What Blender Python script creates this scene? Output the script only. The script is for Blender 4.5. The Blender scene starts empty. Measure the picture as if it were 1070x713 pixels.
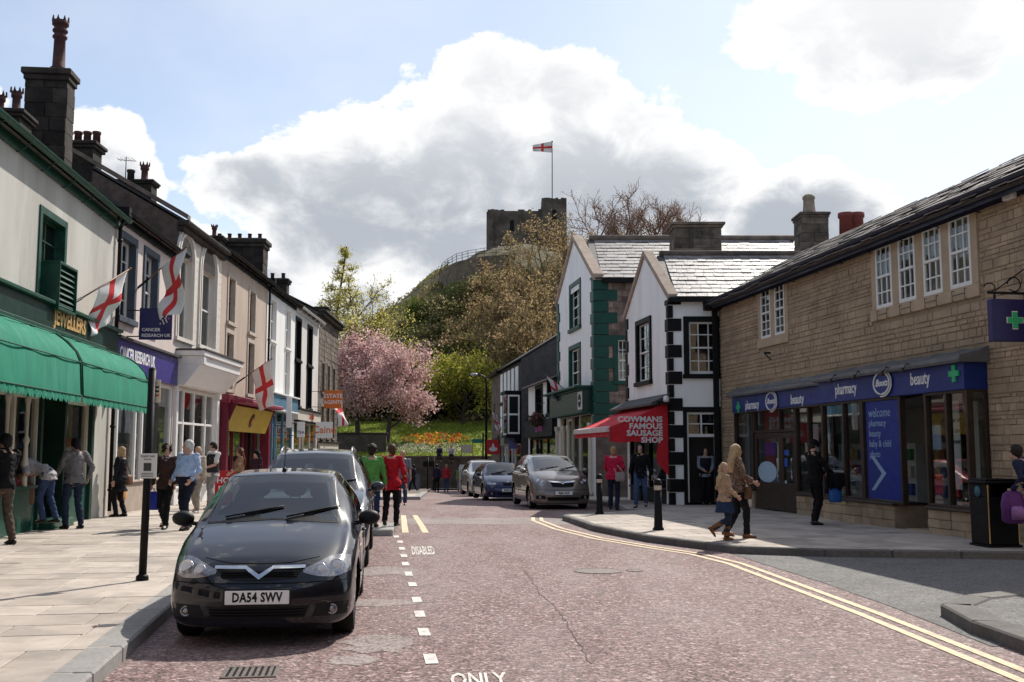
import bpy, bmesh, math, random, time
from mathutils import Vector as V, Matrix, noise
from mathutils.bvhtree import BVHTree
R = math.radians
random.seed(11)
C = bpy.context.scene
COL = C.collection
# ---------------------------------------------------------------- camera
EYE, FPX, PITCH = 1.62, 1100.0, math.atan((472-356.5)/1100)
cam_d = bpy.data.cameras.new('camera'); cam = bpy.data.objects.new('camera', cam_d); COL.objects.link(cam)
cam.location = (0, 0, EYE); cam.rotation_euler = (R(90)+PITCH, 0, 0)
cam_d.sensor_width = 36; cam_d.lens = 36*FPX/1070; cam_d.clip_start = .1; cam_d.clip_end = 6000
C.camera = cam
C.view_settings.view_transform = 'Standard'; C.view_settings.look = 'None'
C.view_settings.gamma = 1; C.view_settings.exposure = 0.25
# ---------------------------------------------------------------- light
SUN_AZ, SUN_EL = 28.0, 45.0            # degrees to the right of the view axis, above the horizon
sd = bpy.data.lights.new('sun', 'SUN'); so = bpy.data.objects.new('sun', sd); COL.objects.link(so)
sd.energy = 4.7; sd.angle = R(.55); sd.color = (1, .94, .85)
sv = V((math.sin(R(SUN_AZ))*math.cos(R(SUN_EL)), math.cos(R(SUN_AZ))*math.cos(R(SUN_EL)), math.sin(R(SUN_EL))))
so.rotation_euler = (-sv).to_track_quat('-Z', 'Y').to_euler(); so.location = (10, 20, 60)
W = bpy.data.worlds.new('World'); C.world = W; W.use_nodes = True
def build_world():
    nt = W.node_tree; N = nt.nodes; L = nt.links
    for n in list(N): N.remove(n)
    out = N.new('ShaderNodeOutputWorld')
    sky = N.new('ShaderNodeTexSky'); sky.sky_type = 'NISHITA'; sky.sun_disc = False
    sky.sun_elevation = R(SUN_EL); sky.sun_rotation = R(SUN_AZ); sky.air_density = 1.0; sky.dust_density = .8; sky.ozone_density = 1.2
    b1 = N.new('ShaderNodeBackground'); b1.inputs[1].default_value = .125
    L.new(sky.outputs[0], b1.inputs[0])
    tc = N.new('ShaderNodeTexCoord')
    def math_(op, a, b=None, c=None, clamp=False):
        n = N.new('ShaderNodeMath'); n.operation = op; n.use_clamp = clamp
        for i, x in enumerate((a, b, c)):
            if x is None: continue
            if isinstance(x, (int, float)): n.inputs[i].default_value = x
            else: L.new(x, n.inputs[i])
        return n.outputs[0]
    sx = N.new('ShaderNodeSeparateXYZ'); L.new(tc.outputs['Generated'], sx.inputs[0])
    az = math_('ARCTAN2', sx.outputs[0], sx.outputs[1]); el = math_('ARCSINE', sx.outputs[2])
    # noise fields on the direction
    def nz(scale, detail, rough, off, dist=0.0, sz=1.5):
        mp = N.new('ShaderNodeMapping'); mp.inputs['Location'].default_value = off; mp.inputs['Scale'].default_value = (1, 1, sz)
        L.new(tc.outputs['Generated'], mp.inputs[0])
        n = N.new('ShaderNodeTexNoise'); n.inputs['Scale'].default_value = scale; n.inputs['Detail'].default_value = detail
        n.inputs['Roughness'].default_value = rough; n.inputs['Distortion'].default_value = dist
        L.new(mp.outputs[0], n.inputs[0]); return n.outputs[0]
    n1 = nz(9, 9, .62, (3.1, .4, 7.7), .25); n2 = nz(3.2, 5, .55, (9.3, 2.2, 1.4)); n3 = nz(14, 6, .6, (1.2, 8.8, 4.2), .3)
    # cumulus banks: centre (azimuth, elevation), radii, in degrees, and strength
    banks = [(-3, 13.5, 9, 7.6, 1.0), (-9.3, 13.3, 7.2, 5.2, 1.0), (4, 13.5, 8, 7.0, 1.0), (-14.2, 14.0, 4.2, 2.6, .9), (9, 14, 5.5, 4.2, .9), (-1, 20, 4, 2.6, .8), (3.5, 19.5, 3.5, 2.6, .8), (1, 7, 24, 4.5, .8), (20.5, 22, 9, 5.2, 1.0), (28, 26, 14, 7.5, 1.0),
             (15.5, 12.2, 5.5, 3.0, 1.0), (-21.6, 13.6, 3.2, 3.4, .95), (-27.8, 16.8, 1.8, 1.6, .8), (-17, 9, 8, 3.2, .8), (-52, 22, 12, 7, .9), (48, 18, 12, 8, .9)]
    tot = None
    for a, e, ra, re, s in banks:
        da = math_('MULTIPLY', math_('SUBTRACT', az, R(a)), 1/R(ra)); de = math_('MULTIPLY', math_('SUBTRACT', el, R(e)), 1/R(re))
        d2 = math_('ADD', math_('MULTIPLY', da, da), math_('MULTIPLY', de, de))
        g = math_('MULTIPLY', math_('SUBTRACT', 1.0, d2, clamp=False), s)
        tot = g if tot is None else math_('MAXIMUM', tot, g)
    tot = math_('MAXIMUM', tot, -1.0)
    # elsewhere: scattered cloud of the same kind
    gen = math_('MULTIPLY', math_('SUBTRACT', n2, .565), 7.0)
    back = math_('GREATER_THAN', math_('ABSOLUTE', az), R(34)); high = math_('GREATER_THAN', el, R(30))
    gen = math_('SUBTRACT', gen, math_('MULTIPLY', math_('SUBTRACT', 1.0, math_('MAXIMUM', back, high)), 1.2))
    tot = math_('MAXIMUM', tot, gen)
    dens = math_('ADD', tot, math_('MULTIPLY', math_('SUBTRACT', n1, .5), 2.3))
    dens = math_('ADD', dens, math_('MULTIPLY', math_('SUBTRACT', n3, .5), 1.2))
    def mr(x, a, b, lo, hi, smooth=True):
        n = N.new('ShaderNodeMapRange'); n.interpolation_type = 'SMOOTHSTEP' if smooth else 'LINEAR'
        L.new(x, n.inputs[0]); n.inputs[1].default_value = a; n.inputs[2].default_value = b; n.inputs[3].default_value = lo; n.inputs[4].default_value = hi
        return n.outputs[0]
    cover = mr(dens, .02, .30, 0, 1)
    dt = N.new('ShaderNodeVectorMath'); dt.operation = 'DOT_PRODUCT'; L.new(tc.outputs['Generated'], dt.inputs[0]); dt.inputs[1].default_value = tuple(sv)
    thin = math_('MULTIPLY', mr(n2, .35, .75, .20, .46), mr(dt.outputs['Value'], .1, .8, .35, 1.0))      # high thin veil, brighter towards the sun
    cover = math_('MAXIMUM', cover, thin)
    thick = mr(math_('ADD', tot, math_('MULTIPLY', math_('SUBTRACT', n3, .5), 1.6)), .30, 1.0, 0, 1)
    low = mr(el, R(23), R(12), .30, 1.0)            # cumulus bases are greyer than their crowns
    thick = math_('MULTIPLY', thick, low)
    ramp = N.new('ShaderNodeMix'); ramp.data_type = 'RGBA'
    L.new(thick, ramp.inputs[0]); ramp.inputs[6].default_value = (1.0, 1.0, 1.0, 1); ramp.inputs[7].default_value = (.45, .485, .54, 1)
    b2 = N.new('ShaderNodeBackground'); b2.inputs[1].default_value = .92; L.new(ramp.outputs[2], b2.inputs[0])
    mx = N.new('ShaderNodeMixShader'); L.new(cover, mx.inputs[0]); L.new(b1.outputs[0], mx.inputs[1]); L.new(b2.outputs[0], mx.inputs[2])
    L.new(mx.outputs[0], out.inputs[0])
build_world()
# ---------------------------------------------------------------- pixel helpers (only used to read positions off the photograph)
CP, SP = math.cos(PITCH), math.sin(PITCH)
def ray(px, py):
    yv = 356.5-py
    return V((px-535, FPX*CP-yv*SP, FPX*SP+yv*CP))
def at(px, py, Y):
    r = ray(px, py); return V((0, 0, EYE))+r*(Y/r.y)
def gnd(px, py, z=0.0):
    r = ray(px, py); return V((0, 0, EYE))+r*((z-EYE)/r.z)
def rz(y):                     # height of the road along the street
    t = y-20
    if t < 0: return 0.0
    if t < 25: return -.0005*t*t
    if y > 78: y = 78
    return -.3125-.025*(y-45)
# ---------------------------------------------------------------- materials
MATS = {}
def mat(name, col, rough=.7, var=.2, sc=2.5, bump=.15, bsc=40, col2=None, mix2=.5, sc2=.8, metal=0, spec=.28, rnd=0, streak=1.0, coat=0, detail=6, brick=None, alpha=None):
    if name in MATS: return MATS[name]
    m = bpy.data.materials.new(name); m.use_nodes = True; MATS[name] = m
    nt = m.node_tree; N = nt.nodes; L = nt.links
    b = N['Principled BSDF']
    b.inputs['Roughness'].default_value = rough; b.inputs['Metallic'].default_value = metal
    b.inputs['Specular IOR Level'].default_value = spec
    b.inputs['Coat Weight'].default_value = coat; b.inputs['Coat Roughness'].default_value = .03
    m.diffuse_color = (*col, 1)
    geo = N.new('ShaderNodeNewGeometry')
    mp = N.new('ShaderNodeMapping'); mp.inputs['Scale'].default_value = (1, 1, streak); L.new(geo.outputs['Position'], mp.inputs[0])
    def noise_(scale, det=6, r=.6):
        n = N.new('ShaderNodeTexNoise'); n.inputs['Scale'].default_value = scale; n.inputs['Detail'].default_value = det; n.inputs['Roughness'].default_value = r
        L.new(mp.outputs[0], n.inputs[0]); return n.outputs[0]
    def mixc(f, a, bb, blend='MIX'):
        x = N.new('ShaderNodeMix'); x.data_type = 'RGBA'; x.blend_type = blend
        for i, q in ((0, f), (6, a), (7, bb)):
            if isinstance(q, (int, float)): x.inputs[i].default_value = q
            elif isinstance(q, tuple): x.inputs[i].default_value = (*q[:3], 1)
            else: L.new(q, x.inputs[i])
        return x.outputs[2]
    def rng(x, a, c, lo=0, hi=1):
        n = N.new('ShaderNodeMapRange'); L.new(x, n.inputs[0])
        for i, q in enumerate((a, c, lo, hi)): n.inputs[i+1].default_value = q
        return n.outputs[0]
    if var or col2:
        f = rng(noise_(sc, detail), .3, .7)
        c = mixc(f, tuple(x*(1-var) for x in col), tuple(min(1, x*(1+var)) for x in col))
        if col2:
            f2 = rng(noise_(sc2, 8, .7), .5, .62, 0, mix2)
            c = mixc(f2, c, col2)
        if rnd:
            oi = N.new('ShaderNodeObjectInfo'); hs = N.new('ShaderNodeHueSaturation')
            L.new(rng(oi.outputs['Random'], 0, 1, 1-rnd, 1+rnd), hs.inputs['Value'])
            L.new(c, hs.inputs['Color']); c = hs.outputs[0]
        L.new(c, b.inputs['Base Color'])
    else: b.inputs['Base Color'].default_value = (*col, 1)
    if bump:
        bn = N.new('ShaderNodeBump'); bn.inputs['Strength'].default_value = bump; bn.inputs['Distance'].default_value = .02
        L.new(noise_(bsc, 4), bn.inputs['Height']); L.new(bn.outputs[0], b.inputs['Normal'])
    if rough > .25 and var:
        L.new(rng(noise_(sc*3+1, 3), .2, .8, max(.05, rough-.12), min(1, rough+.12)), b.inputs['Roughness'])
    return m
def glass_mat(name, tint=(.9, .95, .95), refl=.08, dark=0):
    m = bpy.data.materials.new(name); m.use_nodes = True; N = m.node_tree.nodes; L = m.node_tree.links
    for n in list(N): N.remove(n)
    o = N.new('ShaderNodeOutputMaterial'); t = N.new('ShaderNodeBsdfTransparent'); t.inputs[0].default_value = (*tint, 1)
    g = N.new('ShaderNodeBsdfGlossy'); g.inputs['Roughness'].default_value = .015
    lw = N.new('ShaderNodeLayerWeight'); lw.inputs[0].default_value = .5          # facing, the same from either side of the sheet
    pw = N.new('ShaderNodeMath'); pw.operation = 'POWER'; pw.inputs[1].default_value = 4.5; L.new(lw.outputs['Facing'], pw.inputs[0])
    mr_ = N.new('ShaderNodeMapRange'); L.new(pw.outputs[0], mr_.inputs[0]); mr_.inputs[1].default_value = 0; mr_.inputs[2].default_value = 1; mr_.inputs[3].default_value = refl; mr_.inputs[4].default_value = .9
    nz = N.new('ShaderNodeTexNoise'); nz.inputs['Scale'].default_value = 1.3; ge = N.new('ShaderNodeNewGeometry'); L.new(ge.outputs['Position'], nz.inputs[0])
    bm_ = N.new('ShaderNodeBump'); bm_.inputs['Strength'].default_value = .012; bm_.inputs['Distance'].default_value = .05; L.new(nz.outputs[0], bm_.inputs['Height']); L.new(bm_.outputs[0], g.inputs['Normal'])
    mx = N.new('ShaderNodeMixShader'); L.new(mr_.outputs[0], mx.inputs[0]); L.new(t.outputs[0], mx.inputs[1]); L.new(g.outputs[0], mx.inputs[2]); L.new(mx.outputs[0], o.inputs[0])
    m.diffuse_color = (*tint, 1); MATS[name] = m; return m
# ---------------------------------------------------------------- mesh builder
def shear(a, b): return a
class MB:
    def __init__(s, M=None): s.v = []; s.f = []; s.mi = []; s.sm = []; s.M = M
    def add(s, vs, fs, mi=0, sm=False):
        o = len(s.v); M = s.M
        s.v.extend([(M@V(p)) for p in vs] if M else [V(p) for p in vs])
        for f in fs: s.f.append(tuple(i+o for i in f)); s.mi.append(mi); s.sm.append(sm)
    def quad(s, a, b, c, d, mi=0): s.add((a, b, c, d), ((0, 1, 2, 3),), mi)
    def poly(s, pts, mi=0): s.add(pts, (tuple(range(len(pts))),), mi)
    def box(s, x0, x1, y0, y1, z0, z1, mi=0):
        s.add([(x0, y0, z0), (x1, y0, z0), (x1, y1, z0), (x0, y1, z0), (x0, y0, z1), (x1, y0, z1), (x1, y1, z1), (x0, y1, z1)],
              ((3, 2, 1, 0), (4, 5, 6, 7), (0, 1, 5, 4), (1, 2, 6, 5), (2, 3, 7, 6), (3, 0, 4, 7)), mi)
    def beam(s, p, q, w, h, up=(0, 0, 1), mi=0):        # rectangular bar from p to q
        p, q = V(p), V(q); d = (q-p).normalized(); up = V(up); a = d.cross(up)
        if a.length < 1e-4: a = d.cross(V((1, 0, 0)))
        a.normalize(); b = a.cross(d); a = a*w/2; b = b*h/2
        s.add([p-a-b, p+a-b, p+a+b, p-a+b, q-a-b, q+a-b, q+a+b, q-a+b], ((3, 2, 1, 0), (4, 5, 6, 7), (0, 1, 5, 4), (1, 2, 6, 5), (2, 3, 7, 6), (3, 0, 4, 7)), mi)
    def prism(s, pts, ext, mi=0):                       # planar polygon (3-D points) pushed along vector ext
        n = len(pts); e = V(ext); a = [V(p) for p in pts]; b = [p+e for p in a]
        s.add(a+b, [tuple(range(n))[::-1], tuple(range(n, 2*n))]+[(i, (i+1) % n, n+(i+1) % n, n+i) for i in range(n)], mi)
    def tube(s, pts, r, n=8, mi=0, cap=True, sm=True):
        pts = [V(p) for p in pts]; k = len(pts); rs = r if isinstance(r, (list, tuple)) else [r]*k
        vs = []; ref = None
        for i, p in enumerate(pts):
            d = (pts[min(i+1, k-1)]-pts[max(i-1, 0)]).normalized()
            if ref is None:
                ref = V((0, 0, 1)) if abs(d.z) < .9 else V((1, 0, 0))
            a = d.cross(ref)
            if a.length < 1e-5: a = d.orthogonal()
            a.normalize(); b = d.cross(a); ref = b if False else ref
            for j in range(n):
                t = 2*math.pi*j/n; vs.append(p+(a*math.cos(t)+b*math.sin(t))*rs[i])
        fs = [(i*n+j, i*n+(j+1) % n, (i+1)*n+(j+1) % n, (i+1)*n+j) for i in range(k-1) for j in range(n)]
        if cap: fs += [tuple(range(n))[::-1], tuple((k-1)*n+j for j in range(n))]
        s.add(vs, fs, mi, sm)
    def lathe(s, prof, c=(0, 0, 0), n=16, mi=0, M2=None, sm=True, sq=None):
        vs = []; c = V(c)
        for r, z in prof:
            for j in range(n):
                t = 2*math.pi*j/n; p = V((r*math.cos(t), r*math.sin(t), z))
                vs.append(c+(M2@p if M2 else p))
        k = len(prof)
        fs = [(i*n+j, i*n+(j+1) % n, (i+1)*n+(j+1) % n, (i+1)*n+j) for i in range(k-1) for j in range(n)]
        fs += [tuple(range(n))[::-1], tuple((k-1)*n+j for j in range(n))]
        s.add(vs, fs, mi, sm)
    def loft(s, rings, mi=0, sm=True, cap=True):        # rings: equal-length lists of points
        n = len(rings[0]); k = len(rings); vs = [p for r in rings for p in r]
        fs = [(i*n+j, i*n+(j+1) % n, (i+1)*n+(j+1) % n, (i+1)*n+j) for i in range(k-1) for j in range(n)]
        if cap: fs += [tuple(range(n))[::-1], tuple((k-1)*n+j for j in range(n))]
        s.add(vs, fs, mi, sm)
    def grid(s, P, mi=0, sm=True, mfun=None):           # P[i][j]
        k = len(P); n = len(P[0]); o = [p for r in P for p in r]
        for_i = [(i*n+j, i*n+j+1, (i+1)*n+j+1, (i+1)*n+j) for i in range(k-1) for j in range(n-1)]
        if not mfun: s.add(o, for_i, mi, sm)
        else:
            base = len(s.v); s.add(o, [], 0)
            for i in range(k-1):
                for j in range(n-1):
                    s.f.append(tuple(base+q for q in (i*n+j, i*n+j+1, (i+1)*n+j+1, (i+1)*n+j))); s.mi.append(mfun(i, j)); s.sm.append(sm)
    def ell(s, c, rx, ry, rz_, M2=None, n=12, k=8, mi=0):
        prof = [(max(1e-3, math.sin(math.pi*i/k)), -math.cos(math.pi*i/k)) for i in range(k+1)]
        S = Matrix.Diagonal((rx, ry, rz_)); S = (M2@S) if M2 else S
        s.lathe(prof, c, n, mi, S)
    def mesh(s, name, mats, recalc=True, bevel=0, weld=False):
        me = bpy.data.meshes.new(name); me.from_pydata([tuple(p) for p in s.v], [], s.f)
        for m in (mats if isinstance(mats, (list, tuple)) else [mats]): me.materials.append(m)
        if s.f:
            me.polygons.foreach_set('material_index', s.mi); me.polygons.foreach_set('use_smooth', s.sm)
        if recalc or bevel or weld:
            bm = bmesh.new(); bm.from_mesh(me)
            if weld: bmesh.ops.remove_doubles(bm, verts=bm.verts, dist=1e-4)
            if recalc: bmesh.ops.recalc_face_normals(bm, faces=bm.faces)
            if bevel: bmesh.ops.bevel(bm, geom=[e for e in bm.edges if len(e.link_faces) == 2 and e.calc_face_angle(0) > .6], offset=bevel, segments=1, affect='EDGES', clamp_overlap=True)
            bm.to_mesh(me); bm.free()
        me.update(); return me
    def build(s, name, mats, parent=None, **k):
        tags = {q: k.pop(q) for q in ('label', 'cat', 'group', 'kind') if q in k}
        return link(name, s.mesh(name, mats, **k), parent, **tags)
def wm(o):                                              # world matrix without waiting for the depsgraph
    return (wm(o.parent)@o.matrix_parent_inverse@o.matrix_basis) if o.parent else o.matrix_basis.copy()
def link(name, me, parent=None, label=None, cat=None, group=None, kind=None, loc=None):
    o = bpy.data.objects.new(name, me); COL.objects.link(o)
    if parent: o.parent = parent; o.matrix_parent_inverse = wm(parent).inverted()
    if loc is not None: o.location = loc
    tag(o, label, cat, group, kind); return o
def tag(o, label=None, cat=None, group=None, kind=None):
    for k, v in (('label', label), ('category', cat), ('group', group), ('kind', kind)):
        if v: o[k] = v
    return o
def thing(name, label, cat, loc=(0, 0, 0), rot=0, group=None):
    o = bpy.data.objects.new(name, None); COL.objects.link(o); o.location = loc; o.rotation_euler = (0, 0, rot); o.empty_display_size = .1
    return tag(o, label, cat, group)
def copy_tree(o, parent=None):
    kids = [c for c in o.children]
    c = o.copy(); COL.objects.link(c); c.parent = parent; c.matrix_parent_inverse = o.matrix_parent_inverse.copy()
    for k in kids: copy_tree(k, c)
    return c
JUNK = []; WORK = []                                               # a side scene, so that modifiers are evaluated without the whole street
def evaluated(o):
    if not WORK: WORK.append(bpy.data.scenes.new('workbench'))
    S_ = WORK[0]; S_.collection.objects.link(o); vl = S_.view_layers[0]; vl.update(); dg = vl.depsgraph; dg.update()
    me = bpy.data.meshes.new_from_object(o.evaluated_get(dg)); S_.collection.objects.unlink(o); return me
def text_mesh(txt, size=1.0, bold=.0, ext=.004, align='CENTER', sx=1.0, shear=0, spacing=1.0, res=2, line=1.0):
    cu = bpy.data.curves.new('lettering', 'FONT'); cu.body = txt; cu.size = size; cu.offset = bold*size; cu.extrude = ext
    cu.align_x = align; cu.align_y = 'CENTER'; cu.resolution_u = res; cu.shear = shear; cu.space_character = spacing; cu.space_line = line
    o = bpy.data.objects.new('lettering', cu); me = evaluated(o)
    JUNK.extend((o, cu))
    if sx != 1: 
        for v in me.vertices: v.co.x *= sx
    return me
def text(txt, size, M, m, parent=None, name='lettering', **k):
    me = text_mesh(txt, size, **k); me.materials.clear(); me.materials.append(m); me.transform(M); me.update()
    return link(name, me, parent)
class Fc:
    """A facade plane: u runs along it away from the camera, n points out into the street, z is up."""
    def __init__(s, p0, p1, side):
        s.p0 = V((p0[0], p0[1], 0)); d = V((p1[0]-p0[0], p1[1]-p0[1], 0)); s.W = d.length; s.u = d.normalized()
        s.n = V((s.u.y, -s.u.x, 0))*side; s.side = side; s.wp0 = s.p0.copy()
        s.M = Matrix.Translation(s.p0)@Matrix((( s.u.x, s.n.x, 0, 0), (s.u.y, s.n.y, 0, 0), (0, 0, 1, 0), (0, 0, 0, 1)))
    def hit(s, px, py, off=0.0):
        r = ray(px, py); o = V((0, 0, EYE)); k = ((s.wp0+s.n*off)-o).dot(s.n)/r.dot(s.n); p = o+r*k
        return (p-s.wp0).dot(s.u), p.z
    def U(s, px, py=440, off=0.0): return s.hit(px, py, off)[0]
    def w(s, u, n, z): return s.M@V((u, n, z))
    def T(s, u, n, z):              # text frame reading left to right for someone in the street
        t = s.u if s.side > 0 else -s.u
        p = s.w(u, n, z); zz = V((0, 0, 1)); nn = t.cross(zz)
        return Matrix.Translation(p)@Matrix(((t.x, zz.x, nn.x, 0), (t.y, zz.y, nn.y, 0), (t.z, zz.z, nn.z, 0), (0, 0, 0, 1)))
def wall_mb(M, W_, z0, z1, holes, d, mb=None, mi=0, u0=0.0):
    mb = mb or MB(M)
    us = sorted({u0, W_}|{h[0] for h in holes}|{h[1] for h in holes}); zs = sorted({z0, z1}|{h[2] for h in holes}|{h[3] for h in holes})
    us = [u for u in us if u0-1e-6 <= u <= W_+1e-6]; zs = [z for z in zs if z0-1e-6 <= z <= z1+1e-6]
    for a, b in zip(us, us[1:]):
        for c, e in zip(zs, zs[1:]):
            mu, mz = (a+b)/2, (c+e)/2
            if any(h[0] < mu < h[1] and h[2] < mz < h[3] for h in holes): continue
            mb.quad((a, 0, c), (b, 0, c), (b, 0, e), (a, 0, e), mi)
    for a, b, c, e in [h[:4] for h in holes]:
        mb.quad((a, 0, c), (a, -d, c), (a, -d, e), (a, 0, e), mi); mb.quad((b, 0, c), (b, -d, c), (b, -d, e), (b, 0, e), mi)
        mb.quad((a, 0, c), (b, 0, c), (b, -d, c), (a, -d, c), mi); mb.quad((a, 0, e), (b, 0, e), (b, -d, e), (a, -d, e), mi)
    return mb
def window(F, u0, u1, z0, z1, parent, fm, gm, rec=.12, nx=1, nz=1, bar=.05, mun=.022, sash=True, sill=None, room=None, curtain=None, M=None):
    M = M or F.M
    mb = MB(M); y0, y1 = -rec-.05, -rec
    mb.box(u0, u0+bar, y0, y1, z0, z1); mb.box(u1-bar, u1, y0, y1, z0, z1); mb.box(u0+bar, u1-bar, y0, y1, z0, z0+bar*1.3); mb.box(u0+bar, u1-bar, y0, y1, z1-bar, z1)
    if sash:
        zm = (z0+z1)/2; mb.box(u0+bar, u1-bar, y0+.003, y1+.02, zm-.025, zm+.025)
    for i in range(1, nx):
        x = u0+(u1-u0)*i/nx; mb.box(x-mun/2, x+mun/2, y0+.012, y1-.006, z0+bar, z1-bar)
    rows = []
    if sash:
        for a, b in ((z0, zm), (zm, z1)):
            for k in range(1, nz): rows.append(a+(b-a)*k/nz)
    else: rows = [z0+(z1-z0)*k/nz for k in range(1, nz)]
    for z in rows: mb.box(u0+bar, u1-bar, y0+.016, y1-.008, z-mun/2, z+mun/2)
    fr = mb.build('window', fm, parent, recalc=False)
    p = MB(M); p.box(u0+bar*.6, u1-bar*.6, y0+.02, y0+.028, z0+bar*.6, z1-bar*.6); p.build('pane', gm, fr, recalc=False)
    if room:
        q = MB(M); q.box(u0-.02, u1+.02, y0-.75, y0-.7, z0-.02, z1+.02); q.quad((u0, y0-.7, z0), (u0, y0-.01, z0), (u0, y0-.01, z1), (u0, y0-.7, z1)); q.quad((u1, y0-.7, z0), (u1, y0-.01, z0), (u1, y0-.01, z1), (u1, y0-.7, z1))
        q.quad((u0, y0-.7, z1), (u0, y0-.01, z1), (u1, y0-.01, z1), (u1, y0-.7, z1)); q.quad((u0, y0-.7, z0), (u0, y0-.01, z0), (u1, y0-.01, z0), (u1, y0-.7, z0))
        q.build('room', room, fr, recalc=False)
    if curtain:
        cm, frac = curtain; q = MB(M); w_ = (u1-u0)*.26
        for a in (u0+bar, u1-bar-w_):
            P = [[(a+w_*i/10, y0-.08+.02*math.sin(i*2.4), z) for i in range(11)] for z in (z1-(z1-z0)*frac, z1-.02)]
            q.grid(P)
        q.build('curtain', cm, fr, recalc=False)
    if sill:
        sm_, t, pr = sill; s_ = MB(M); s_.box(u0-.08, u1+.08, -rec-.02, pr, z0-t, z0-.003); s_.build('sill', sm_, fr, recalc=False, bevel=.008)
    return fr
def surround(M, u0, u1, z0, z1, w, t, mb=None, bottom=True):
    mb = mb or MB(M)
    mb.box(u0-w, u0+.012, -.15, t, z0, z1+w); mb.box(u1-.012, u1+w, -.15, t, z0, z1+w); mb.box(u0+.013, u1-.013, -.15, t-.003, z1-.012, z1+w)
    if bottom: mb.box(u0-w-.04, u1+w+.04, -.01, t+.06, z0-w*.9, z0-.002)
    return mb
# ================================================================ MATERIALS
def road_mat():
    m = mat('road_chippings', (.30, .2, .185), .85, .1, .5, 0)
    nt = m.node_tree; N = nt.nodes; L = nt.links; b = N['Principled BSDF']
    for l in list(b.inputs['Roughness'].links): L.remove(l)
    b.inputs['Roughness'].default_value = .8; b.inputs['Specular IOR Level'].default_value = .35
    old = b.inputs['Base Color'].links[0].from_socket
    geo = N.new('ShaderNodeNewGeometry')
    v = N.new('ShaderNodeTexVoronoi'); v.inputs['Scale'].default_value = 44; L.new(geo.outputs['Position'], v.inputs['Vector'])
    v2 = N.new('ShaderNodeTexVoronoi'); v2.inputs['Scale'].default_value = 20; L.new(geo.outputs['Position'], v2.inputs['Vector'])
    cr = N.new('ShaderNodeValToRGB'); e = cr.color_ramp.elements
    e[0].position = 0; e[0].color = (.035, .026, .026, 1); e[1].position = 1; e[1].color = (.62, .50, .47, 1)
    for p, c in ((.25, (.075, .045, .042)), (.5, (.185, .112, .105)), (.72, (.25, .155, .145)), (.86, (.36, .265, .25))):
        q = cr.color_ramp.elements.new(p); q.color = (*c, 1)
    sp = N.new('ShaderNodeSeparateColor'); L.new(v.outputs['Color'], sp.inputs[0]); 
    sp2 = N.new('ShaderNodeSeparateColor'); L.new(v2.outputs['Color'], sp2.inputs[0])
    av = N.new('ShaderNodeMath'); av.operation = 'MULTIPLY_ADD'; L.new(sp.outputs[0], av.inputs[0]); av.inputs[1].default_value = .72
    a2 = N.new('ShaderNodeMath'); a2.operation = 'MULTIPLY'; a2.inputs[1].default_value = .28; L.new(sp2.outputs[0], a2.inputs[0]); L.new(a2.outputs[0], av.inputs[2])
    L.new(av.outputs[0], cr.inputs[0])
    # worn, greyer wheel tracks and stains
    mp = N.new('ShaderNodeMapping'); mp.inputs['Scale'].default_value = (1, .22, 1); mp.inputs['Rotation'].default_value = (0, 0, R(7)); L.new(geo.outputs['Position'], mp.inputs[0])
    n = N.new('ShaderNodeTexNoise'); n.inputs['Scale'].default_value = .9; n.inputs['Detail'].default_value = 7; n.inputs['Roughness'].default_value = .65; L.new(mp.outputs[0], n.inputs[0])
    r_ = N.new('ShaderNodeMapRange'); L.new(n.outputs[0], r_.inputs[0]); r_.inputs[1].default_value = .42; r_.inputs[2].default_value = .72; r_.inputs[3].default_value = 0; r_.inputs[4].default_value = .45
    mx = N.new('ShaderNodeMix'); mx.data_type = 'RGBA'; L.new(r_.outputs[0], mx.inputs[0]); L.new(cr.outputs[0], mx.inputs[6]); mx.inputs[7].default_value = (.33, .285, .27, 1)
    L.new(mx.outputs[2], b.inputs['Base Color'])
    bp = N.new('ShaderNodeBump'); bp.inputs['Strength'].default_value = .5; bp.inputs['Distance'].default_value = .012; L.new(v.outputs['Distance'], bp.inputs['Height']); L.new(bp.outputs[0], b.inputs['Normal'])
    return m
def tar(name, c, lo, hi, sc=45):
    m = mat(name, c, .85, .1, 1.2, 0, col2=lo, mix2=.5, sc2=.7); N = m.node_tree.nodes; L = m.node_tree.links; b = N['Principled BSDF']
    old = b.inputs['Base Color'].links[0].from_socket
    geo = N.new('ShaderNodeNewGeometry'); v = N.new('ShaderNodeTexVoronoi'); v.inputs['Scale'].default_value = sc; L.new(geo.outputs['Position'], v.inputs['Vector'])
    sp = N.new('ShaderNodeSeparateColor'); L.new(v.outputs['Color'], sp.inputs[0])
    r_ = N.new('ShaderNodeMapRange'); L.new(sp.outputs[0], r_.inputs[0]); r_.inputs[3].default_value = .6; r_.inputs[4].default_value = 1.45
    hs = N.new('ShaderNodeHueSaturation'); L.new(old, hs.inputs['Color']); L.new(r_.outputs[0], hs.inputs['Value']); L.new(hs.outputs[0], b.inputs['Base Color'])
    bp = N.new('ShaderNodeBump'); bp.inputs['Strength'].default_value = .4; bp.inputs['Distance'].default_value = .01; L.new(v.outputs['Distance'], bp.inputs['Height']); L.new(bp.outputs[0], b.inputs['Normal'])
    return m
M_road = road_mat()
M_tar = tar('grey_tarmac', (.17, .165, .16), (.10, .1, .1), 0)
M_patch = tar('worn_grey_patch', (.255, .213, .20), (.18, .145, .135), 0)
M_side = tar('side_road_tarmac', (.145, .14, .135), (.09, .088, .085), 0)
M_slab = mat('paving_slab', (.43, .375, .325), .85, .14, 3, .25, 90, col2=(.30, .265, .235), mix2=.7, sc2=1.6, rnd=.17)
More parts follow.
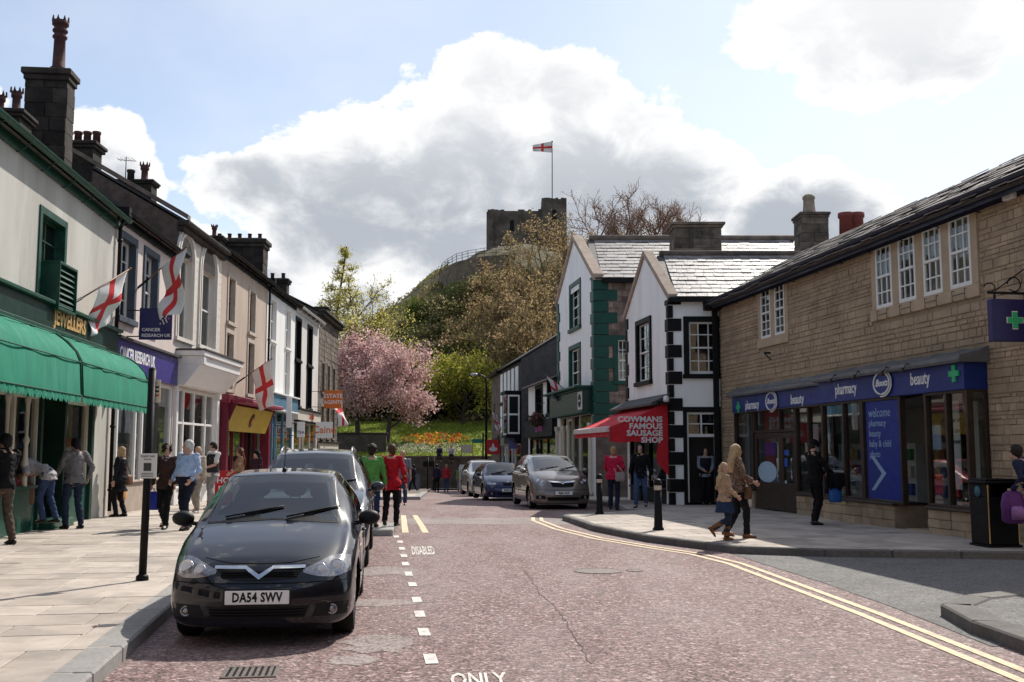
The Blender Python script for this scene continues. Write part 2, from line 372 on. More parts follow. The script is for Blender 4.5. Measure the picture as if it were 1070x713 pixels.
def spots(m, scale, thr, c):                            # trodden gum and drips
    N = m.node_tree.nodes; L = m.node_tree.links; b = N['Principled BSDF']; old = b.inputs['Base Color'].links[0].from_socket
    g_ = N.new('ShaderNodeNewGeometry'); v = N.new('ShaderNodeTexVoronoi'); v.inputs['Scale'].default_value = scale; L.new(g_.outputs['Position'], v.inputs['Vector'])
    r_ = N.new('ShaderNodeMapRange'); L.new(v.outputs['Distance'], r_.inputs[0]); r_.inputs[1].default_value = thr*.7; r_.inputs[2].default_value = thr; r_.inputs[3].default_value = .6; r_.inputs[4].default_value = 0
    x = N.new('ShaderNodeMix'); x.data_type = 'RGBA'; L.new(r_.outputs[0], x.inputs[0]); L.new(old, x.inputs[6]); x.inputs[7].default_value = (*c, 1); L.new(x.outputs[2], b.inputs['Base Color'])
spots(M_slab, 2.6, .075, (.15, .13, .115)); spots(M_side, 1.7, .05, (.42, .41, .39)); spots(M_road, .9, .05, (.10, .07, .065))
M_mortar = mat('paving_joint', (.16, .135, .115), .95, .25, 8, .3)
M_kerb = mat('granite_kerb', (.31, .30, .285), .8, .18, 25, .3, 120, col2=(.21, .2, .19), mix2=.5, rnd=.12)
M_white = mat('road_paint_white', (.66, .63, .58), .8, .15, 30, .2, col2=(.33, .28, .26), mix2=.75, sc2=7)
M_yellow = mat('road_paint_yellow', (.70, .56, .38), .8, .12, 30, .2, col2=(.42, .31, .23), mix2=.6, sc2=6)
M_grass = mat('grass_ground', (.15, .20, .025), .95, .35, .5, .6, 25, col2=(.20, .19, .06), mix2=.6, sc2=.12)
M_hill = mat('hillside_soil', (.11, .09, .045), .95, .4, .25, .8, 6, col2=(.10, .13, .035), mix2=.8, sc2=.09)
M_iron = mat('black_iron', (.009, .009, .010), .5, .2, 6, .05, spec=.2)
M_slate = mat('roof_slate', (.23, .21, .205), .5, .3, 4, .3, 40, col2=(.14, .125, .115), mix2=.6, sc2=2, rnd=.2)
M_slate_d = mat('dark_slate', (.06, .055, .055), .6, .3, 3, .3, 20)
M_stone_d = mat('sooty_stone', (.042, .034, .029), .9, .45, 2.5, .6, 30, col2=(.02, .017, .015), mix2=.8, sc2=2, rnd=.35)
M_stone_b = mat('brown_stone', (.16, .125, .10), .9, .35, 2.5, .5, 30, col2=(.08, .065, .055), mix2=.7, sc2=1.2, rnd=.2)
M_brick_pot = mat('terracotta_pot', (.085, .036, .034), .8, .3, 6, .2, rnd=.2)
M_pot_buff = mat('buff_pot', (.30, .235, .18), .8, .3, 6, .2)
M_trim_white = mat('white_gloss_paint', (.72, .72, .70), .4, .06, 6, .03)
M_black = mat('black_paint', (.007, .007, .008), .55, .2, 4, .05, spec=.15)
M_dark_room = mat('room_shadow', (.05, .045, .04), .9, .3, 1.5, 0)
M_curtain = mat('net_curtain', (.55, .54, .51), .9, .08, 5, .1)
M_glass = glass_mat('window_glass', (.80, .84, .84), .06)
M_shopglass = glass_mat('shop_glass', (.85, .88, .88), .085)
M_chrome = mat('chrome', (.75, .75, .76), .12, 0, bump=0, metal=1)
# ================================================================ SETTING: terrain, road, pavements
def interp(tab, y):
    if y <= tab[0][0]: return tab[0][1]
    for (a, xa), (b, xb) in zip(tab, tab[1:]):
        if y <= b: return xa+(xb-xa)*(y-a)/(b-a)
    return tab[-1][1]
LK = [(2, -2.0), (7.39, -2.86), (10.3, -3.32), (20.2, -4.87), (20.6, -2.30), (22.6, -2.45), (23.2, -5.35), (40, -6.1), (40.6, -3.5), (73, -5.5)]
RK = [(15.4, 12.5), (16.05, 7.8), (16.5, 4.83), (16.97, 3.6), (19.2, 2.42), (21.8, 1.67), (25.5, 1.2), (26.4, 1.5), (27.8, 2.95), (33, 3.0), (52, .15), (73, -3.0)]
def lk(y): return interp(LK, y)
def rk(y): return interp(RK, y)
FG = Fc((-7.0-.104*12, 12), (-9.62, 25.2), 1)                       # jeweller
FCR = Fc((-9.62, 25.2), (-9.98, 31.1), 1)                          # charity shop
FA = Fc((-9.98, 31.1), (-10.08, 36.1), 1)                          # arched windows
FB = Fc((-10.08, 36.1), (-10.23, 43.6), 1)                         # beige
FW = Fc((-10.23, 43.6), (-10.36, 50.0), 1)                         # white
FK = Fc((-10.36, 50.0), (-10.5, 56.9), 1)                          # black windows
FS = Fc((-10.5, 56.9), (-10.64, 64.1), 1)                          # stone
FP = Fc((6.25, 31.5), (8.65, 16.5), 1)                              # pharmacy; u comes towards the camera
def lf(y): return -7.0-.104*y if y < 25.2 else interp([(25.2, -9.62), (31.1, -9.98), (64.1, -10.64), (75, -10.9)], y)
def rf(y): return 11.29-.16*y if y < 31.5 else 4.73-.15*(y-31.5)
def hill_h(x, y):
    if y < 74.25: return rz(y)-.09
    g = 1.15+.14*(min(y, 98)-74.25)
    r = math.sqrt(((x-14)/60)**2+((y-154)/57)**2)
    t = max(0, min(1, (1-r)/.75)); t = t*t*(3-2*t)
    h = g+25*t
    if t > .02: h += min(1, t*5)*(2.0*noise.noise((x*.06, y*.06, 1.3))+1.5*noise.noise((x*.16, y*.16, 4.1))+.7*abs(noise.noise((x*.4, y*.4, 2))))
    if y > 215: h = h*max(0, 1-(y-215)/90)
    if abs(x) > 90: h *= max(0, 1-(abs(x)-90)/80)
    return h
def terrain():
    xs = [-2500, -900, -400, -250]+[-170+5*i for i in range(15)]+[-95+2.2*i for i in range(87)]+[100, 110, 130, 170, 250, 400, 900, 2500]
    ys = [-2500, -600, -100, -20, 0, 10, 20, 25, 30, 35, 40, 45, 55, 65, 74.2, 74.3]+[76.5+2.2*i for i in range(64)]+[225, 240, 260, 290, 310, 400, 700, 1500, 4000]
    P = [[(x, y, hill_h(x, y)) for y in ys] for x in xs]
    def mf(i, j):
        y = (ys[j]+ys[j+1])/2; return 1 if y > 97 else (0 if y > 74.25 else 2)
    mb = MB(); mb.grid(P, mfun=mf); o = mb.build('ground', [M_grass, M_hill, M_tar], recalc=False, kind='structure')
terrain()
YS = sorted({2+.5*i for i in range(146)}|{y for y, _ in LK}|{y for y, _ in RK})
def strip(name, m, fa, fb, ys, dz, nx=1, **k):
    mb = MB(); P = []
    for y in ys:
        a, b = fa(y), fb(y); P.append([(a+(b-a)*i/nx, y, rz(y)+dz) for i in range(nx+1)])
    mb.grid(P); return mb.build(name, m, recalc=False, **k)
strip('road', M_road, lambda y: -14, lambda y: 14, [-6+i for i in range(82)], 0, 14, kind='structure')
lp = strip('left_pavement', M_mortar, lambda y: lf(y)-1.2, lambda y: lk(y)-.02, [y for y in YS if y <= 73], .105, kind='structure')
rp = strip('right_pavement', M_mortar, lambda y: rk(y)+.02, lambda y: max(rf(y)+1.2, 13 if y < 17.2 else 0), [y for y in YS if 15.4 <= y <= 73], .105, kind='structure')
# crossing pavement at the far end of the street
strip('far_pavement', M_slab, lambda y: -14, lambda y: 14, [71.5, 73, 74.2], .10, kind='structure')
# near island pavement on the right
IK = [(2, 4.2), (8.5, 4.13), (9.6, 4.1), (10.67, 4.25), (11.3, 4.75), (11.75, 5.5), (12.0, 7.5), (12.2, 13)]
mbi = MB(); mbi.poly([(x, y, .105) for y, x in IK]+[(13, 2, .105)]); ip = mbi.build('corner_pavement', M_side, recalc=False, kind='structure')
# side road mouth on the right, darker tarmac laid over the chippings
mbs = MB(); mbs.poly([(3.5, 17.0, .005), (4.6, 16.6, .005), (14, 15.2, .005), (14, 11.5, .005), (4.0, 9.0, .005), (3.98, 11.2, .005), (3.85, 13.4, .005), (3.62, 15.6, .005)])
mbs.build('side_road', M_side, recalc=False, kind='structure')
# kerbs: real stones with a step
def kerb(tab, parent, length=.9, w=.28, out=1, ys=None, name='kerb_stone', top=.122, m=None):
    pts = [V((x, y, 0)) for y, x in tab]
    unit = {}
    for a, b in zip(pts, pts[1:]):
        L_ = (b-a).length; n = max(1, round(L_/length)); d = (b-a)/n
        for i in range(n):
            p = a+d*i; q = p+d; ln = (q-p).length-.008; key = round(ln, 2)
            side = V((-d.y, d.x, 0)).normalized()*out
            if key not in unit:
                m_ = MB(); m_.box(0, ln, 0, w, -.35, 0); unit[key] = m_.mesh('kerb_stone', m or M_kerb, bevel=.018)
            ang = math.atan2(d.y, d.x)
            o = link(name, unit[key], parent)
            zc = rz((p.y+q.y)/2); zt = (rz(q.y)-rz(p.y))
            sc = 1
            if out < 0:
                o.matrix_basis = Matrix.Translation((q.x, q.y, rz(q.y)+top))@Matrix.Rotation(ang+math.pi, 4, 'Z')@Matrix.Rotation(math.asin(max(-1, min(1, zt/max(ln, .01)))), 4, 'Y')
            else:
                o.matrix_basis = Matrix.Translation((p.x, p.y, rz(p.y)+top))@Matrix.Rotation(ang, 4, 'Z')@Matrix.Rotation(-math.asin(max(-1, min(1, zt/max(ln, .01)))), 4, 'Y')
kerb([t for t in LK if t[0] <= 40.6]+[(56, lk(56))], lp, out=1)
M_kerb2 = mat('shaded_kerb', (.15, .14, .13), .85, .2, 20, .3, 120, col2=(.09, .085, .08), mix2=.6, rnd=.15)  # right-hand kerb: stone colour darkened to carry the shade on its face
kerb(RK[:10]+[(45, rk(45))], rp, out=-1, w=.16, m=M_kerb2)
kerb(IK, ip, out=-1, w=.3, m=M_kerb2)
def clip_half(poly, p, n):                              # keep the side n points to
    out = []
    for i, a in enumerate(poly):
        b = poly[(i+1) % len(poly)]; da, db = (a[0]-p[0])*n[0]+(a[1]-p[1])*n[1], (b[0]-p[0])*n[0]+(b[1]-p[1])*n[1]
        if da >= 0: out.append(a)
        if da*db < 0: t = da/(da-db); out.append((a[0]+(b[0]-a[0])*t, a[1]+(b[1]-a[1])*t))
    return out
def slabs(parent, org, ang, s0, s1, t0, t1, ls, lt, kerb_tab, sgn, core, inside, topz=.118, limit=300, jit=.35):
    """slabs laid in rows and cut to the kerb; the ones that show largest as parts, the rest as one part"""
    c, s_ = math.cos(ang), math.sin(ang); items = []; s = s0; k = 0; rr = random.Random(5)
    segs = [((xa, a), (xb, b)) for (a, xa), (b, xb) in zip(kerb_tab, kerb_tab[1:])]
    while s < s1:
        l = ls*rr.choice((.85, 1, 1.15)); t = t0-(k % 2)*lt*.5-rr.random()*jit*lt
        while t < t1:
            wd = lt*rr.choice((.8, 1, 1, 1.2)); g = .004
            P = [(org[0]+c*tt-s_*ss, org[1]+s_*tt+c*ss) for tt, ss in ((t+g, s+g), (t+wd-g, s+g), (t+wd-g, s+l-g), (t+g, s+l-g))]
            cx, cy = sum(p[0] for p in P)/4, sum(p[1] for p in P)/4; cutp = False
            for a, b in segs:
                d = (b[0]-a[0], b[1]-a[1]); L2 = d[0]**2+d[1]**2; tt = max(0, min(1, ((cx-a[0])*d[0]+(cy-a[1])*d[1])/L2)); q = (a[0]+d[0]*tt, a[1]+d[1]*tt)
                if math.hypot(q[0]-cx, q[1]-cy) < 1.0:
                    L_ = math.sqrt(L2); n = (-d[1]/L_*sgn, d[0]/L_*sgn)
                    if (cx-a[0])*n[0]+(cy-a[1])*n[1] < 0 and core(cx, cy): continue
                    P2 = clip_half(P, (a[0]+n[0]*.10, a[1]+n[1]*.10), n)
                    if P2 != P: cutp = True
                    P = P2
                    if len(P) < 3: break
            if len(P) >= 3 and inside(cx, cy):
                ar = abs(sum(P[i][0]*P[(i+1) % len(P)][1]-P[(i+1) % len(P)][0]*P[i][1] for i in range(len(P))))/2
                if ar > .02: items.append((P, cx, cy, rr.uniform(-.0022, .0022), (rr.uniform(-.003, .003), rr.uniform(-.003, .003))))
            t += wd
        s += l; k += 1
    items.sort(key=lambda i: i[2]+abs(i[1])*.3)
    far = MB()
    for q, (P, cx, cy, dz, tl) in enumerate(items):
        mb = MB() if q < limit else far; n = len(P); rc = 1-.006/.35
        zf = lambda x, y: rz(y)+topz+dz+(x-cx)*tl[0]+(y-cy)*tl[1]
        up = [(cx+(x-cx)*rc, cy+(y-cy)*rc, zf(x, y)) for x, y in P]; md = [(x, y, zf(x, y)-.006) for x, y in P]; lo = [(x, y, zf(x, y)-.04) for x, y in P]
        mb.add(up+md+lo, [tuple(range(n))]+[(i, (i+1) % n, n+(i+1) % n, n+i) for i in range(n)]+[(n+i, n+(i+1) % n, 2*n+(i+1) % n, 2*n+i) for i in range(n)])
        if q < limit: mb.build('paving_slab', M_slab, parent)
    if far.v: far.build('far_slabs', M_slab, parent, kind='stuff')
LANG = math.atan(.157)
slabs(lp, (-2.42, 4.6), LANG, 0, 44, -9.2, 6, .62, .88, LK, 1, lambda x, y: x < lk(y)-.25, lambda x, y: 5.2 < y < 48 and lf(y)-.3 < x < lk(y)+.6)
slabs(rp, (8.6, 16.0), math.atan(.15), 0, 32, -9, 6, .60, .75, RK, -1, lambda x, y: x > rk(y)+.25, lambda x, y: 15.3 < y < 46 and rk(y)-.6 < x < (rf(y)+.4 if y > 16.9 else 13))
# markings: sheets of paint a few mm above the road
def paint(name, m, polys, parent=None, dz=.006, kind=None):
    mb = MB()
    for p in polys: mb.poly([(x, y, rz(y)+dz) for x, y in p])
    return mb.build(name, m, parent, recalc=False, kind=kind or 'structure')
def ribbon(pts, w, off=0.0, step=.8):
    out = []; P = [V((x, y, 0)) for x, y in pts]; Q = []
    for a, b in zip(P, P[1:]):
        n = max(1, int((b-a).length/step)); Q += [a+(b-a)*i/n for i in range(n)]
    Q.append(P[-1]); E = []
    for i, p in enumerate(Q):
        d = (Q[min(i+1, len(Q)-1)]-Q[max(i-1, 0)]).normalized(); nrm = V((-d.y, d.x, 0)); jit = .006*noise.noise((p.x*3, p.y*3, 2))
        E.append((p+nrm*(off+w/2+jit), p+nrm*(off-w/2+jit)))
    return [[(a[1].x, a[1].y), (b[1].x, b[1].y), (b[0].x, b[0].y), (a[0].x, a[0].y)] for a, b in zip(E, E[1:])]
YL = [(3.95, 5.0), (3.83, 7.88), (3.70, 10.87), (3.5, 13.7), (3.36, 15.6), (3.05, 17.0), (2.45, 18.3), (1.72, 20.1), (1.1, 22.6), (.72, 25.4), (.75, 26.8)]
YL = [(x-.12, y-.08) for x, y in YL]
paint('double_yellow_line', M_yellow, ribbon(YL, .09, .10)+ribbon(YL, .09, -.10))
for q in (((423.5, 557), (421.5, 537.6)), ((445, 557), (433.5, 537.6))):
    a_, b_ = gnd(*q[0]), gnd(*q[1]); paint('double_yellow_line', M_yellow, ribbon([(a_.x, a_.y), (b_.x, b_.y)], .13))
dash = []
for px, py in ((450, 689), (443, 661), (438.5, 642), (435.5, 627), (431, 611), (427, 600), (423.5, 589.5), (422, 581), (420, 573.5), (418, 566.5), (414, 561)):
    g = gnd(px, py); d = V((-.14, 1, 0)).normalized(); l = .20 if py > 600 else .24; nrm = V((d.y, -d.x, 0))*.05
    dash.append([((g+d*s*l+nrm*q).x, (g+d*s*l+nrm*q).y) for s, q in ((-1, -1), (-1, 1), (1, 1), (1, -1))])
paint('bay_marking', M_white, dash)
def flat_text(txt, px, py, size, lx, ly, rot):
    g = gnd(px, py); me = text_mesh(txt, 1.0, ext=.0, bold=.02); me.materials.clear(); me.materials.append(M_white)
    me.transform(Matrix.Translation((g.x, g.y, rz(g.y)+.006))@Matrix.Rotation(rot, 4, 'Z')@Matrix.Diagonal((lx, ly, 1, 1))); o = link('road_lettering', me); tag(o, kind='structure')
flat_text('DISABLED', 442, 576, 1, .085, 2.0, R(6)); flat_text('ONLY', 500, 711.5, 1, .15, .62, R(4))
# worn grey bands and patches
def blob(px, py, rx, ry, n=48, seed=0):
    g = gnd(px, py); rr = random.Random(seed)
    return [(g.x+rx*(1+.55*noise.noise((math.cos(2*math.pi*i/n)*2.1, math.sin(2*math.pi*i/n)*2.1, seed)))*math.cos(2*math.pi*i/n), g.y+ry*(1+.5*noise.noise((math.cos(2*math.pi*i/n)*2.1+9, math.sin(2*math.pi*i/n)*2.1, seed)))*math.sin(2*math.pi*i/n)) for i in range(n)]
paint('road_patch', M_patch, [blob(395, 673, .30, .42, seed=1), blob(400, 597, .5, .5, seed=4), blob(370, 690, .2, .2, seed=5), blob(392, 630, .5, .28, seed=6)], dz=.003)
band = [(px, 548+.006*(px-540)) for px in range(425, 621, 15)]
top = [(px, 540.5+3*noise.noise((px*.05, 0, 0))) for px in range(620, 409, -15)]
paint('road_patch', M_patch, [[((g := gnd(px, py)).x, g.y) for px, py in band+top]], dz=.003)
crack = []
cp = [gnd(px, py) for px, py in ((548, 598), (556, 606), (565, 622), (578, 632), (590, 648), (601, 668), (618, 694))]
for a, b in zip(cp, cp[1:]):
    pr = a; 
    for i in range(1, 9):
        q = a+(b-a)*i/8; q.x += .035*noise.noise((q.x*9, q.y*9, 0)); crack += [[(pr.x-.003, pr.y), (pr.x+.004, pr.y), (q.x+.004, q.y), (q.x-.003, q.y)]]; pr = q
M_crack = mat('tar_crack', (.08, .06, .056), .9, .2, 5, 0)
paint('road_crack', M_crack, crack, dz=.004)
# drain grate by the left kerb
g = gnd(262, 703); dg = thing('drain_grate', 'rusty iron drain grate set in the road by the left kerb', 'drain', (g.x, g.y, 0.0), R(8))
mb = MB(Matrix.Translation((g.x, g.y, 0))@Matrix.Rotation(R(8), 4, 'Z')); 
M_rust = mat('worn_iron', (.16, .135, .12), .6, .3, 20, .2, metal=.3)
mb.box(-.2, .2, -.2, -.17, -.02, .010); mb.box(-.2, .2, .17, .2, -.02, .010); mb.box(-.2, -.17, -.17, .17, -.02, .010); mb.box(.17, .2, -.17, .17, -.02, .010); mb.build('frame', M_rust, dg, bevel=.003)
for i in range(7):
    q = MB(mb.M); q.box(-.145+i*.046, -.12+i*.046, -.17, .17, -.02, .009); q.build('grate_bar', M_rust, dg)
q = MB(mb.M); q.box(-.17, .17, -.17, .17, .0045, .006); q.build('gully', M_black, dg)
for px, py, r in ((625, 597, .33), (663, 596.5, .12)):
    g = gnd(px, py); mb = MB(); mb.lathe([(r, .0), (r, .008), (r*.93, .009), (r*.93, .006), (0.01, .007)], (g.x, g.y, rz(g.y)), 20, sm=False)
    mb.build('manhole_cover', M_rust, label='round iron cover set in the middle of the road' if r > .2 else 'small round iron cover right of the middle of the road', cat='manhole cover')
# ================================================================ BUILDINGS: helpers
UNIT_STONE = []
def unit_stone():
    if not UNIT_STONE:
        rr = random.Random(3)
        for k in range(4):
            m_ = MB(); m_.box(0, 1, 0, 1, 0, 1); me = m_.mesh('stone', [], bevel=0)
            bm = bmesh.new(); bm.from_mesh(me); bmesh.ops.bevel(bm, geom=bm.edges[:], offset=.06, segments=1, affect='EDGES')
            for v in bm.verts: v.co += V((rr.uniform(-.02, .02), rr.uniform(-.10, .10), rr.uniform(-.03, .03)))
            bm.to_mesh(me); bm.free(); UNIT_STONE.append(me)
    return UNIT_STONE
def masonry(M, u0, u1, z0, z1, holes, m, parent, lens, heights, t=.025, limit=300, seed=1, key=None, gap=.012, name='stone', clip=None):
    """coursed stones, each its own object up to the limit, the rest joined in one part"""
    rr = random.Random(seed); items = []; z = z0
    while z < z1-.03:
        h = min(rr.choice(heights), z1-z)
        cuts = [(u0, u1)]
        for a, b, c, d in holes:
            if c < z+h-.01 and d > z+.01:
                nc = []
                for p, q in cuts:
                    if b <= p or a >= q: nc.append((p, q))
                    else:
                        if a > p: nc.append((p, a))
                        if b < q: nc.append((b, q))
                cuts = nc
        for p, q in cuts:
            u = p-rr.random()*0.15*0
            first = True
            while u < q-.02:
                l = rr.choice(lens)*rr.uniform(.8, 1.2)*(rr.uniform(.4, 1) if first else 1); first = False
                if q-u-l < .09: l = q-u
                e = min(q, u+l)
                if clip is None or clip((u+e)/2, z+h/2): items.append((u, e, z, z+h, t*rr.uniform(.45, 1.15)))
                u = e
        z += h
    items.sort(key=key or (lambda i: -i[0]))
    us = unit_stone(); mm = {}
    for me in us:
        c = me.copy(); c.materials.clear(); c.materials.append(m); mm[me.name] = c
    lst = list(mm.values())
    for a, b, c, d, n in items[:limit]:
        o = link(name, rr.choice(lst), parent)
        L_ = M@Matrix.Translation((a+gap/2, -.02, c+gap/2))@Matrix.Diagonal((b-a-gap, .02+n, d-c-gap, 1))
        o.matrix_basis = L_
    if len(items) > limit:
        mb = MB(M)
        for a, b, c, d, n in items[limit:]:
            g = gap/2; e = .012
            vs = [(a+g, -.01, c+g), (b-g, -.01, c+g), (b-g, -.01, d-g), (a+g, -.01, d-g), (a+g+e, n, c+g+e), (b-g-e, n+rr.uniform(-.006, .006), c+g+e), (b-g-e, n, d-g-e), (a+g+e, n+rr.uniform(-.006, .006), d-g-e)]
            mb.add(vs, ((4, 5, 6, 7), (0, 1, 5, 4), (1, 2, 6, 5), (2, 3, 7, 6), (3, 0, 4, 7)))
        mb.build('distant_stones', m, parent, recalc=False, kind='stuff')
def roof_slab(M, u0, u1, n0, z0, n1, z1, t, m, parent, name='roof'):
    mb = MB(M); d = V((0, n1-n0, z1-z0)).normalized(); up = V((0, -d.z, d.y)) if d.y > 0 else V((0, d.z, -d.y))
    if up.z < 0: up = -up
    mb.prism([(u0, n0, z0), (u1, n0, z0), (u1, n1, z1), (u0, n1, z1)], up*t); return mb.build(name, m, parent)
def shell(F, root, zb, ze, D, pitch, wm_, holes, rec=.2, gm=None, roofm=None, over=.28, jm=None, side_near=True, parapet=0):
    zr = ze+pitch*D/2
    wall = wall_mb(F.M, F.W, zb, ze, holes, rec).build('wall', wm_, root, recalc=False)
    mb = MB(F.M)
    for u in (0.003, F.W-.003):
        mb.poly([(u, -.002, zb), (u, -D, zb), (u, -D, ze), (u, -D/2, zr), (u, -.002, ze)])
    mb.quad((0, -D, zb), (F.W, -D, zb), (F.W, -D, ze), (0, -D, ze))
    mb.build('gable_wall', gm or wm_, root, recalc=False)
    k = over
    roof = roof_slab(F.M, 0, F.W, k, ze-pitch*k+.06, -D/2, zr+.06, .07, roofm or M_slate_d, root)
    roof_slab(F.M, 0, F.W, -D-k, ze-pitch*k+.06, -D/2-.001, zr+.06, .07, roofm or M_slate_d, root)
    return wall
def gutter(F, root, u0, u1, n, z, m, r=.07):
    mb = MB(F.M); P = []
    for i in range(9):
        a = math.pi*i/8; P.append([(u0, n+r*math.cos(a), z-r*math.sin(a)), (u1, n+r*math.cos(a), z-r*math.sin(a))])
    mb.grid(P); mb.box(u0, u1, .02, .05, z-.22, z-.01); o = mb.build('gutter', m, root, recalc=False)
    u = u0+.4
    while u < u1:
        b = MB(F.M); b.tube([(u, .04, z-.26), (u, n*.6, z-.2), (u, n, z-.085)], .012, 5); u += 1.3; b.build('gutter_bracket', m, root)
def downpipe(F, root, u, z0, z1, m, r=.045):
    mb = MB(F.M); mb.tube([(u, .22, z1+.25), (u, .09, z1-.1), (u, .09, z0)], r, 10)
    z = z0+.5
    while z < z1: mb.lathe([(r+.018, -.03), (r+.018, .03)], (u, .09, z), 10); z += 1.5
    mb.box(u-.12, u+.12, .10, .32, z1+.2, z1+.42)
    mb.build('downpipe', m, root)
def pot(kind='plain'):
    if kind == 'tall': return [(.17, 0), (.17, .1), (.13, .13), (.115, .95), (.15, 1.0), (.15, 1.05), (.12, 1.08), (.12, 1.15), (.155, 1.18), (.155, 1.24), (.125, 1.27), (.125, 1.34), (.17, 1.38), (.17, 1.5), (.15, 1.5), (.11, 1.44), (.10, 1.2)]
    if kind == 'crown': return [(.16, 0), (.15, .08), (.125, .1), (.12, .42), (.16, .45), (.16, .62), (.13, .62), (.10, .5)]
    return [(.13, 0), (.12, .32), (.145, .34), (.145, .42), (.115, .42), (.09, .3)]
def add_pots(M, parent, spots, kind, m, s=1.0, fat=1.0):
    for x, y, z in spots:
        mb = MB(M); mb.lathe([(r*s*fat, h*s) for r, h in pot(kind)], (x, y, z), 14)
        if kind in ('tall', 'crown'):
            top = max(h for r, h in pot(kind))*s; rr_ = pot(kind)[-3][0]*s*fat
            for k in range(8):
                a = 2*math.pi*k/8; c = V((x+rr_*math.cos(a), y+rr_*math.sin(a), top+z))
                mb.prism([c+V((-math.sin(a)*.04, math.cos(a)*.04, -.01))*s, c+V((math.sin(a)*.04, -math.cos(a)*.04, -.01))*s, c+V((0, 0, .13*s))], V((math.cos(a), math.sin(a), 0))*.03)
        mb.build('chimney_pot', m, parent)
def chimney(M, root, u, n, z0, z1, wu, wn, m, cap=.1, caph=.28, blocks=True, seed=1, course=.3, base=True):
    """block-built stack on the roof at (u, n); returns the part so that pots can hang from it"""
    mb = MB(M); mb.box(u-wu/2+.03, u+wu/2-.03, n-wn/2+.03, n+wn/2-.03, z0, z1-caph)
    mb.box(u-wu/2-cap*.5, u+wu/2+cap*.5, n-wn/2-cap*.5, n+wn/2+cap*.5, z1-caph, z1-caph*.6); mb.box(u-wu/2-cap, u+wu/2+cap, n-wn/2-cap, n+wn/2+cap, z1-caph*.6+.002, z1-caph*.15); mb.box(u-wu/2+.05, u+wu/2-.05, n-wn/2+.05, n+wn/2-.05, z1-caph*.15, z1)
    ch = mb.build('chimney', m, root, bevel=.02)
    if blocks:
        rr = random.Random(seed); z = z0; k = 0; B = MB(M)
        me0 = []
        for i in range(3):
            q = MB(); q.box(0, 1, 0, 1, 0, 1); me = q.mesh('stone_block', m); bm = bmesh.new(); bm.from_mesh(me); bmesh.ops.bevel(bm, geom=bm.edges[:], offset=.035, segments=1, affect='EDGES')
            for v in bm.verts: v.co += V((rr.uniform(-.015, .015), rr.uniform(-.015, .015), rr.uniform(-.02, .02)))
            bm.to_mesh(me); bm.free(); me0.append(me)
        while z < z1-caph-.08:
            h = min(course*rr.uniform(.85, 1.15), z1-caph-z)
            if z1-caph-(z+h) < .1: h = z1-caph-z
            for axis in (0, 1):
                a0, a1, oth = ((u-wu/2, u+wu/2, wn), (n-wn/2, n+wn/2, wu))[axis]; L_ = a1-a0
                nb = max(1, round(L_/.48)); cuts = [a0]+[a0+L_*(i+(.25 if k % 2 else -.1)+rr.uniform(-.08, .08))/nb for i in range(1, nb)]+[a1]
                for s in (-1, 1):
                    for a, b in zip(cuts, cuts[1:]):
                        o = link('stone_block', rr.choice(me0), ch); pr = rr.uniform(0, .02)
                        d = .06
                        if axis == 0:
                            lo = (n+s*oth/2)-(d if s > 0 else 0)+s*pr
                            L = Matrix.Translation((a+.006, lo, z+.006))@Matrix.Diagonal((b-a-.012, d, h-.012, 1))
                        else:
                            lo = (u+s*oth/2)-(d if s > 0 else 0)+s*pr
                            L = Matrix.Translation((lo, a+.006, z+.006))@Matrix.Diagonal((d, b-a-.012, h-.012, 1))
                        o.matrix_basis = M@L
            z += h; k += 1
    return ch
def root_for(F, name, label, cat='building', group=None):
    p = F.w(F.W/2, 0, 0); return thing(name, label, cat, (p.x, p.y, rz(p.y)), 0, group)
def rect(F, l, t, r, b, off=0.0, pyl=None):
    """opening from the near/left edge pixel pair and the far edge x, read off the photograph"""
    u0, zt = F.hit(l, t, off); u1 = F.U(r, (t+b)/2, off); _, zb = F.hit(l, b, off)
    return (min(u0, u1), max(u0, u1), zb, zt)
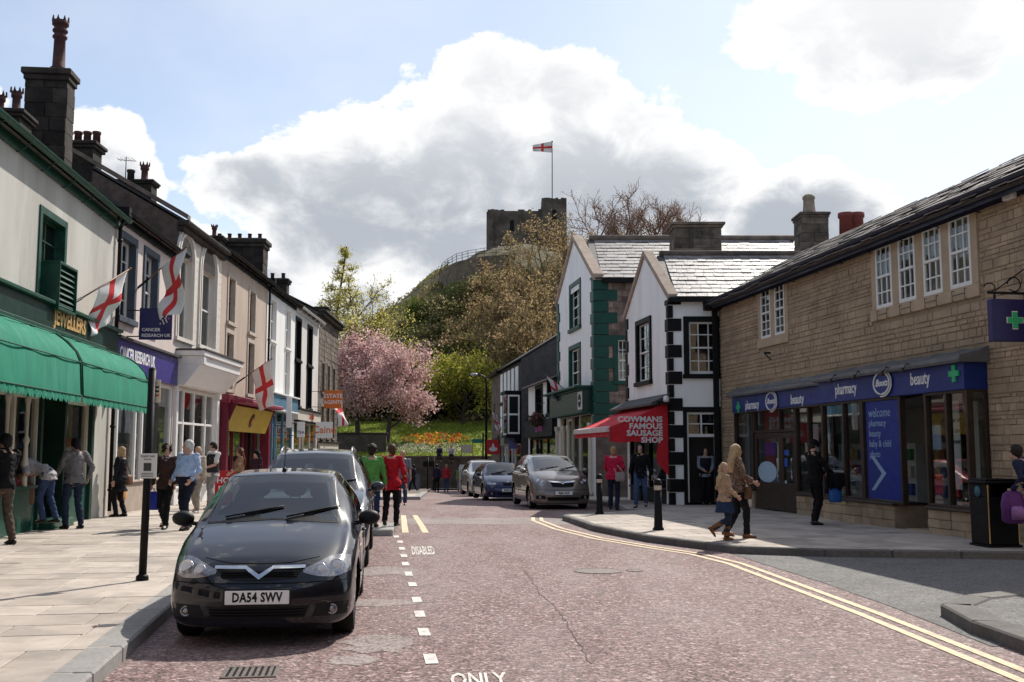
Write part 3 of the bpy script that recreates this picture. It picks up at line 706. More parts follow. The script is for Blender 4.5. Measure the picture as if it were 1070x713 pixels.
def shopfront(F, root, u0, u1, zb, zt, stall, framem, stallm, posts, trans=None, room=M_dark_room, depth=2.2, rec=.10, post=.08, glass=None, doors=()):
    """posts: u positions of glazing bars; doors: (u0,u1) bays with a door instead of a window"""
    M = F.M
    if stall > 0:
        q = MB(M); 
        edges = [u0]+sorted([x for d in doors for x in d])+[u1]
        for a, b in zip(edges[::2], edges[1::2]):
            if b-a > .05: q.box(a, b, -.3, -rec+.04, zb, zb+stall-.06); q.box(a, b, -.3, -rec+.10, zb+stall-.058, zb+stall)
        q.build('stall_riser', stallm, root, bevel=.01)
    fr = MB(M); xs = sorted([u0+post/2]+list(posts)+[u1-post/2])
    for x in xs: fr.box(x-post/2, x+post/2, -rec-.08, -rec+.03, zb, zt)
    fr.box(u0+post, u1-post, -rec-.075, -rec+.025, zt-.09, zt-.002)
    if trans:
        for a, b in zip(xs, xs[1:]): fr.box(a+post/2+.001, b-post/2-.001, -rec-.07, -rec+.02, trans-.035, trans+.035)
    f = fr.build('shop_window_frame', framem, root, bevel=.006)
    for a, b in zip(xs, xs[1:]):
        dr = any(d[0] < (a+b)/2 < d[1] for d in doors)
        g_ = MB(M); g_.box(a+post/2, b-post/2, -rec-.04, -rec-.03, zb+(.05 if dr else stall), zt-.05); g_.build('pane', glass or M_shopglass, f, recalc=False)
        if dr:
            d = MB(M); dz1 = trans or zt-.1
            d.box(a+post/2, b-post/2, -rec-.06, -rec-.01, zb+.04, zb+.85); d.box(a+post/2, a+post/2+.1, -rec-.06, -rec-.01, zb+.85, dz1-.04); d.box(b-post/2-.1, b-post/2, -rec-.06, -rec-.01, zb+.85, dz1-.04); d.box(a+post/2+.1, b-post/2-.1, -rec-.06, -rec-.01, dz1-.16, dz1-.04)
            dd = d.build('door', framem, root, bevel=.008)
            h = MB(M); h.tube([(b-post/2-.05, -rec+.03, zb+.95), (b-post/2-.05, -rec+.03, zb+1.25)], .014, 8); h.build('handle', M_chrome, dd)
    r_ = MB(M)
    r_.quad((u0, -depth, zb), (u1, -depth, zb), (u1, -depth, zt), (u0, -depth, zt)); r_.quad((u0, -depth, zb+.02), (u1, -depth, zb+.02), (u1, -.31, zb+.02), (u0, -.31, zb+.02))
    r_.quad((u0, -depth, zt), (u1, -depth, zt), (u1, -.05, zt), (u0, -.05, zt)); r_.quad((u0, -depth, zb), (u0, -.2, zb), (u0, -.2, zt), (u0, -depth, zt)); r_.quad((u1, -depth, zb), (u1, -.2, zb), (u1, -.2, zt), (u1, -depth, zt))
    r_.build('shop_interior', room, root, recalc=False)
    return f
def display(F, root, u0, u1, z, n, cols, seed, h=(.15, .5)):
    """goods standing on a shelf inside a shop window"""
    rr = random.Random(seed); u = u0
    sh = MB(F.M); sh.box(u0-.05, u1+.05, n-.18, n+.18, z-.03, z-.002); sh.build('display_shelf', M_trim_white, root)
    k = 0
    while u < u1-.1:
        w_ = rr.uniform(.10, .28); hh = rr.uniform(*h); q = MB(F.M); c = rr.choice(cols)
        if rr.random() < .5: q.box(u, u+w_*.85, n-.05, n+.05, z, z+hh)
        else: q.lathe([(w_*.4, 0), (w_*.45, hh*.2), (w_*.3, hh*.65), (w_*.13, hh*.8), (w_*.16, hh)], (u+w_*.45, n, z), 10)
        q.build('display_item', c, root); u += w_+.03
    
# flags: a pole held by a bracket on the wall, cross of red on white
M_flagw = mat('flag_white', (.72, .70, .69), .8, .05, 6, .15); M_flagr = mat('flag_red', (.60, .045, .05), .8, .08, 6, .15)
M_pole = mat('varnished_pole', (.16, .085, .045), .5, .2, 10, .1)
def flag(name, label, base, tip, hoist0, L_, H_, droop, group, seed=0, pole=True, r=.018, fly=None, nx=30, ny=18, cat='flag', wave=.10):
    """cloth hangs from the pole between hoist0 and the tip; droop is the fly direction"""
    root = thing(name, label, cat, tuple(base), 0, group)
    base, tip = V(base), V(tip); d = (tip-base).normalized()
    if pole:
        mb = MB(); mb.tube([base, tip], r, 8); mb.ell(tip, r*1.8, r*1.8, r*1.8); mb.build('pole', M_pole, root)
        q = MB(); q.tube([base-d*.05, base+d*.45], r*1.7, 8); q.build('pole_socket', M_black, root)
    f = V(droop).normalized(); a = tip-d*.03; P = []
    nrm = d.cross(f).normalized()
    for i in range(nx+1):
        s = i/nx; row = []
        for j in range(ny+1):
            t = j/ny
            p = a-d*(H_*t)*(1-.30*s)+f*(L_*s)
            p += nrm*wave*math.sin(s*7+t*3.0+seed)*(.25+s)*L_*.6+V((0, 0, -1))*(.10*s*s*L_*(1-t))
            p += nrm*.03*math.sin(s*15+t*9+seed*2)*s
            row.append(p)
        P.append(row)
    def cross(i, j):
        s, t = (i+.5)/nx, (j+.5)/ny; return 1 if abs(s-.5) < .066 or abs(t-.5) < .105 else 0
    mb = MB(); mb.grid(P, mfun=cross); o = mb.build('cloth', [M_flagw, M_flagr], root, recalc=False)
    sol = o.modifiers.new('thickness', 'SOLIDIFY'); sol.thickness = .004
    return root
# ================================================================ LEFT ROW
M_wG = mat('grey_cream_render', (.47, .46, .42), .9, .1, 1.2, .25, 60, col2=(.33, .32, .29), mix2=.65, sc2=.7, streak=.2)
M_wCR = mat('pink_cream_render', (.58, .50, .46), .9, .1, 1.2, .25, 60, col2=(.42, .36, .33), mix2=.5, sc2=.5, streak=.35)
M_wA = mat('cream_painted_ashlar', (.62, .58, .52), .8, .1, 1.5, .2, 50, col2=(.40, .36, .32), mix2=.6, sc2=.7, streak=.3)
M_wB = mat('beige_render', (.46, .37, .30), .9, .1, 1.2, .25, 60, col2=(.33, .27, .22), mix2=.5, sc2=.5, streak=.3)
M_wW = mat('white_render', (.78, .77, .75), .85, .06, 1.5, .2, 60, col2=(.50, .48, .45), mix2=.55, sc2=.8, streak=.18)
M_wK = mat('offwhite_render', (.62, .58, .55), .85, .08, 1.5, .2, 60, col2=(.45, .41, .38), mix2=.5, sc2=.6, streak=.3)
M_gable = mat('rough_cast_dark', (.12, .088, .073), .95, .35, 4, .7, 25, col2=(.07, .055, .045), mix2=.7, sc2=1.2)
M_green_d = mat('dark_green_paint', (.012, .060, .040), .42, .25, 5, .08, col2=(.03, .10, .075), mix2=.4, sc2=4)
M_green_b = mat('shop_green_paint', (.010, .036, .028), .4, .2, 4, .06)
M_stallg = mat('green_stall_paint', (.012, .072, .050), .35, .2, 3, .08, col2=(.012, .06, .045), mix2=.5, sc2=3)
M_cream = mat('cream_gloss', (.60, .56, .47), .5, .08, 5, .05)
M_yellow_room = mat('yellow_shop_wall', (.62, .52, .22), .8, .12, 1.5, .05)
M_gold = mat('gold_letter', (.72, .46, .20), .4, .1, 8, 0, metal=.4)
M_awng = mat('green_awning_canvas', (.006, .17, .105), .85, .14, 3, .12, 50, col2=(.02, .21, .14), mix2=.7, sc2=1.6, streak=.35)
M_awnr = mat('awning_rib', (.004, .07, .045), .7, .1, 5, 0)
M_bluegrey = mat('blue_grey_stone_paint', (.055, .068, .092), .7, .2, 4, .2)
M_purple = mat('violet_blue_fascia', (.042, .030, .19), .35, .08, 3, 0)
M_navy = mat('navy_sign', (.020, .020, .10), .35, .1, 3, 0)
M_letter = mat('white_letter', (.74, .74, .74), .5, .0, bump=0)
M_maroon = mat('maroon_paint', (.13, .012, .028), .4, .15, 4, .06)
M_maroon_c = mat('maroon_awning', (.20, .02, .045), .6, .15, 6, .1)
M_ysign = mat('yellow_fascia', (.40, .28, .03), .5, .12, 3, .05)
M_blueshop = mat('blue_shop_paint', (.085, .19, .28), .45, .12, 3, .06)
M_beige_blind = mat('beige_blind', (.50, .42, .34), .9, .1, 4, .1)
GOODS = [mat('goods_%s' % n, c, .6, .15, 8, 0) for n, c in (('red', (.45, .05, .05)), ('blue', (.06, .12, .35)), ('cream', (.6, .55, .45)), ('green', (.08, .25, .1)), ('brown', (.2, .11, .06)), ('gold', (.6, .42, .15)), ('grey', (.3, .3, .32)), ('pink', (.6, .28, .32)))]
ZP = .118
def zfl(F): p = F.w(F.W/2, 0, 0); return rz(p.y)+ZP
def big_sign_bar(F, root, u0, u1, z0, z1, d, m, name='fascia', cornice=None):
    mb = MB(F.M); mb.box(u0, u1, -.05, d, z0, z1); o = mb.build(name, m, root, bevel=.01)
    if cornice:
        c = MB(F.M); c.box(u0-.04, u1+.04, -.04, d+.10, z1+.002, z1+.07); c.box(u0-.02, u1+.02, -.04, d+.05, z0-.07, z0-.002); c.build('fascia_moulding', cornice, root, bevel=.01)
    return o
# ---- jeweller
F = FG; W_ = F.W
ze = F.hit(111, 217)[1]; ze0 = ze
w1 = rect(F, 43.5, 222, 66, 318)
r = root_for(F, 'shop_building', 'grey rendered jeweller shop with green gutter, green fascia and one green framed window', 'shop')
us0 = 0.2; zt = 2.72; zb = ZP-.1
uD0, uD1 = F.U(41, 500), F.U(66, 490)
uE = F.U(93, 490)
hole = (us0, uE+.1, zb, zt)
shell(F, r, -.4, ze, 10, .62, M_wG, [w1, hole], .18)
# faint ashlar lines cut in the render
mb = MB(F.M); 
gutter(F, r, -.5, W_, .30, ze-.1, M_green_d, .08)
sm = surround(F.M, *w1, .13, .03).build('window_surround', M_green_d, r, bevel=.006)
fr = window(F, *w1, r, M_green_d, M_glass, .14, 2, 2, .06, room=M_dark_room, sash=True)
# louvred vent box in the lower half of the window
u0v, u1v = w1[0]+.30, w1[1]+.02; z0v = w1[2]-.08; z1v = z0v+.95
mb = MB(F.M); mb.box(u0v, u1v, -.1, .30, z0v, z0v+.05); mb.box(u0v, u1v, -.1, .30, z1v-.05, z1v); mb.box(u0v, u0v+.04, -.1, .30, z0v+.05, z1v-.05); mb.box(u1v-.04, u1v, -.1, .30, z0v+.05, z1v-.05); mb.box(u0v+.04, u1v-.04, .0, .02, z0v+.05, z1v-.05)
vb = mb.build('vent_box', M_green_d, r, bevel=.006)
for i in range(7):
    q = MB(F.M); z = z0v+.09+i*.115; q.prism([(u0v+.041, .27, z), (u0v+.041, .20, z+.09), (u0v+.041, .19, z+.085), (u0v+.041, .26, z-.005)], (u1v-u0v-.082, 0, 0)); q.build('louvre', M_green_d, vb)
for i in range(5):
    q = MB(F.M); z = z0v+.12+i*.15; q.prism([(u1v+.001, -.02, z), (u1v+.001, .24, z), (u1v+.001, .24, z+.05), (u1v+.001, -.02, z+.05)], (.02, 0, 0)); q.build('louvre', M_cream, vb)
# fascia with gilt letters
zf1 = F.hit(112, 343)[1]; zf0 = F.hit(112, 366)[1]
zf1 = (zf1+F.hit(1, 305)[1])/2; zf0 = min(zf0, zf1-.45)
big_sign_bar(F, r, -.4, W_-.05, zf0, zf1, .16, M_green_b, cornice=M_green_d)
ua, ub = F.U(51, 340, .17), F.U(93, 350, .17)
me = text('JEWELLERS', .40, F.T((ua+ub)/2, .165, (zf0+zf1)/2+.01)@Matrix.Diagonal(((ub-ua)/2.45, 1.05, 1, 1)), M_gold, r, bold=.03, ext=.02)
# shop front: left window, recessed doorway with a step, right window
zs = ZP+.86
def post_turned(u):
    q = MB(F.M); q.lathe([(.05, 0), (.05, .2), (.03, .24), (.055, .4), (.035, .75), (.06, .85), (.03, .95), (.04, 1.5), (.055, 1.6), (.055, zt-zs-.02)], (u, -.02, zs), 10); q.build('turned_post', M_cream, r)
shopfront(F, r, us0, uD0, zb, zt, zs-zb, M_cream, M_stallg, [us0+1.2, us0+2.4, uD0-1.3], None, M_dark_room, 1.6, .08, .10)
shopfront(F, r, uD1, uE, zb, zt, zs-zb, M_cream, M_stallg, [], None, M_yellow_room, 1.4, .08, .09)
for u in (uD0-.75, uD0-1.75): post_turned(u)
display(F, r, us0+1.0, uD0-.3, zs+.1, -.45, GOODS, 3, (.1, .35)); display(F, r, uD1+.2, uE-.2, zs+.1, -.45, GOODS, 4, (.1, .5))
for a_, b_, c_, d_ in ((uD0-.06, uD0+.06, -.9, .02), (uD1-.06, uD1+.06, -.9, .02), (uE-.02, uE+.18, -.4, .04)): mb = MB(F.M); mb.box(a_, b_, c_, d_, zb, zt); mb.build('door_post', M_green_b, r, bevel=.01)
mb = MB(F.M); mb.box(uD0+.06, uD1-.06, -1.0, .28, zb, ZP+.17); mb.build('door_step', M_stallg, r, bevel=.02)
mb = MB(F.M); mb.quad((uD0, -1.2, zb), (uD1, -1.2, zb), (uD1, -1.2, zt), (uD0, -1.2, zt)); mb.quad((uD0, -1.2, zt), (uD1, -1.2, zt), (uD1, -.05, zt), (uD0, -.05, zt)); mb.build('porch_lining', M_yellow_room, r, recalc=False)
dm = MB(F.M); a_ = uD0+.07; dm.box(a_, a_+.05, -1.05, -.15, ZP+.17, ZP+1.0); dm.box(a_, a_+.05, -1.05, -.95, ZP+1.0, zt-.2); dm.box(a_, a_+.05, -.25, -.15, ZP+1.0, zt-.2); dm.box(a_, a_+.05, -.95, -.25, zt-.32, zt-.2); d_ = dm.build('door', M_green_b, r, bevel=.01)
q = MB(F.M); q.box(a_+.02, a_+.03, -.95, -.25, ZP+1.0, zt-.32); q.build('pane', M_shopglass, d_)
uC = F.U(86, 480)
# two green Dutch canopies
def canopy(label, u0, u1, zw, zf, pr, nrib):
    p = F.w((u0+u1)/2, 0, zw); root = thing('shop_canopy', label, 'awning', tuple(p), 0, 'green canopies over the jeweller window')
    prof = [(.10, zw), (.34, zw-.035), (.60, zw-.13), (.82, zw-.29), (.97, zw-.47), (1.06, zw-.66), (1.10, zf+.16)]
    prof = [(n*pr/1.1, z) for n, z in prof]
    nu = 40; P = [[(u0+(u1-u0)*i/nu, n+.022*noise.noise((i*.21, k*.8, u0))-.012*abs(math.sin(math.pi*i/nu*nrib))*(.5 if k in (0, 6) else 1), z-.035*abs(math.sin(math.pi*i/nu*nrib))*(0 if k in (0, 6) else 1)+.015*noise.noise((i*.4, k*.9, 5))*(0 if k in (0, 6) else 1)) for k, (n, z) in enumerate(prof)] for i in range(nu+1)]
    mb = MB(F.M); mb.grid(P)
    for i in (0, nu):                                    # rounded ends
        mb.poly([P[i][k] for k in range(7)]+[(P[i][0][0], .10, zf+.16)])
    mb.build('canvas', M_awng, root, recalc=False)
    n_sc = max(6, int((u1-u0)/.16)); mb = MB(F.M); row = []
    for i in range(n_sc*4+1):
        u = u0+(u1-u0)*i/(n_sc*4); row.append([(u, pr+.003+.008*math.sin(i*1.3), zf+.165), (u, pr+.008+.012*math.sin(i*.7), zf+.07-.07*abs(math.sin(math.pi*i/4)))])
    mb.grid(row)
    mb.build('valance', M_awng, root, recalc=False)
    for k in (2, 5):
        q = MB(F.M); q.tube([(u0, prof[k][0]+.012, prof[k][1]+.006), (u1, prof[k][0]+.012, prof[k][1]+.006)], .013, 6); q.build('hoop_rib', M_awnr, root)
    q = MB(F.M); q.tube([(u0, pr+.01, zf+.165), (u1, pr+.01, zf+.165)], .014, 6); q.build('front_rail', M_awnr, root)
    for u in (u0, u1):
        q = MB(F.M); q.tube([(u, n+.01, z+.008) for n, z in prof], .016, 6); q.build('end_hoop', M_awnr, root)
zw = zf0-.10; uj = F.U(68, 362, .1)
zfr = F.hit(152, 433, 1.1)[1]
uend = F.U(155, 425, 1.1)
uj = F.U(84, 420, 1.1)
canopy('green scalloped canopy over the jeweller window at the left edge', 0.0, uj-.05, zw, zfr, 1.12, 5)
canopy('green scalloped canopy over the jeweller door, nearest the charity shop', uj+.05, uend, zw, zfr, 1.12, 4)
downpipe(F, r, W_-.02, ZP+.1, ze-.2, M_black)
# block chimney with one tall crowned pot
ctr = at(50, 150, 24.6); uu, nn = (ctr-F.wp0).dot(F.u), (ctr-F.wp0).dot(F.n)
ztop = at(50, 74, 24.6).z
ch = chimney(F.M, r, uu, nn, ze+.3, ztop, .58, .95, M_stone_d, .10, .34, seed=4, course=.33)
pp = at(61, 70, 24.6); add_pots(F.M, ch, [(uu, (pp-F.wp0).dot(F.n), ztop-.02)], 'tall', M_brick_pot, (at(61, 18, 24.6).z-ztop)/1.6, 1.35)
# small stacks glimpsed behind on the near end of the roof
c2 = at(10, 110, 22.8); u2, n2_ = (c2-F.wp0).dot(F.u), (c2-F.wp0).dot(F.n)
ch2 = chimney(F.M, r, u2, n2_, ze+.5, at(10, 118, 22.8).z, .8, .8, M_stone_d, .08, .2, blocks=False)
add_pots(F.M, ch2, [(u2-.1, n2_+.18, at(10, 118, 22.8).z), (u2+.2, n2_-.28, at(10, 118, 22.8).z)], 'crown', M_brick_pot, .72)
# ---- charity shop
F = FCR; W_ = F.W; ze = F.hit(182, 260)[1]; ze = (ze+F.hit(118, 216)[1])/2
r = root_for(F, 'shop_building', 'pink cream charity shop with two blue-grey framed windows and a violet fascia', 'shop')
wa = rect(F, 127, 247, 140, 331); wb = rect(F, 152, 262, 163.5, 331); wb = (wb[0], wb[1], wa[2], wa[3])
z = zfl(F); zt = F.hit(115, 372)[1]-.1; 
ua, ub = .15, W_-.15
zf0, zf1 = F.hit(172, 401)[1], F.hit(172, 371)[1]
shell(F, r, -.5, ze, 10, .6, M_wCR, [wa, wb, (ua, ub, z-.2, zf0-.02)], .2)
gutter(F, r, 0, W_, .28, ze-.08, M_black, .07)
for w_ in (wa, wb):
    surround(F.M, *w_, .16, .04).build('window_surround', M_bluegrey, r, bevel=.006)
    window(F, *w_, r, M_trim_white, M_glass, .17, 1, 2, .07, room=M_dark_room, curtain=(M_curtain, .9))
big_sign_bar(F, r, .02, W_-.06, zf0, zf1, .10, M_purple)
q = MB(F.M); q.box(.0, W_-.04, -.02, .2, zf1+.003, zf1+.06); q.build('fascia_moulding', M_slate_d, r)
ta, tb = F.U(122, 380, .11), F.U(164, 390, .11)
text('CANCER RESEARCH UK', .34, F.T((ta+tb)/2, .105, (zf0+zf1)/2+.06)@Matrix.Diagonal(((tb-ta)/4.15, 1.25, 1, 1)), M_letter, r, bold=.02, ext=.006)
shopfront(F, r, ua, ub, z-.2, zf0-.02, 1.0, M_trim_white, mat('beige_stall', (.36, .30, .25), .8, .15, 3, .2), [F.U(117, 450), F.U(124, 450), F.U(143, 450), F.U(150, 450)], None, mat('pale_shop_room', (.34, .33, .31), .9, .2, 1, 0), 1.8, .06, .10)
display(F, r, ua+.2, ub-1.6, z+.9, -.5, GOODS, 9, (.15, .7))
# mannequin-like white dress form in the window
um = F.U(139, 440, -.5); q = MB(F.M); q.lathe([(.02, 0), (.02, .45), (.17, .5), (.16, .7), (.115, .86), (.16, 1.05), (.17, 1.15), (.06, 1.24), (.055, 1.3), (.09, 1.38), (.095, 1.46), (.05, 1.54)], (um, -.55, z+.85), 14); q.build('dress_form', mat('white_form', (.6, .59, .57), .7, .05, 5, 0), r)
# hanging sign board
def hanging_sign(name, label, F, u, z0, z1, n0, n1, face, lines, t=.06, arm=True, logo=None, lc=None, group=None):
    p = F.w(u, n0, (z0+z1)/2); root = thing(name, label, 'sign', tuple(p), 0, group)
    mb = MB(F.M); mb.box(u-t/2, u+t/2, n0, n1, z0, z1); mb.build('board', face, root, bevel=.008)
    if arm:
        q = MB(F.M); q.tube([(u, -.02, z1-.06), (u, n0+.02, z1-.06)], .016, 6); q.tube([(u, -.02, z0+.08), (u, n0+.02, z0+.08)], .016, 6); q.build('bracket', M_black, root)
    side = -1 if F.u.y > 0 else 1                         # the face that looks back at the street's near end
    nn = F.u*side; n_cam = nn
    t_ = V((0, 0, 1)).cross(n_cam)
    for txt, sz, fu, fz, m in lines:
        p = F.w(u, n0+(n1-n0)*fu, z0+(z1-z0)*fz)+n_cam*(t/2+.002)
        Mx = Matrix.Translation(p)@Matrix(((t_.x, 0, n_cam.x, 0), (t_.y, 0, n_cam.y, 0), (0, 1, 0, 0), (0, 0, 0, 1)))
        text(txt, sz, Mx, m, root, bold=.015, ext=.003)
    return root, t_, n_cam
us_ = F.U(150, 340, .4); D_ = F.w(us_, 0, 0).y
n0 = (at(145.5, 340, D_)-F.wp0).dot(F.n); n1 = (at(179, 340, D_)-F.wp0).dot(F.n)
z1s, z0s = at(160, 322, D_).z, at(160, 355, D_).z
hs, t_, nc = hanging_sign('hanging_sign', 'square navy hanging sign with white letters and a chevron of dots', F, us_, z0s, z1s, n0, n1, M_navy, [('CANCER', .115, .37, .31, M_letter), ('RESEARCH UK', .112, .53, .13, M_letter)])
for i in range(7):
    for j in range(4):
        k = abs(3-i); 
        if (i+j) % 2 and not 0: continue
        fu = .68+.055*(j-k*.6+1.2); fz = .55+(i-3)*.055+.12
        if not .5 < fu < .96: continue
        p = F.w(us_, n0+(n1-n0)*fu, z0s+(z1s-z0s)*fz)+nc*.033; q = MB(); q.lathe([(.018, 0), (.018, .003)], p, 8, M2=Matrix(((t_.x, 0, nc.x), (t_.y, 0, nc.y), (0, 1, 0)))); q.build('dot', M_letter if (i, j) != (3, 3) else mat('pink_dot', (.6, .1, .35), .5, 0, bump=0), hs)
# ---- arched building
F = FA; W_ = F.W; ze = F.hit(184, 228)[1]
r = root_for(F, 'shop_building', 'cream painted building with two tall arched windows and a white shop front', 'shop')
z = zfl(F); zc1, zc0 = F.hit(181, 365)[1], F.hit(181, 402)[1]
aw = [rect(F, 188, 262, 200, 345), rect(F, 211, 275, 224, 362)]
zz0, zz1 = (aw[0][2]+aw[1][2])/2-.1, (aw[0][3]+aw[1][3])/2-.15
aw = [(a, b, zz0, zz1) for a, b, _, _ in aw]
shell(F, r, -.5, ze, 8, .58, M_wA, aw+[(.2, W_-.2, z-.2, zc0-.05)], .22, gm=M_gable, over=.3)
for a, b, c, d in aw:
    fr = window(F, a, b, c, d, r, M_trim_white, M_glass, .17, 1, 1, .06, room=M_dark_room)
    # round arch: moulded ring and infill head
    cx_, R_ = (a+b)/2, (b-a)/2
    q = MB(F.M)
    for rad, t, w_ in ((R_+.12, .05, .10), (R_+.24, .03, .10)):
        pts = [(cx_-rad, c)]+[(cx_+rad*math.cos(math.pi-math.pi*i/16), d+rad*math.sin(math.pi*i/16)*.95) for i in range(17)]+[(cx_+rad, c)]
        for p_, q_ in zip(pts, pts[1:]): q.beam((p_[0], t/2, p_[1]), (q_[0], t/2, q_[1]), w_, t+.04, up=(0, 1, 0))
    q.box(a-.3, b+.3, -.01, .10, c-.12, c-.003)
    q.build('arch_moulding', M_wA, r)
    q = MB(F.M); P = [[(cx_+(R_)*math.cos(math.pi*i/16), .002, d+(R_)*math.sin(math.pi*i/16)*.95) for i in range(17)], [(cx_+R_*math.cos(math.pi*i/16), .002, d) for i in range(17)]]
    q.grid(P); q.build('arch_head', M_glass and mat('dark_fanlight', (.06, .06, .065), .2, .1, 2, 0, spec=.6), fr, recalc=False)
mb = MB(F.M); 
for i in range(11):
    zz = zc1+.5+i*(ze-.6-zc1-.5)/10; xs_ = [0.0]+[x for a, b, c, d in aw for x in (a-.32, b+.32)]+[W_]
    for p_, q_ in zip(xs_[::2], xs_[1::2]):
        if q_-p_ > .03: mb.box(p_, q_, -.005, .006, zz, zz+.02)
mb.build('ashlar_joint', M_wA, r)
mb = MB(F.M); mb.box(-.05, W_+.02, -.05, .16, ze-.30, ze-.14); mb.box(-.08, W_+.02, -.05, .30, ze-.139, ze+.03); mb.build('eaves_cornice', M_stone_d, r, bevel=.02)
# coping of the tall gable, seen over the charity shop
mb = MB(F.M); mb.prism([(-.06, .25, ze+.05), (.22, .25, ze+.05), (.22, -4.0, ze+.05+.58*4.25), (-.06, -4.0, ze+.05+.58*4.25)], (0, 0, .14)); mb.build('gable_coping', M_stone_b, r)
# white shop cornice box
n1c = .85
mb = MB(F.M); mb.box(.0, W_-.1, -.05, n1c, zc1-.16, zc1); mb.box(.05, W_-.15, -.05, n1c-.08, zc1-.42, zc1-.162); mb.prism([(.05, .0, zc0), (.05, .28, zc0), (.05, n1c-.1, zc1-.422), (.05, 0, zc1-.422)], (W_-.2, 0, 0)); mb.box(.1, .35, .2, n1c-.03, zc1-.41, zc1-.165); mb.build('shop_cornice', M_trim_white, r, bevel=.015)
mb = MB(F.M); mb.box(-.02, W_-.08, -.06, n1c+.04, zc1+.002, zc1+.05); mb.build('lead_flashing', M_slate_d, r)
mb = MB(F.M); mb.box(W_-.42, W_-.12, -.05, .10, z-.2, zc0-.2); mb.box(W_-.46, W_-.08, -.05, .14, zc0-.199, zc0+.05); mb.build('pilaster', M_trim_white, r, bevel=.015); mb = MB(F.M); mb.box(.02, .22, -.05, .08, z-.2, zc0); mb.build('pilaster', M_trim_white, r, bevel=.015)
shopfront(F, r, .2, W_-.4, z-.2, zc0-.05, .75, M_trim_white, M_trim_white, [F.U(192, 450), F.U(203, 450), F.U(215, 450)], zc0-.05-1.05, mat('dim_shop_room', (.13, .11, .10), .9, .3, 1, 0), 1.8, .05, .11)
display(F, r, .5, W_-.8, z+.7, -.5, GOODS, 12, (.2, .7))
gx = at(86, 160, 31.4); ug, ng = .35, (gx-F.wp0).dot(F.n)
cha = chimney(F.M, r, ug, ng, ze+1.2, at(86, 150, 31.4).z, .8, 1.0, M_stone_d, .1, .25, blocks=False)
add_pots(F.M, cha, [(ug, ng+.42-.28*i, at(86, 150, 31.4).z-.02) for i in range(4)], 'plain', M_brick_pot, .9)
# ---- beige building
F = FB; W_ = F.W; z = zfl(F)
zeB = F.hit(277, 292)[1]; ze = ze*.5+zeB*.5+.05
r = root_for(F, 'shop_building', 'beige rendered building with four stone framed windows above a maroon shop', 'shop')
ws = [rect(F, 239, 285, 247, 350), rect(F, 262, 303, 271, 362), rect(F, 236, 341, 245, 410), rect(F, 259, 353, 270, 416)]
hu = (ws[0][0], ws[0][1]+.1, ws[0][2]+.35, ws[0][3]); 
zu1, zu0 = ws[1][3]-.05, ws[1][3]-1.65; zl1 = ws[3][3]-.15; zl0 = zl1-2.0
ws = [(ws[0][0], ws[0][0]+.95, zu0, zu1), (ws[1][0]-.2, ws[1][0]+.8, zu0, zu1), (ws[0][0]-.1, ws[0][0]+.9, zl0, zl1), (ws[1][0]-.25, ws[1][0]+.8, zl0, zl1)]
zt = zl0-.55
shell(F, r, -.6, ze, 8, .58, M_wB, ws+[(.25, W_-.3, z-.2, zt)], .2, over=.3)
gutter(F, r, 0, W_, .32, ze-.08, M_black, .08)
for w_ in ws:
    surround(F.M, *w_, .14, .035).build('window_surround', mat('pale_stone_trim', (.44, .38, .32), .85, .15, 4, .2), r, bevel=.006)
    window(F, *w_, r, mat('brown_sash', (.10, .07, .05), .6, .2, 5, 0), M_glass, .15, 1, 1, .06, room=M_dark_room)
# maroon shop with drop awning and yellow board
mb = MB(F.M); mb.box(.1, W_-.15, -.05, .35, zt-.02, zt+.32); mb.box(.1, .4, -.05, .3, z-.2, zt-.022); mb.box(W_-.5, W_-.15, -.05, .3, z-.2, zt-.022); mb.build('shop_surround', M_maroon, r, bevel=.02)
mb = MB(F.M); mb.box(.35, W_-.35, .36, .85, zt+.02, zt+.16); mb.build('awning_box', M_maroon_c, r, bevel=.03)
mb = MB(F.M); mb.prism([(.5, .12, zt-.92), (.5, .16, zt-.94), (.5, .46, zt-.06), (.5, .40, zt-.03)], (W_-1.0, 0, 0)); ys = mb.build('sloped_signboard', M_ysign, r)
for u in (.42, W_-.48):
    q = MB(F.M); q.prism([(u, .0, zt-1.1), (u, .08, zt-1.1), (u, .55, zt+.0), (u, .0, zt+.0)], (.07, 0, 0)); q.build('sign_cheek', M_maroon, r)
c_ = F.w(W_/2, .31, zt-.50); em = MB(); ax = (F.n*.94+V((0, 0, -.33))).normalized(); em.lathe([(.26, 0), (.26, .02), (.20, .03)], c_+ax*.02, 18, M2=ax.to_track_quat('Z', 'Y').to_matrix()); em.build('round_emblem', mat('dark_emblem', (.09, .03, .02), .5, .2, 9, 0), ys)
em = MB(); em.lathe([(.13, 0), (.10, .03)], c_+ax*.045, 14, M2=ax.to_track_quat('Z', 'Y').to_matrix()); em.build('emblem_centre', mat('orange_emblem', (.5, .2, .04), .5, .2, 9, 0), ys)
shopfront(F, r, .4, W_-.5, z-.2, zt-.03, .5, M_maroon, M_maroon, [2.0, 3.2, 4.8], None, M_dark_room, 1.6, .25, .09, doors=((2.0, 3.2),))
display(F, r, 3.6, W_-.8, z+.6, -.6, GOODS, 15, (.2, .8))
xc = at(248, 268, 43.3); uc, nc_ = W_-.2, (xc-F.wp0).dot(F.n)
zt_c = at(250, 250, 43.3).z
chb = chimney(F.M, r, uc, nc_, ze+.1, zt_c, .9, 2.3, M_stone_d, .14, .4, seed=8, course=.32)
add_pots(F.M, chb, [(uc, nc_+.9-.42*i, zt_c-.02) for i in range(5)], 'plain', M_brick_pot, .62)
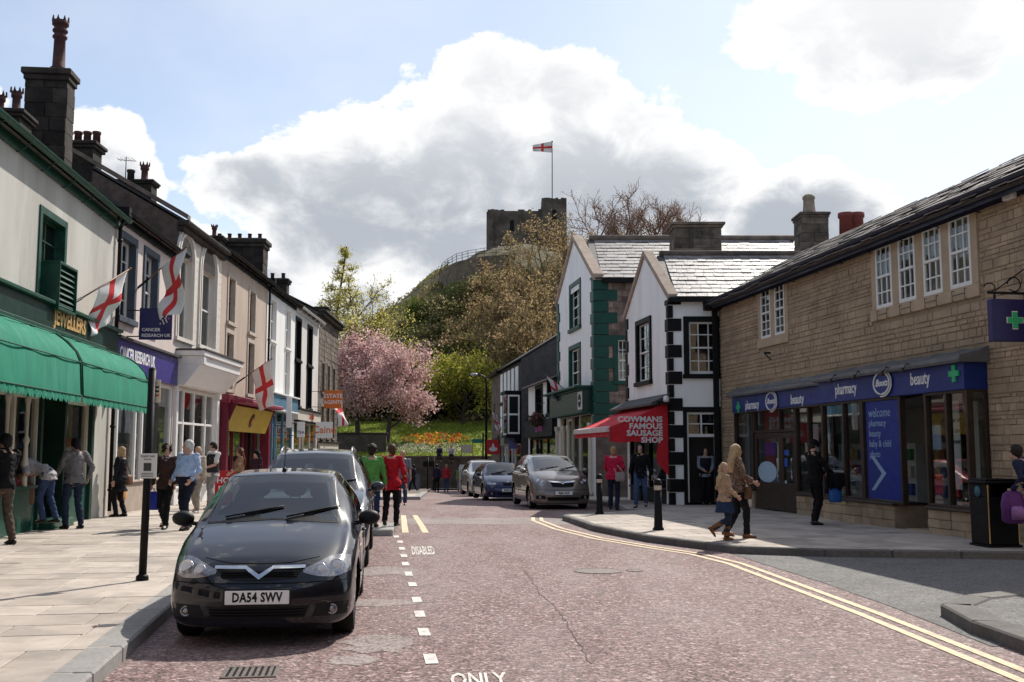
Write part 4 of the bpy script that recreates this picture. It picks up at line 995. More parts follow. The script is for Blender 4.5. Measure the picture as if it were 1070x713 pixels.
xs2 = at(224, 250, 42.3); uu2, nn2 = W_-1.3, (xs2-F.wp0).dot(F.n); ch3 = chimney(F.M, r, uu2, nn2, ze+.5, at(224, 246, 42).z, .7, .8, M_stone_d, .08, .2, blocks=False); add_pots(F.M, ch3, [(uu2, nn2, at(224, 246, 42).z-.02)], 'crown', M_brick_pot, .7)
xs2 = at(152, 195, 37.6); uu2, nn2 = .8, (xs2-F.wp0).dot(F.n); zc_ = at(158, 195, 37.6).z; ch4 = chimney(F.M, r, uu2, nn2, ze+1.0, zc_, .7, 1.2, M_stone_d, .07, .18, blocks=False); add_pots(F.M, ch4, [(uu2, (at(158, 195, 37.6)-F.wp0).dot(F.n), zc_-.02)], 'crown', M_brick_pot, .95); add_pots(F.M, ch4, [(uu2, (at(144, 195, 37.6)-F.wp0).dot(F.n), zc_-.02)], 'plain', M_stone_d, 1.0)
ae = at(131, 190, 37.6); mb = MB(); base = V((ae.x, ae.y, ze+2)); mb.tube([base, V((ae.x, ae.y, at(134, 164, 37.6).z))], .018, 6)
tz = at(134, 167, 37.6).z; mb.tube([(ae.x-.3, ae.y, tz), (ae.x+.3, ae.y+.2, tz)], .012, 5)
for i in range(5): mb.tube([(ae.x-.25+i*.13, ae.y-.25, tz), (ae.x-.25+i*.13, ae.y+.25, tz)], .008, 4)
mb.build('roof_aerial', M_iron, r)
# ---- white building
F = FW; W_ = F.W; z = zfl(F); zeW = (F.hit(279, 297)[1]+F.hit(306, 315)[1])/2
r = root_for(F, 'shop_building', 'white building with four windows holding beige blinds above a blue shop front', 'shop')
ua, ub = F.U(281.5, 380), F.U(299, 380); wq = 1.15
zu1 = F.hit(283, 312)[1]; zu0 = zu1-1.75; zl1 = F.hit(283, 359)[1]; zl0 = zl1-2.0
ws = [(ua, ua+wq, zu0, zu1), (ub-.3, ub-.3+wq, zu0, zu1), (ua, ua+wq, zl0, zl1), (ub-.3, ub-.3+wq, zl0, zl1)]
zt = zl0-.75
shell(F, r, -.8, zeW, 8, .55, M_wW, ws+[(.2, W_-.2, z-.2, zt)], .2, over=.3)
gutter(F, r, 0, W_, .3, zeW-.08, M_black, .08); downpipe(F, r, .05, z, zeW-.2, M_black)
for w_ in ws:
    surround(F.M, *w_, .10, .025).build('window_surround', M_wW, r, bevel=.006)
    window(F, *w_, r, M_trim_white, M_glass, .12, 1, 1, .06, room=M_beige_blind)
big_sign_bar(F, r, .1, W_-.1, zt, zt+.62, .22, M_blueshop, cornice=M_trim_white)
shopfront(F, r, .2, W_-.2, z-.2, zt-.02, .5, M_blueshop, M_blueshop, [1.8, 2.6, 4.2], None, M_dark_room, 1.6, .05, .10, doors=((1.8, 2.6),))
display(F, r, 3.0, W_-.6, z+.6, -.5, GOODS, 21, (.2, .9))
# ---- off-white building with black windows
F = FK; W_ = F.W; z = zfl(F); zeK = (F.hit(309, 318)[1]+F.hit(331, 335)[1])/2
r = root_for(F, 'shop_building', 'off-white building with four tall black framed windows', 'shop')
ua, ub = F.U(308.5, 380), F.U(321, 380); wq = 1.25
zu1 = F.hit(310, 334)[1]; zu0 = zu1-1.9; zl1 = F.hit(310, 378)[1]; zl0 = zl1-2.1
ws = [(max(.1, ua), max(.1, ua)+wq, zu0, zu1), (ub, ub+wq, zu0, zu1), (max(.1, ua), max(.1, ua)+wq, zl0, zl1), (ub, ub+wq, zl0, zl1)]
zt = zl0-.7
shell(F, r, -1, zeK, 8, .55, M_wK, ws+[(.2, W_-.2, z-.2, zt)], .2, over=.3, roofm=M_stone_d)
gutter(F, r, 0, W_, .3, zeK-.08, M_trim_white, .08)
for w_ in ws:
    surround(F.M, *w_, .16, .035).build('window_surround', M_black, r, bevel=.006)
    window(F, *w_, r, M_black, M_glass, .15, 1, 1, .07, room=M_dark_room)
big_sign_bar(F, r, .1, W_-.1, zt, zt+.5, .2, M_cream, cornice=M_black)
ta = F.U(318, 440, .2); text('Café Bar', .42, F.T(W_*.55, .205, zt+.25), mat('red_script', (.5, .06, .03), .5, 0, bump=0), r, bold=.02, ext=.005, shear=.25)
shopfront(F, r, .2, W_-.2, z-.2, zt-.02, .5, M_cream, M_cream, [2, 3, 4.8], None, M_dark_room, 1.6, .05, .10, doors=((2, 3),))
# ---- stone building at the end
F = FS; W_ = F.W; z = zfl(F); zeS = (F.hit(334, 328)[1]+F.hit(350, 342)[1])/2+.1
r = root_for(F, 'shop_building', 'dark stone building with small stone framed windows at the far end of the left row', 'shop')
ws = []
for i in range(3):
    for j in range(2): ws.append((1.0+i*2.0, 1.9+i*2.0, 3.4+j*2.5-1, 5.1+j*2.4-1))
shell(F, r, -1.2, zeS, 8, .5, M_stone_b, ws+[(.3, W_-.3, z-.2, 1.6)], .2, over=.1, roofm=M_stone_d)
masonry(F.M, 0, W_, 1.75, zeS, [(a-.15, b+.15, c-.15, d+.15) for a, b, c, d in ws], M_stone_b, r, (.5, .7, .4), (.28, .34), .03, 200, 31, key=lambda i: i[0], gap=.02)
for w_ in ws:
    surround(F.M, *w_, .14, .05).build('window_surround', M_stone_b, r, bevel=.006); window(F, *w_, r, M_trim_white, M_glass, .15, 1, 1, .06, room=M_dark_room)
mb = MB(F.M); mb.box(-.1, W_+.15, -.05, .28, zeS-.2, zeS); mb.box(-.1, W_+.22, -.05, .42, zeS+.002, zeS+.16); mb.build('eaves_cornice', M_stone_d, r, bevel=.03)
big_sign_bar(F, r, .2, W_-.2, 1.6, 2.1, .15, M_cream, cornice=M_black)
shopfront(F, r, .3, W_-.3, z-.2, 1.58, .5, M_trim_white, M_cream, [2, 3, 4.8], None, M_dark_room, 1.6, .05, .10, doors=((2, 3),))
chs = chimney(F.M, r, 1.0, -2.5, zeS, zeS+2.0, .8, 1.2, M_stone_d, .1, .3, blocks=False); add_pots(F.M, chs, [(1.0, -2.2, zeS+1.98), (1, -2.8, zeS+1.98)], 'plain', M_stone_d, .8)
chs = chimney(F.M, r, W_-.5, -1.0, zeS, zeS+1.2, .8, .9, M_stone_d, .1, .3, blocks=False)
# ---- signs on the left row
def px_sign(name, label, F, upx, px0, px1, py0, py1, face, lines, group=None):
    u = F.U(upx, (py0+py1)/2, .5); D_ = F.w(u, .5, 0).y
    n0 = (at(px0, py0, D_)-F.wp0).dot(F.n); n1 = (at(px1, py0, D_)-F.wp0).dot(F.n)
    return hanging_sign(name, label, F, u, at(px0, py1, D_).z, at(px0, py0, D_).z, n0, n1, face, lines, arm=True, group=group)
M_orange = mat('orange_sign', (.62, .16, .03), .5, .1, 3, 0); M_redt = mat('red_letter', (.5, .03, .03), .5, 0, bump=0)
hs, t_, nc = px_sign('hanging_sign', 'orange and red hanging sign below the stone building windows', FS, 336, 339, 357.5, 408, 427, M_orange, [('ESTATE', .30, .5, .68, M_letter), ('AGENTS', .26, .5, .34, M_letter)])
hs, t_, nc = px_sign('hanging_sign', 'white shop sign with red script lettering beside the stone building', FK, 327, 330, 347.5, 441, 458, M_letter, [('Caine', .50, .5, .5, M_orange)])
hs, t_, nc = px_sign('hanging_sign', 'purple and white upright board sign before the café', FK, 310, 310.5, 318.5, 441, 457, M_letter, [('TEA', .2, .5, .3, M_purple)])
q = MB(FK.M)
hs, t_, nc = px_sign('hanging_sign', 'white leaning upright sign with red letters by the blue shop', FW, 300, 299.5, 305, 415, 447, M_letter, [])
# ---- flags on the left row
GL = 'english flags on wall poles along the left row'
def wall_flag(label, F, b, t, hoistpx, L_, H_, droop, seed, upx_off=0, **k):
    u, z_ = F.hit(*b); base = F.w(u, .03, z_)
    tipn = None
    # the pole leans out into the street: keep its foot on the wall and let it rise along the sight line of its tip
    o = V((0, 0, EYE)); rr_ = ray(*t); best = None
    for i in range(400):
        Y = 10+i*.2; p = o+rr_*(Y/rr_.y); n = (p-F.wp0).dot(F.n)
        if .4 < n < 2.2:
            s = abs((p-base).length-k.get('plen', 2.3)); 
            if best is None or s < best[0]: best = (s, p)
    k.pop('plen', None)
    return flag('wall_flag', label, base, best[1], 0, L_, H_, droop, GL, seed, **k)
wall_flag('white and red flag drooping from the pole above the jeweller fascia', FG, (70, 320), (136, 281), 0, 1.25, 1.2, (-.30, -.10, -1), 1, plen=2.3)
wall_flag('white and red flag hanging from the pole at the charity shop', FCR, (144, 300), (195, 258), 0, 1.55, 1.0, (-.05, -.1, -1), 2.2, plen=2.1, wave=.15)
wall_flag('white and red flag spread out above the maroon shop', FB, (247, 400), (284, 375), 0, 1.55, 1.2, (.10, -.1, -1), 3.1, plen=2.1, wave=.06)
wall_flag('small white and red flag below the orange hanging sign', FS, (338, 420), (356, 412), 0, 1.7, 1.0, (.25, -.1, -1), 4.2, plen=1.7)
# ================================================================ RIGHT ROW
M_boots = mat('buff_sandstone', (.40, .30, .205), .9, .22, 1.6, .5, 60, col2=(.25, .19, .135), mix2=.5, sc2=1.1, rnd=.15)
M_bootj = mat('sandstone_mortar', (.29, .22, .15), .95, .2, 6, .3)
M_dress = mat('dressed_sandstone', (.43, .325, .225), .85, .12, 3, .2, 60)
M_bnavy = mat('navy_gutter', (.022, .025, .045), .45, .15, 4, 0)
M_fblue = mat('pharmacy_blue', (.012, .030, .175), .4, .12, 2, 0)
M_brown_fr = mat('bronze_brown_frame', (.040, .027, .020), .4, .2, 5, 0)
M_greenx = mat('green_cross', (.03, .42, .17), .4, .05, bump=0)
M_lead = mat('lead_sheet', (.13, .13, .135), .55, .25, 3, .2, 20, col2=(.22, .22, .22), mix2=.5, sc2=2)
M_wCo = mat('white_painted_render', (.90, .90, .89), .85, .05, 1.5, .2, 60, col2=(.72, .71, .70), mix2=.5, sc2=.8, streak=.18)
M_cope = mat('stone_coping', (.36, .28, .22), .9, .2, 3, .3)
M_redc = mat('red_awning_canvas', (.56, .022, .034), .75, .12, 3, .12, 50)
M_rubble = mat('dark_rubble', (.19, .145, .125), .9, .35, 2.5, .6, 30, col2=(.10, .08, .07), mix2=.6, sc2=1.5, rnd=.35)
M_greenq = mat('green_quoin_paint', (.008, .060, .046), .5, .15, 3, .15)
M_pale_room = mat('pale_shop_wall', (.42, .40, .37), .9, .15, .8, 0)
def slates(M, u0, u1, n0, z0, n1, z1, w, rows, m, parent, limit=300, seed=1, jit=.008):
    """lapped slates in courses from the eave up; one object each up to the limit"""
    rr = random.Random(seed); L_ = math.hypot(n1-n0, z1-z0); hgt = L_/rows; ang = math.atan2(z1-z0, abs(n1-n0)); sgn = 1 if n1 > n0 else -1
    unit = MB(); unit.box(-.5, .5, 0, 1, 0, 1); me0 = unit.mesh('slate', m); items = []
    for k in range(rows):
        u = u0-(k % 2)*w*.5-rr.random()*.05
        while u < u1:
            ww = w*rr.uniform(.85, 1.15); a, b = max(u0, u), min(u1, u+ww)
            if b-a > .06: items.append((a, b, k, rr.uniform(-jit, jit), rr.uniform(-.012, .012)))
            u += ww
    mb = MB(M)
    for q, (a, b, k, dz, dh) in enumerate(items):
        s = k/rows; n = n0+(n1-n0)*s; z = z0+(z1-z0)*s
        Lm = Matrix.Translation(((a+b)/2, n, z+.075+dz))@Matrix.Rotation(math.pi if sgn < 0 else 0, 4, 'Z')@Matrix.Rotation(ang-.055, 4, 'X')@Matrix.Translation((0, -dh, 0))@Matrix.Diagonal((b-a-.010, hgt*1.25, .018, 1))
        if q < limit:
            o = link('slate', me0, parent); o.matrix_basis = M@Lm
        else:
            c = [Lm@V(p) for p in ((-.5, 0, 0), (.5, 0, 0), (.5, 1, 0), (-.5, 1, 0), (-.5, 0, 1), (.5, 0, 1), (.5, 1, 1), (-.5, 1, 1))]
            mb.add(c, ((4, 5, 6, 7), (0, 1, 5, 4), (1, 2, 6, 5), (3, 0, 4, 7)))
    if mb.v: mb.build('far_slates', m, parent, kind='stuff', recalc=False)
def quoins(M, parent, u, sgn, z0, z1, wl, ws, h, t, m, ph=0):
    """alternating corner blocks on one face; sgn says which way they run from the corner"""
    z = z0; k = ph
    while z < z1-.05:
        w = wl if k % 2 else ws; hh = min(h, z1-z); q = MB(M); a, b = (u, u+w*sgn) if sgn > 0 else (u+w*sgn, u)
        q.box(a, b, -.02, t, z+.012, z+hh-.012); q.build('quoin', m, parent, bevel=.012); z += hh; k += 1
# ---------------------------------------------------------------- pharmacy
F = FP; W_ = F.W
ze = (F.hit(760, 309, .3)[1]+F.hit(1062, 186, .3)[1])/2
r = root_for(F, 'pharmacy_building', 'buff sandstone pharmacy with white sash windows and a long blue shop fascia', 'building')
def zr2(l, t, b, off=0): return F.hit(l, t, off)[1], F.hit(l, b, off)[1]
w4 = [(916.5, 933), (940.5, 958), (966.5, 986), (994.5, 1017)]
z1, z0 = zr2(940.5, 249, 317); z1b, z0b = zr2(994.5, 230, 304); z1, z0 = (z1+z1b)/2, (z0+z0b)/2
wins = [(F.U(a, 290), F.U(b, 285), z0, z1) for a, b in w4]
y1, y0 = zr2(796, 303, 355)
wins2 = [(F.U(a, 328), F.U(b, 326), y0, y1) for a, b in ((796, 806), (810.6, 820.8))]
NR, NL = .45, .15
ua = F.U(766, 470, NL); um = F.U(857, 470, NR); ub = F.U(1010, 460, NR); 
zsT = F.hit(940, 388, NR)[1]; zsB = F.hit(940, 413.5, NR)[1]
lsT = F.hit(810, 411.5, NL)[1]; lsB = F.hit(810, 430, NL)[1]
zb = -.3; zg = ZP
shophole = (ua, ub, zb, zsB-.02)
wl = shell(F, r, zb, ze, 5.6, .55, M_bootj, wins+wins2+[shophole], .16, over=.38, roofm=M_slate_d)
side = list(r.children)[-3]
hl = [(wins[0][0]-.22, wins[3][1]+.22, z0-.30, z1+.24), (wins2[0][0]-.2, wins2[1][1]+.2, y0-.25, y1+.2), (ua, ub+.02, zb, zsT+.27)]
masonry(F.M, 0, W_, zg-.05, ze-.05, hl, M_boots, wl, (.13, .22, .34, .46, .18), (.07, .10, .13, .17), .024, 300, 5, gap=.010)
# dressed stone round the windows
mb = MB(F.M); P4 = wins
def dressed(ws, zz0, zz1, name='window_surround'):
    q = MB(F.M); a, b = ws[0][0]-.20, ws[-1][1]+.20
    q.box(a, b, -.14, .045, zz1+.002, zz1+.22); q.box(a-.03, b+.03, -.14, .06, zz0-.24, zz0-.002)
    xs = [a]+[x for w_ in ws for x in (w_[0], w_[1])]+[b]
    for p_, q_ in zip(xs[::2], xs[1::2]): q.box(p_, q_-.002, -.14, .035, zz0, zz1)
    return q.build(name, M_dress, r, bevel=.008)
dressed(wins, z0, z1); dressed(wins2, y0, y1)
for w_ in wins: window(F, *w_, r, M_trim_white, M_glass, -.035, 3, 2, .06, .028, room=M_pale_room)
for w_ in wins2: window(F, *w_, r, M_trim_white, M_glass, -.035, 2, 3, .055, .026, room=M_pale_room)
for w_ in wins:                                   # small iron brackets left under the sill
    q = MB(F.M); um_ = (w_[0]+w_[1])/2
    for d in (-.2, .2): q.tube([(um_+d, .06, z0-.05), (um_+d, .10, z0-.05), (um_+d, .10, z0-.24), (um_+d, .06, z0-.24)], .008, 5)
    q.tube([(um_-.2, .10, z0-.14), (um_+.2, .10, z0-.14)], .007, 5); q.build('sill_bracket', M_iron, r)
# lit strip lamps inside the upper room
M_lamp = mat('strip_lamp', (1, .95, .85), .5, 0, bump=0); M_lamp.node_tree.nodes['Principled BSDF'].inputs['Emission Color'].default_value = (1, .9, .72, 1); M_lamp.node_tree.nodes['Principled BSDF'].inputs['Emission Strength'].default_value = 1.6
for w_ in wins[2:]:
    for dz, l in ((.18, .0), (.62, .06)): q = MB(F.M); q.box(w_[0]+.1, w_[1]-.1+l, -.58, -.54, z1-.4-dz, z1-.36-dz); q.build('strip_lamp', M_lamp, r)
# eaves: navy gutter, fascia board, ragged stone slates
mb = MB(F.M); mb.box(-.05, W_+.1, .012, .30, ze-.10, ze-.06); mb.box(-.05, W_+.1, .301, .33, ze-.22, ze-.0); mb.build('eaves_board', M_bnavy, r)
gutter(F, r, -.1, W_+.1, .42, ze+.02, M_bnavy, .085)
rs = random.Random(8); 
slates(F.M, 0, W_, .50, ze-.55*.5+.09, -2.8, ze+.55*2.8+.09, .42, 11, mat('stone_roof_slate', (.20, .175, .16), .8, .35, 5, .5, 30, rnd=.3), [c for c in r.children if c.name.startswith('roof')][0], 300, 12, .03)
# alarm box
ual, zal = F.hit(1059, 200); q = MB(F.M); q.prism([(ual-.14, .03, zal-.15), (ual+.14, .03, zal-.15), (ual+.17, .03, zal+.15), (ual-.17, .03, zal+.15)], (0, .10, 0)); ab = q.build('alarm_box', M_trim_white, r, bevel=.015)
text('REDCARE', .065, F.T(ual, .133, zal), mat('blue_letter', (.05, .12, .5), .5, 0, bump=0), ab, bold=.03, ext=.003)
q = MB(F.M); uh, zh = F.hit(806, 369); q.beam((uh, .02, zh), (uh, .20, zh), .03, .05); q.beam((uh, .02, zh-.18), (uh, .19, zh-.02), .025, .025); q.build('old_bracket', M_iron, r)
# shop front: blue fascia in two steps, lead hood above
def fascia(u0, u1, n, zB, zT, name='fascia'):
    q = MB(F.M); q.box(u0, u1, -.05, n, zB, zT); return q.build(name, M_fblue, r, bevel=.008)
fR = fascia(um, ub, NR, zsB, zsT); fL = fascia(ua, um-.004, NL, zsB+.02, zsT-.02)
def hood(u0, u1, n, z, name='lead_hood', hh=.26):
    k = max(3, int((u1-u0)/.8)); P = []
    for i in range(k*4+1):
        u = u0+(u1-u0)*i/(k*4); b = .022 if i % 4 == 0 else 0
        P.append([(u, -.02, z+hh+b), (u, n*.5, z+hh*.55+b+.01), (u, n+.14, z+.07+b), (u, n+.15, z+.002)])
    q = MB(F.M); q.grid(P, sm=False); q.poly([P[0][i] for i in range(4)]+[(u0, -.02, z)]); q.poly([P[-1][i] for i in range(4)]+[(u1, -.02, z)]); q.box(u0, u1, -.03, n+.13, z-.03, z+.001); q.build(name, M_lead, r, recalc=False)
hood(um-.1, ub+.12, NR, zsT+.03); hood(ua-.1, um-.11, NL, zsT+.01)
def sign_text(s, px0, px1, py, n, size):
    a, b = F.U(px0, py, n), F.U(px1, py, n); z_ = F.hit((px0+px1)/2, py, n)[1]; me = text_mesh(s, size); w0 = max(v.co.x for v in me.vertices)-min(v.co.x for v in me.vertices)
    text(s, size, F.T((a+b)/2, n+.004, z_)@Matrix.Diagonal(((b-a)/w0, 1, 1, 1)), M_letter, r, bold=.012, ext=.006)
sign_text('pharmacy', 873, 895, 406.5, NR, .34); sign_text('beauty', 951.5, 971.5, 396, NR, .34)
sign_text('pharmacy', 779, 793, 423.5, NL, .34); sign_text('beauty', 826.5, 840, 417.5, NL, .34)
def oval_logo(px, py, n):
    u, z_ = F.hit(px, py, n); q = MB(F.M); P = []
    q.prism([(u+.33*math.cos(t*math.pi/16), n, z_+.24*math.sin(t*math.pi/16)) for t in range(32)], (0, .04, 0)); o = q.build('oval_logo', M_fblue, r)
    q = MB(F.M); pts = [(u+.31*math.cos(t*math.pi/16), n+.045, z_+.225*math.sin(t*math.pi/16)) for t in range(33)]; q.tube(pts, .02, 6, cap=False); q.build('oval_ring', M_letter, o)
    q = MB(F.M); q.tube([(u+.36*math.cos(t*math.pi/16), n+.03, z_+.27*math.sin(t*math.pi/16)) for t in range(-9, 8)], .018, 6); q.build('oval_swash', M_letter, o)
    text('Boots', .20, F.T(u-.0, n+.042, z_), M_letter, o, bold=.02, ext=.008, shear=.35)
oval_logo(923, 400.5, NR); oval_logo(807, 419.5, NL)
def cross_sign(px, py, n, s):
    u, z_ = F.hit(px, py, n); q = MB(F.M); a = s*.33
    q.prism([(u+x*s, n, z_+y*s) for x, y in ((-.33, -1), (.33, -1), (.33, -.33), (1, -.33), (1, .33), (.33, .33), (.33, 1), (-.33, 1), (-.33, .33), (-1, .33), (-1, -.33), (-.33, -.33))], (0, .03, 0)); q.build('green_cross', M_greenx, r)
cross_sign(997.5, 390.5, NR, .15); cross_sign(772, 425.5, NL, .15)
for px in (880, 905, 935, 957):                            # swan-neck sign lamps
    u, z_ = F.hit(px, 394, NR); q = MB(F.M); q.tube([(u, NR-.02, zsT), (u, NR+.18, zsT+.10), (u, NR+.26, zsT-.02)], .014, 6); q.lathe([(.02, .06), (.06, -.03), (.055, -.035)], (u, NR+.27, zsT-.04), 10); q.build('sign_lamp', M_brown_fr, r)
# glazing
zsill = F.hit(880, 521, NR)[1]; zsill = max(.55, min(.85, zsill))
def bay(n, cols, z0_, z1_, name='shop_window_frame', fr=.07):
    """cols: list of u positions of the frame posts"""
    q = MB(F.M)
    for u in cols: q.box(u-fr/2, u+fr/2, n-.16, n-.04, z0_, z1_)
    for a, b in zip(cols, cols[1:]): q.box(a+fr/2, b-fr/2, n-.155, n-.045, z0_, z0_+.06); q.box(a+fr/2, b-fr/2, n-.155, n-.045, z1_-.05, z1_)
    f = q.build(name, M_brown_fr, r, bevel=.005)
    for a, b in zip(cols, cols[1:]):
        g_ = MB(F.M); g_.box(a+fr/2, b-fr/2, n-.11, n-.10, z0_+.06, z1_-.05); g_.build('pane', M_shopglass, f, recalc=False)
    return f
def stall(u0, u1, n, near=True):
    q = MB(F.M); q.box(u0, u1, -.3, n-.06, zb, zsill-.05); o = q.build('stall_riser', M_bootj, r)
    masonry(Matrix(F.M)@Matrix.Translation((0, n-.06, 0)), u0, u1, zg-.05, zsill-.05, [], M_boots, o, (.3, .4, .5), (.16, .2), .025, 100, int(u0*10), gap=.012)
    if near:
        Mx = F.M@Matrix.Translation((u1, n-.06, 0))@Matrix.Rotation(R(-90), 4, 'Z')
        masonry(Matrix(F.M)@Matrix(((0, 1, 0, u1), (1, 0, 0, 0), (0, 0, 1, 0), (0, 0, 0, 1))), -.2, n-.06, zg-.05, zsill-.05, [], M_boots, o, (.3, .4), (.16, .2), .025, 40, 9, gap=.012)
    q = MB(F.M); q.box(u0-.0, u1+.04, -.3, n+.02, zsill-.048, zsill); q.build('sill', M_brown_fr, r, bevel=.01)
ud0, ud1 = F.U(945, 480, NR), F.U(965, 480, NR)
stall(um, F.U(931, 500, NR), NR, False); stall(ud1, ub, NR)
bay(NR, [um+.04, F.U(879.5, 470, NR), F.U(898, 470, NR)], zsill, zsB)
bay(NR, [F.U(898, 470, NR)+.075, ud0-.2], zsill-.02, zsB, fr=.06)
bay(NR, [ud1+.04, F.U(987.5, 470, NR), ub-.04], zsill, zsB)
# blue welcome panel behind its glass
pu0, pu1 = F.U(901, 480, NR)+.05, F.U(943, 480, NR)-.1
q = MB(F.M); q.box(pu0, pu1, NR-.098, NR-.085, zsill+.05, zsB-.06); wp = q.build('welcome_panel', mat('panel_blue', (.010, .028, .22), .5, .1, 2, 0), r)
M_pale_l = mat('pale_blue_letter', (.26, .38, .55), .5, 0, bump=0)
hgt = zsB-zsill
for i, s in enumerate(('welcome', 'pharmacy', 'beauty', 'baby & child', 'photo')):
    text(s, .27 if i == 0 else .20, F.T(pu0+.12, NR-.083, zsB-.30-.21*i), M_pale_l, wp, align='LEFT', ext=.003, sx=.9)
q = MB(F.M); q.prism([(pu0+.15+x*.62, NR-.084, zsill+.22+y*.70) for x, y in ((0, 0), (.22, 0), (1, .5), (.22, 1), (0, 1), (.72, .5))], (0, .006, 0)); q.build('arrow_mark', M_pale_l, wp)
# recessed near door
q = MB(F.M); a, b = ud0-.15, ud1; q.box(a, a+.08, -.9, -.82, zg, zsB-.5); q.box(b-.08, b, -.9, -.82, zg, zsB-.5); q.box(a+.08, b-.08, -.9, -.82, zg, zg+.2); q.box(a+.08, b-.08, -.9, -.82, zsB-.6, zsB-.5); d_ = q.build('door', M_brown_fr, r)
q = MB(F.M); q.box(a+.08, b-.08, -.87, -.86, zg+.2, zsB-.6); q.build('pane', M_shopglass, d_)
q = MB(F.M); q.box(a-.02, b, -.92, NR-.1, zb, zg+.03); q.build('door_step', M_dress, r)
# return window at the near end of the bay
q = MB(F.M); q.box(ub-.06, ub-.01, -.0, .06, zsill, zsB); q.box(ub-.06, ub-.01, .06, NR-.16, zsill, zsill+.06); q.box(ub-.06, ub-.01, .06, NR-.16, zsB-.05, zsB); f = q.build('shop_window_frame', M_brown_fr, r)
q = MB(F.M); q.box(ub-.04, ub-.03, .06, NR-.16, zsill+.06, zsB-.05); q.build('pane', M_shopglass, f)
# left bay with the double doors
zl = zsill-.02
c0 = [ua+.04, F.U(785, 470, NL)]; bay(NL, c0, zl, zsB+.02); stall(ua, c0[1], NL, False)
dd0, dd1 = F.U(787, 490, NL), F.U(829, 490, NL); ztr = F.hit(800, 452, NL)[1]; ztr = min(ztr, zsB-.4)
bay(NL, [dd0, F.U(813, 470, NL), dd1], ztr, zsB+.02, 'transom_frame')
dmid = F.U(814, 490, NL)
for a, b, n in ((dd0, dmid, NL), (dmid, dd1, NL)):
    q = MB(F.M); q.box(a, a+.13, n-.14, n-.06, zg, ztr-.02); q.box(b-.13, b, n-.14, n-.06, zg, ztr-.02); q.box(a+.13, b-.13, n-.139, n-.061, zg, zg+.7); q.box(a+.13, b-.13, n-.139, n-.061, ztr-.16, ztr-.02); d_ = q.build('door', M_brown_fr, r, bevel=.006)
    q = MB(F.M); q.box(a+.13, b-.13, n-.11, n-.10, zg+.7, ztr-.16); q.build('pane', M_shopglass, d_)
    q = MB(F.M); q.tube([(b-.07, n-.02, zg+.8), (b-.07, n+.02, zg+.85), (b-.07, n+.02, zg+1.3), (b-.07, n-.02, zg+1.35)], .014, 6); q.build('handle', M_chrome, d_)
c1 = [dd1+.08, F.U(843, 470, NL), um-.06]; bay(NL, c1, zl, zsB+.02); stall(dd1+.04, um-.03, NL, False)
# stickers and posters on and behind the glass
M_bluep = mat('blue_sticker', (.03, .09, .42), .5, .1, 3, 0); M_palep = mat('pale_sticker', (.35, .47, .60), .6, .05, 3, 0); M_whitep = mat('white_poster', (.66, .66, .64), .6, .05, 3, 0)
def sticker(px0, py0, px1, py1, n, m, name='poster', disc=False):
    a, zt_ = F.hit(px0, py0, n); b, zb_ = F.hit(px1, py1, n); q = MB(F.M)
    if disc: q.prism([((a+b)/2+abs(b-a)/2*math.cos(t*math.pi/14), n, (zt_+zb_)/2+(zt_-zb_)/2*math.sin(t*math.pi/14)) for t in range(28)], (0, .004, 0))
    else: q.box(a, b, n, n+.004, zb_, zt_)
    return q.build(name, m, r)
sticker(792, 482, 812, 505, NL-.095, M_palep, 'round_sticker', True); sticker(799, 463, 811, 476, NL-.20, M_bluep); sticker(818.5, 470.5, 824.5, 476, NL-.095, M_bluep, 'sticker'); sticker(816, 479, 823, 488, NL-.095, M_bluep, 'sticker'); sticker(816, 502, 822, 511, NL-.095, M_whitep, 'sticker'); sticker(790, 470, 795, 480, NL-.2, M_whitep)
sticker(844, 444, 856, 482, NL-.25, M_whitep); sticker(990, 420, 1006, 512, NR-.55, M_whitep, 'poster'); sticker(1015, 420, 1026, 520, NR-.9, M_whitep, 'poster'); sticker(970, 445, 984, 470, NR-.6, M_palep)
q = MB(F.M); u_ = F.U(992, 470, NR-.4); 
for i, s in enumerate(('Clear over', 'all sizes', 'now')): text(s, .13, F.T(F.U(998, 470, NR-.5), NR-.54, zsB-.5-.2*i), mat('dark_letter', (.05, .05, .06), .6, 0, bump=0), r, ext=.002)
# interior
q = MB(F.M); zc = zsB+.0
q.quad((ua, -3.2, zg), (ub, -3.2, zg), (ub, -3.2, zc), (ua, -3.2, zc)); q.quad((ua, -3.2, zg), (ub, -3.2, zg), (ub, -.3, zg), (ua, -.3, zg)); q.quad((ua, -3.2, zc), (ub, -3.2, zc), (ub, NR-.2, zc), (ua, NR-.2, zc)); q.quad((ua, -3.2, zg), (ua, -.1, zg), (ua, -.1, zc), (ua, -3.2, zc)); q.quad((ub, -3.2, zg), (ub, -.1, zg), (ub, -.1, zc), (ub, -3.2, zc))
q.build('shop_interior', M_pale_room, r, recalc=False)
for i in range(5):
    u0_ = ua+1.0+i*1.9; q = MB(F.M); q.box(u0_, u0_+1.2, -2.4, -2.0, zg, zg+1.7); sh = q.build('shelf_unit', M_whitep, r)
    for k in range(4):
        for j in range(5): q = MB(F.M); q.box(u0_+.05+j*.23, u0_+.22+j*.23, -1.999, -1.9, zg+.1+k*.4, zg+.36+k*.4); q.build('packet', random.Random(i*20+k*5+j).choice(GOODS), sh)
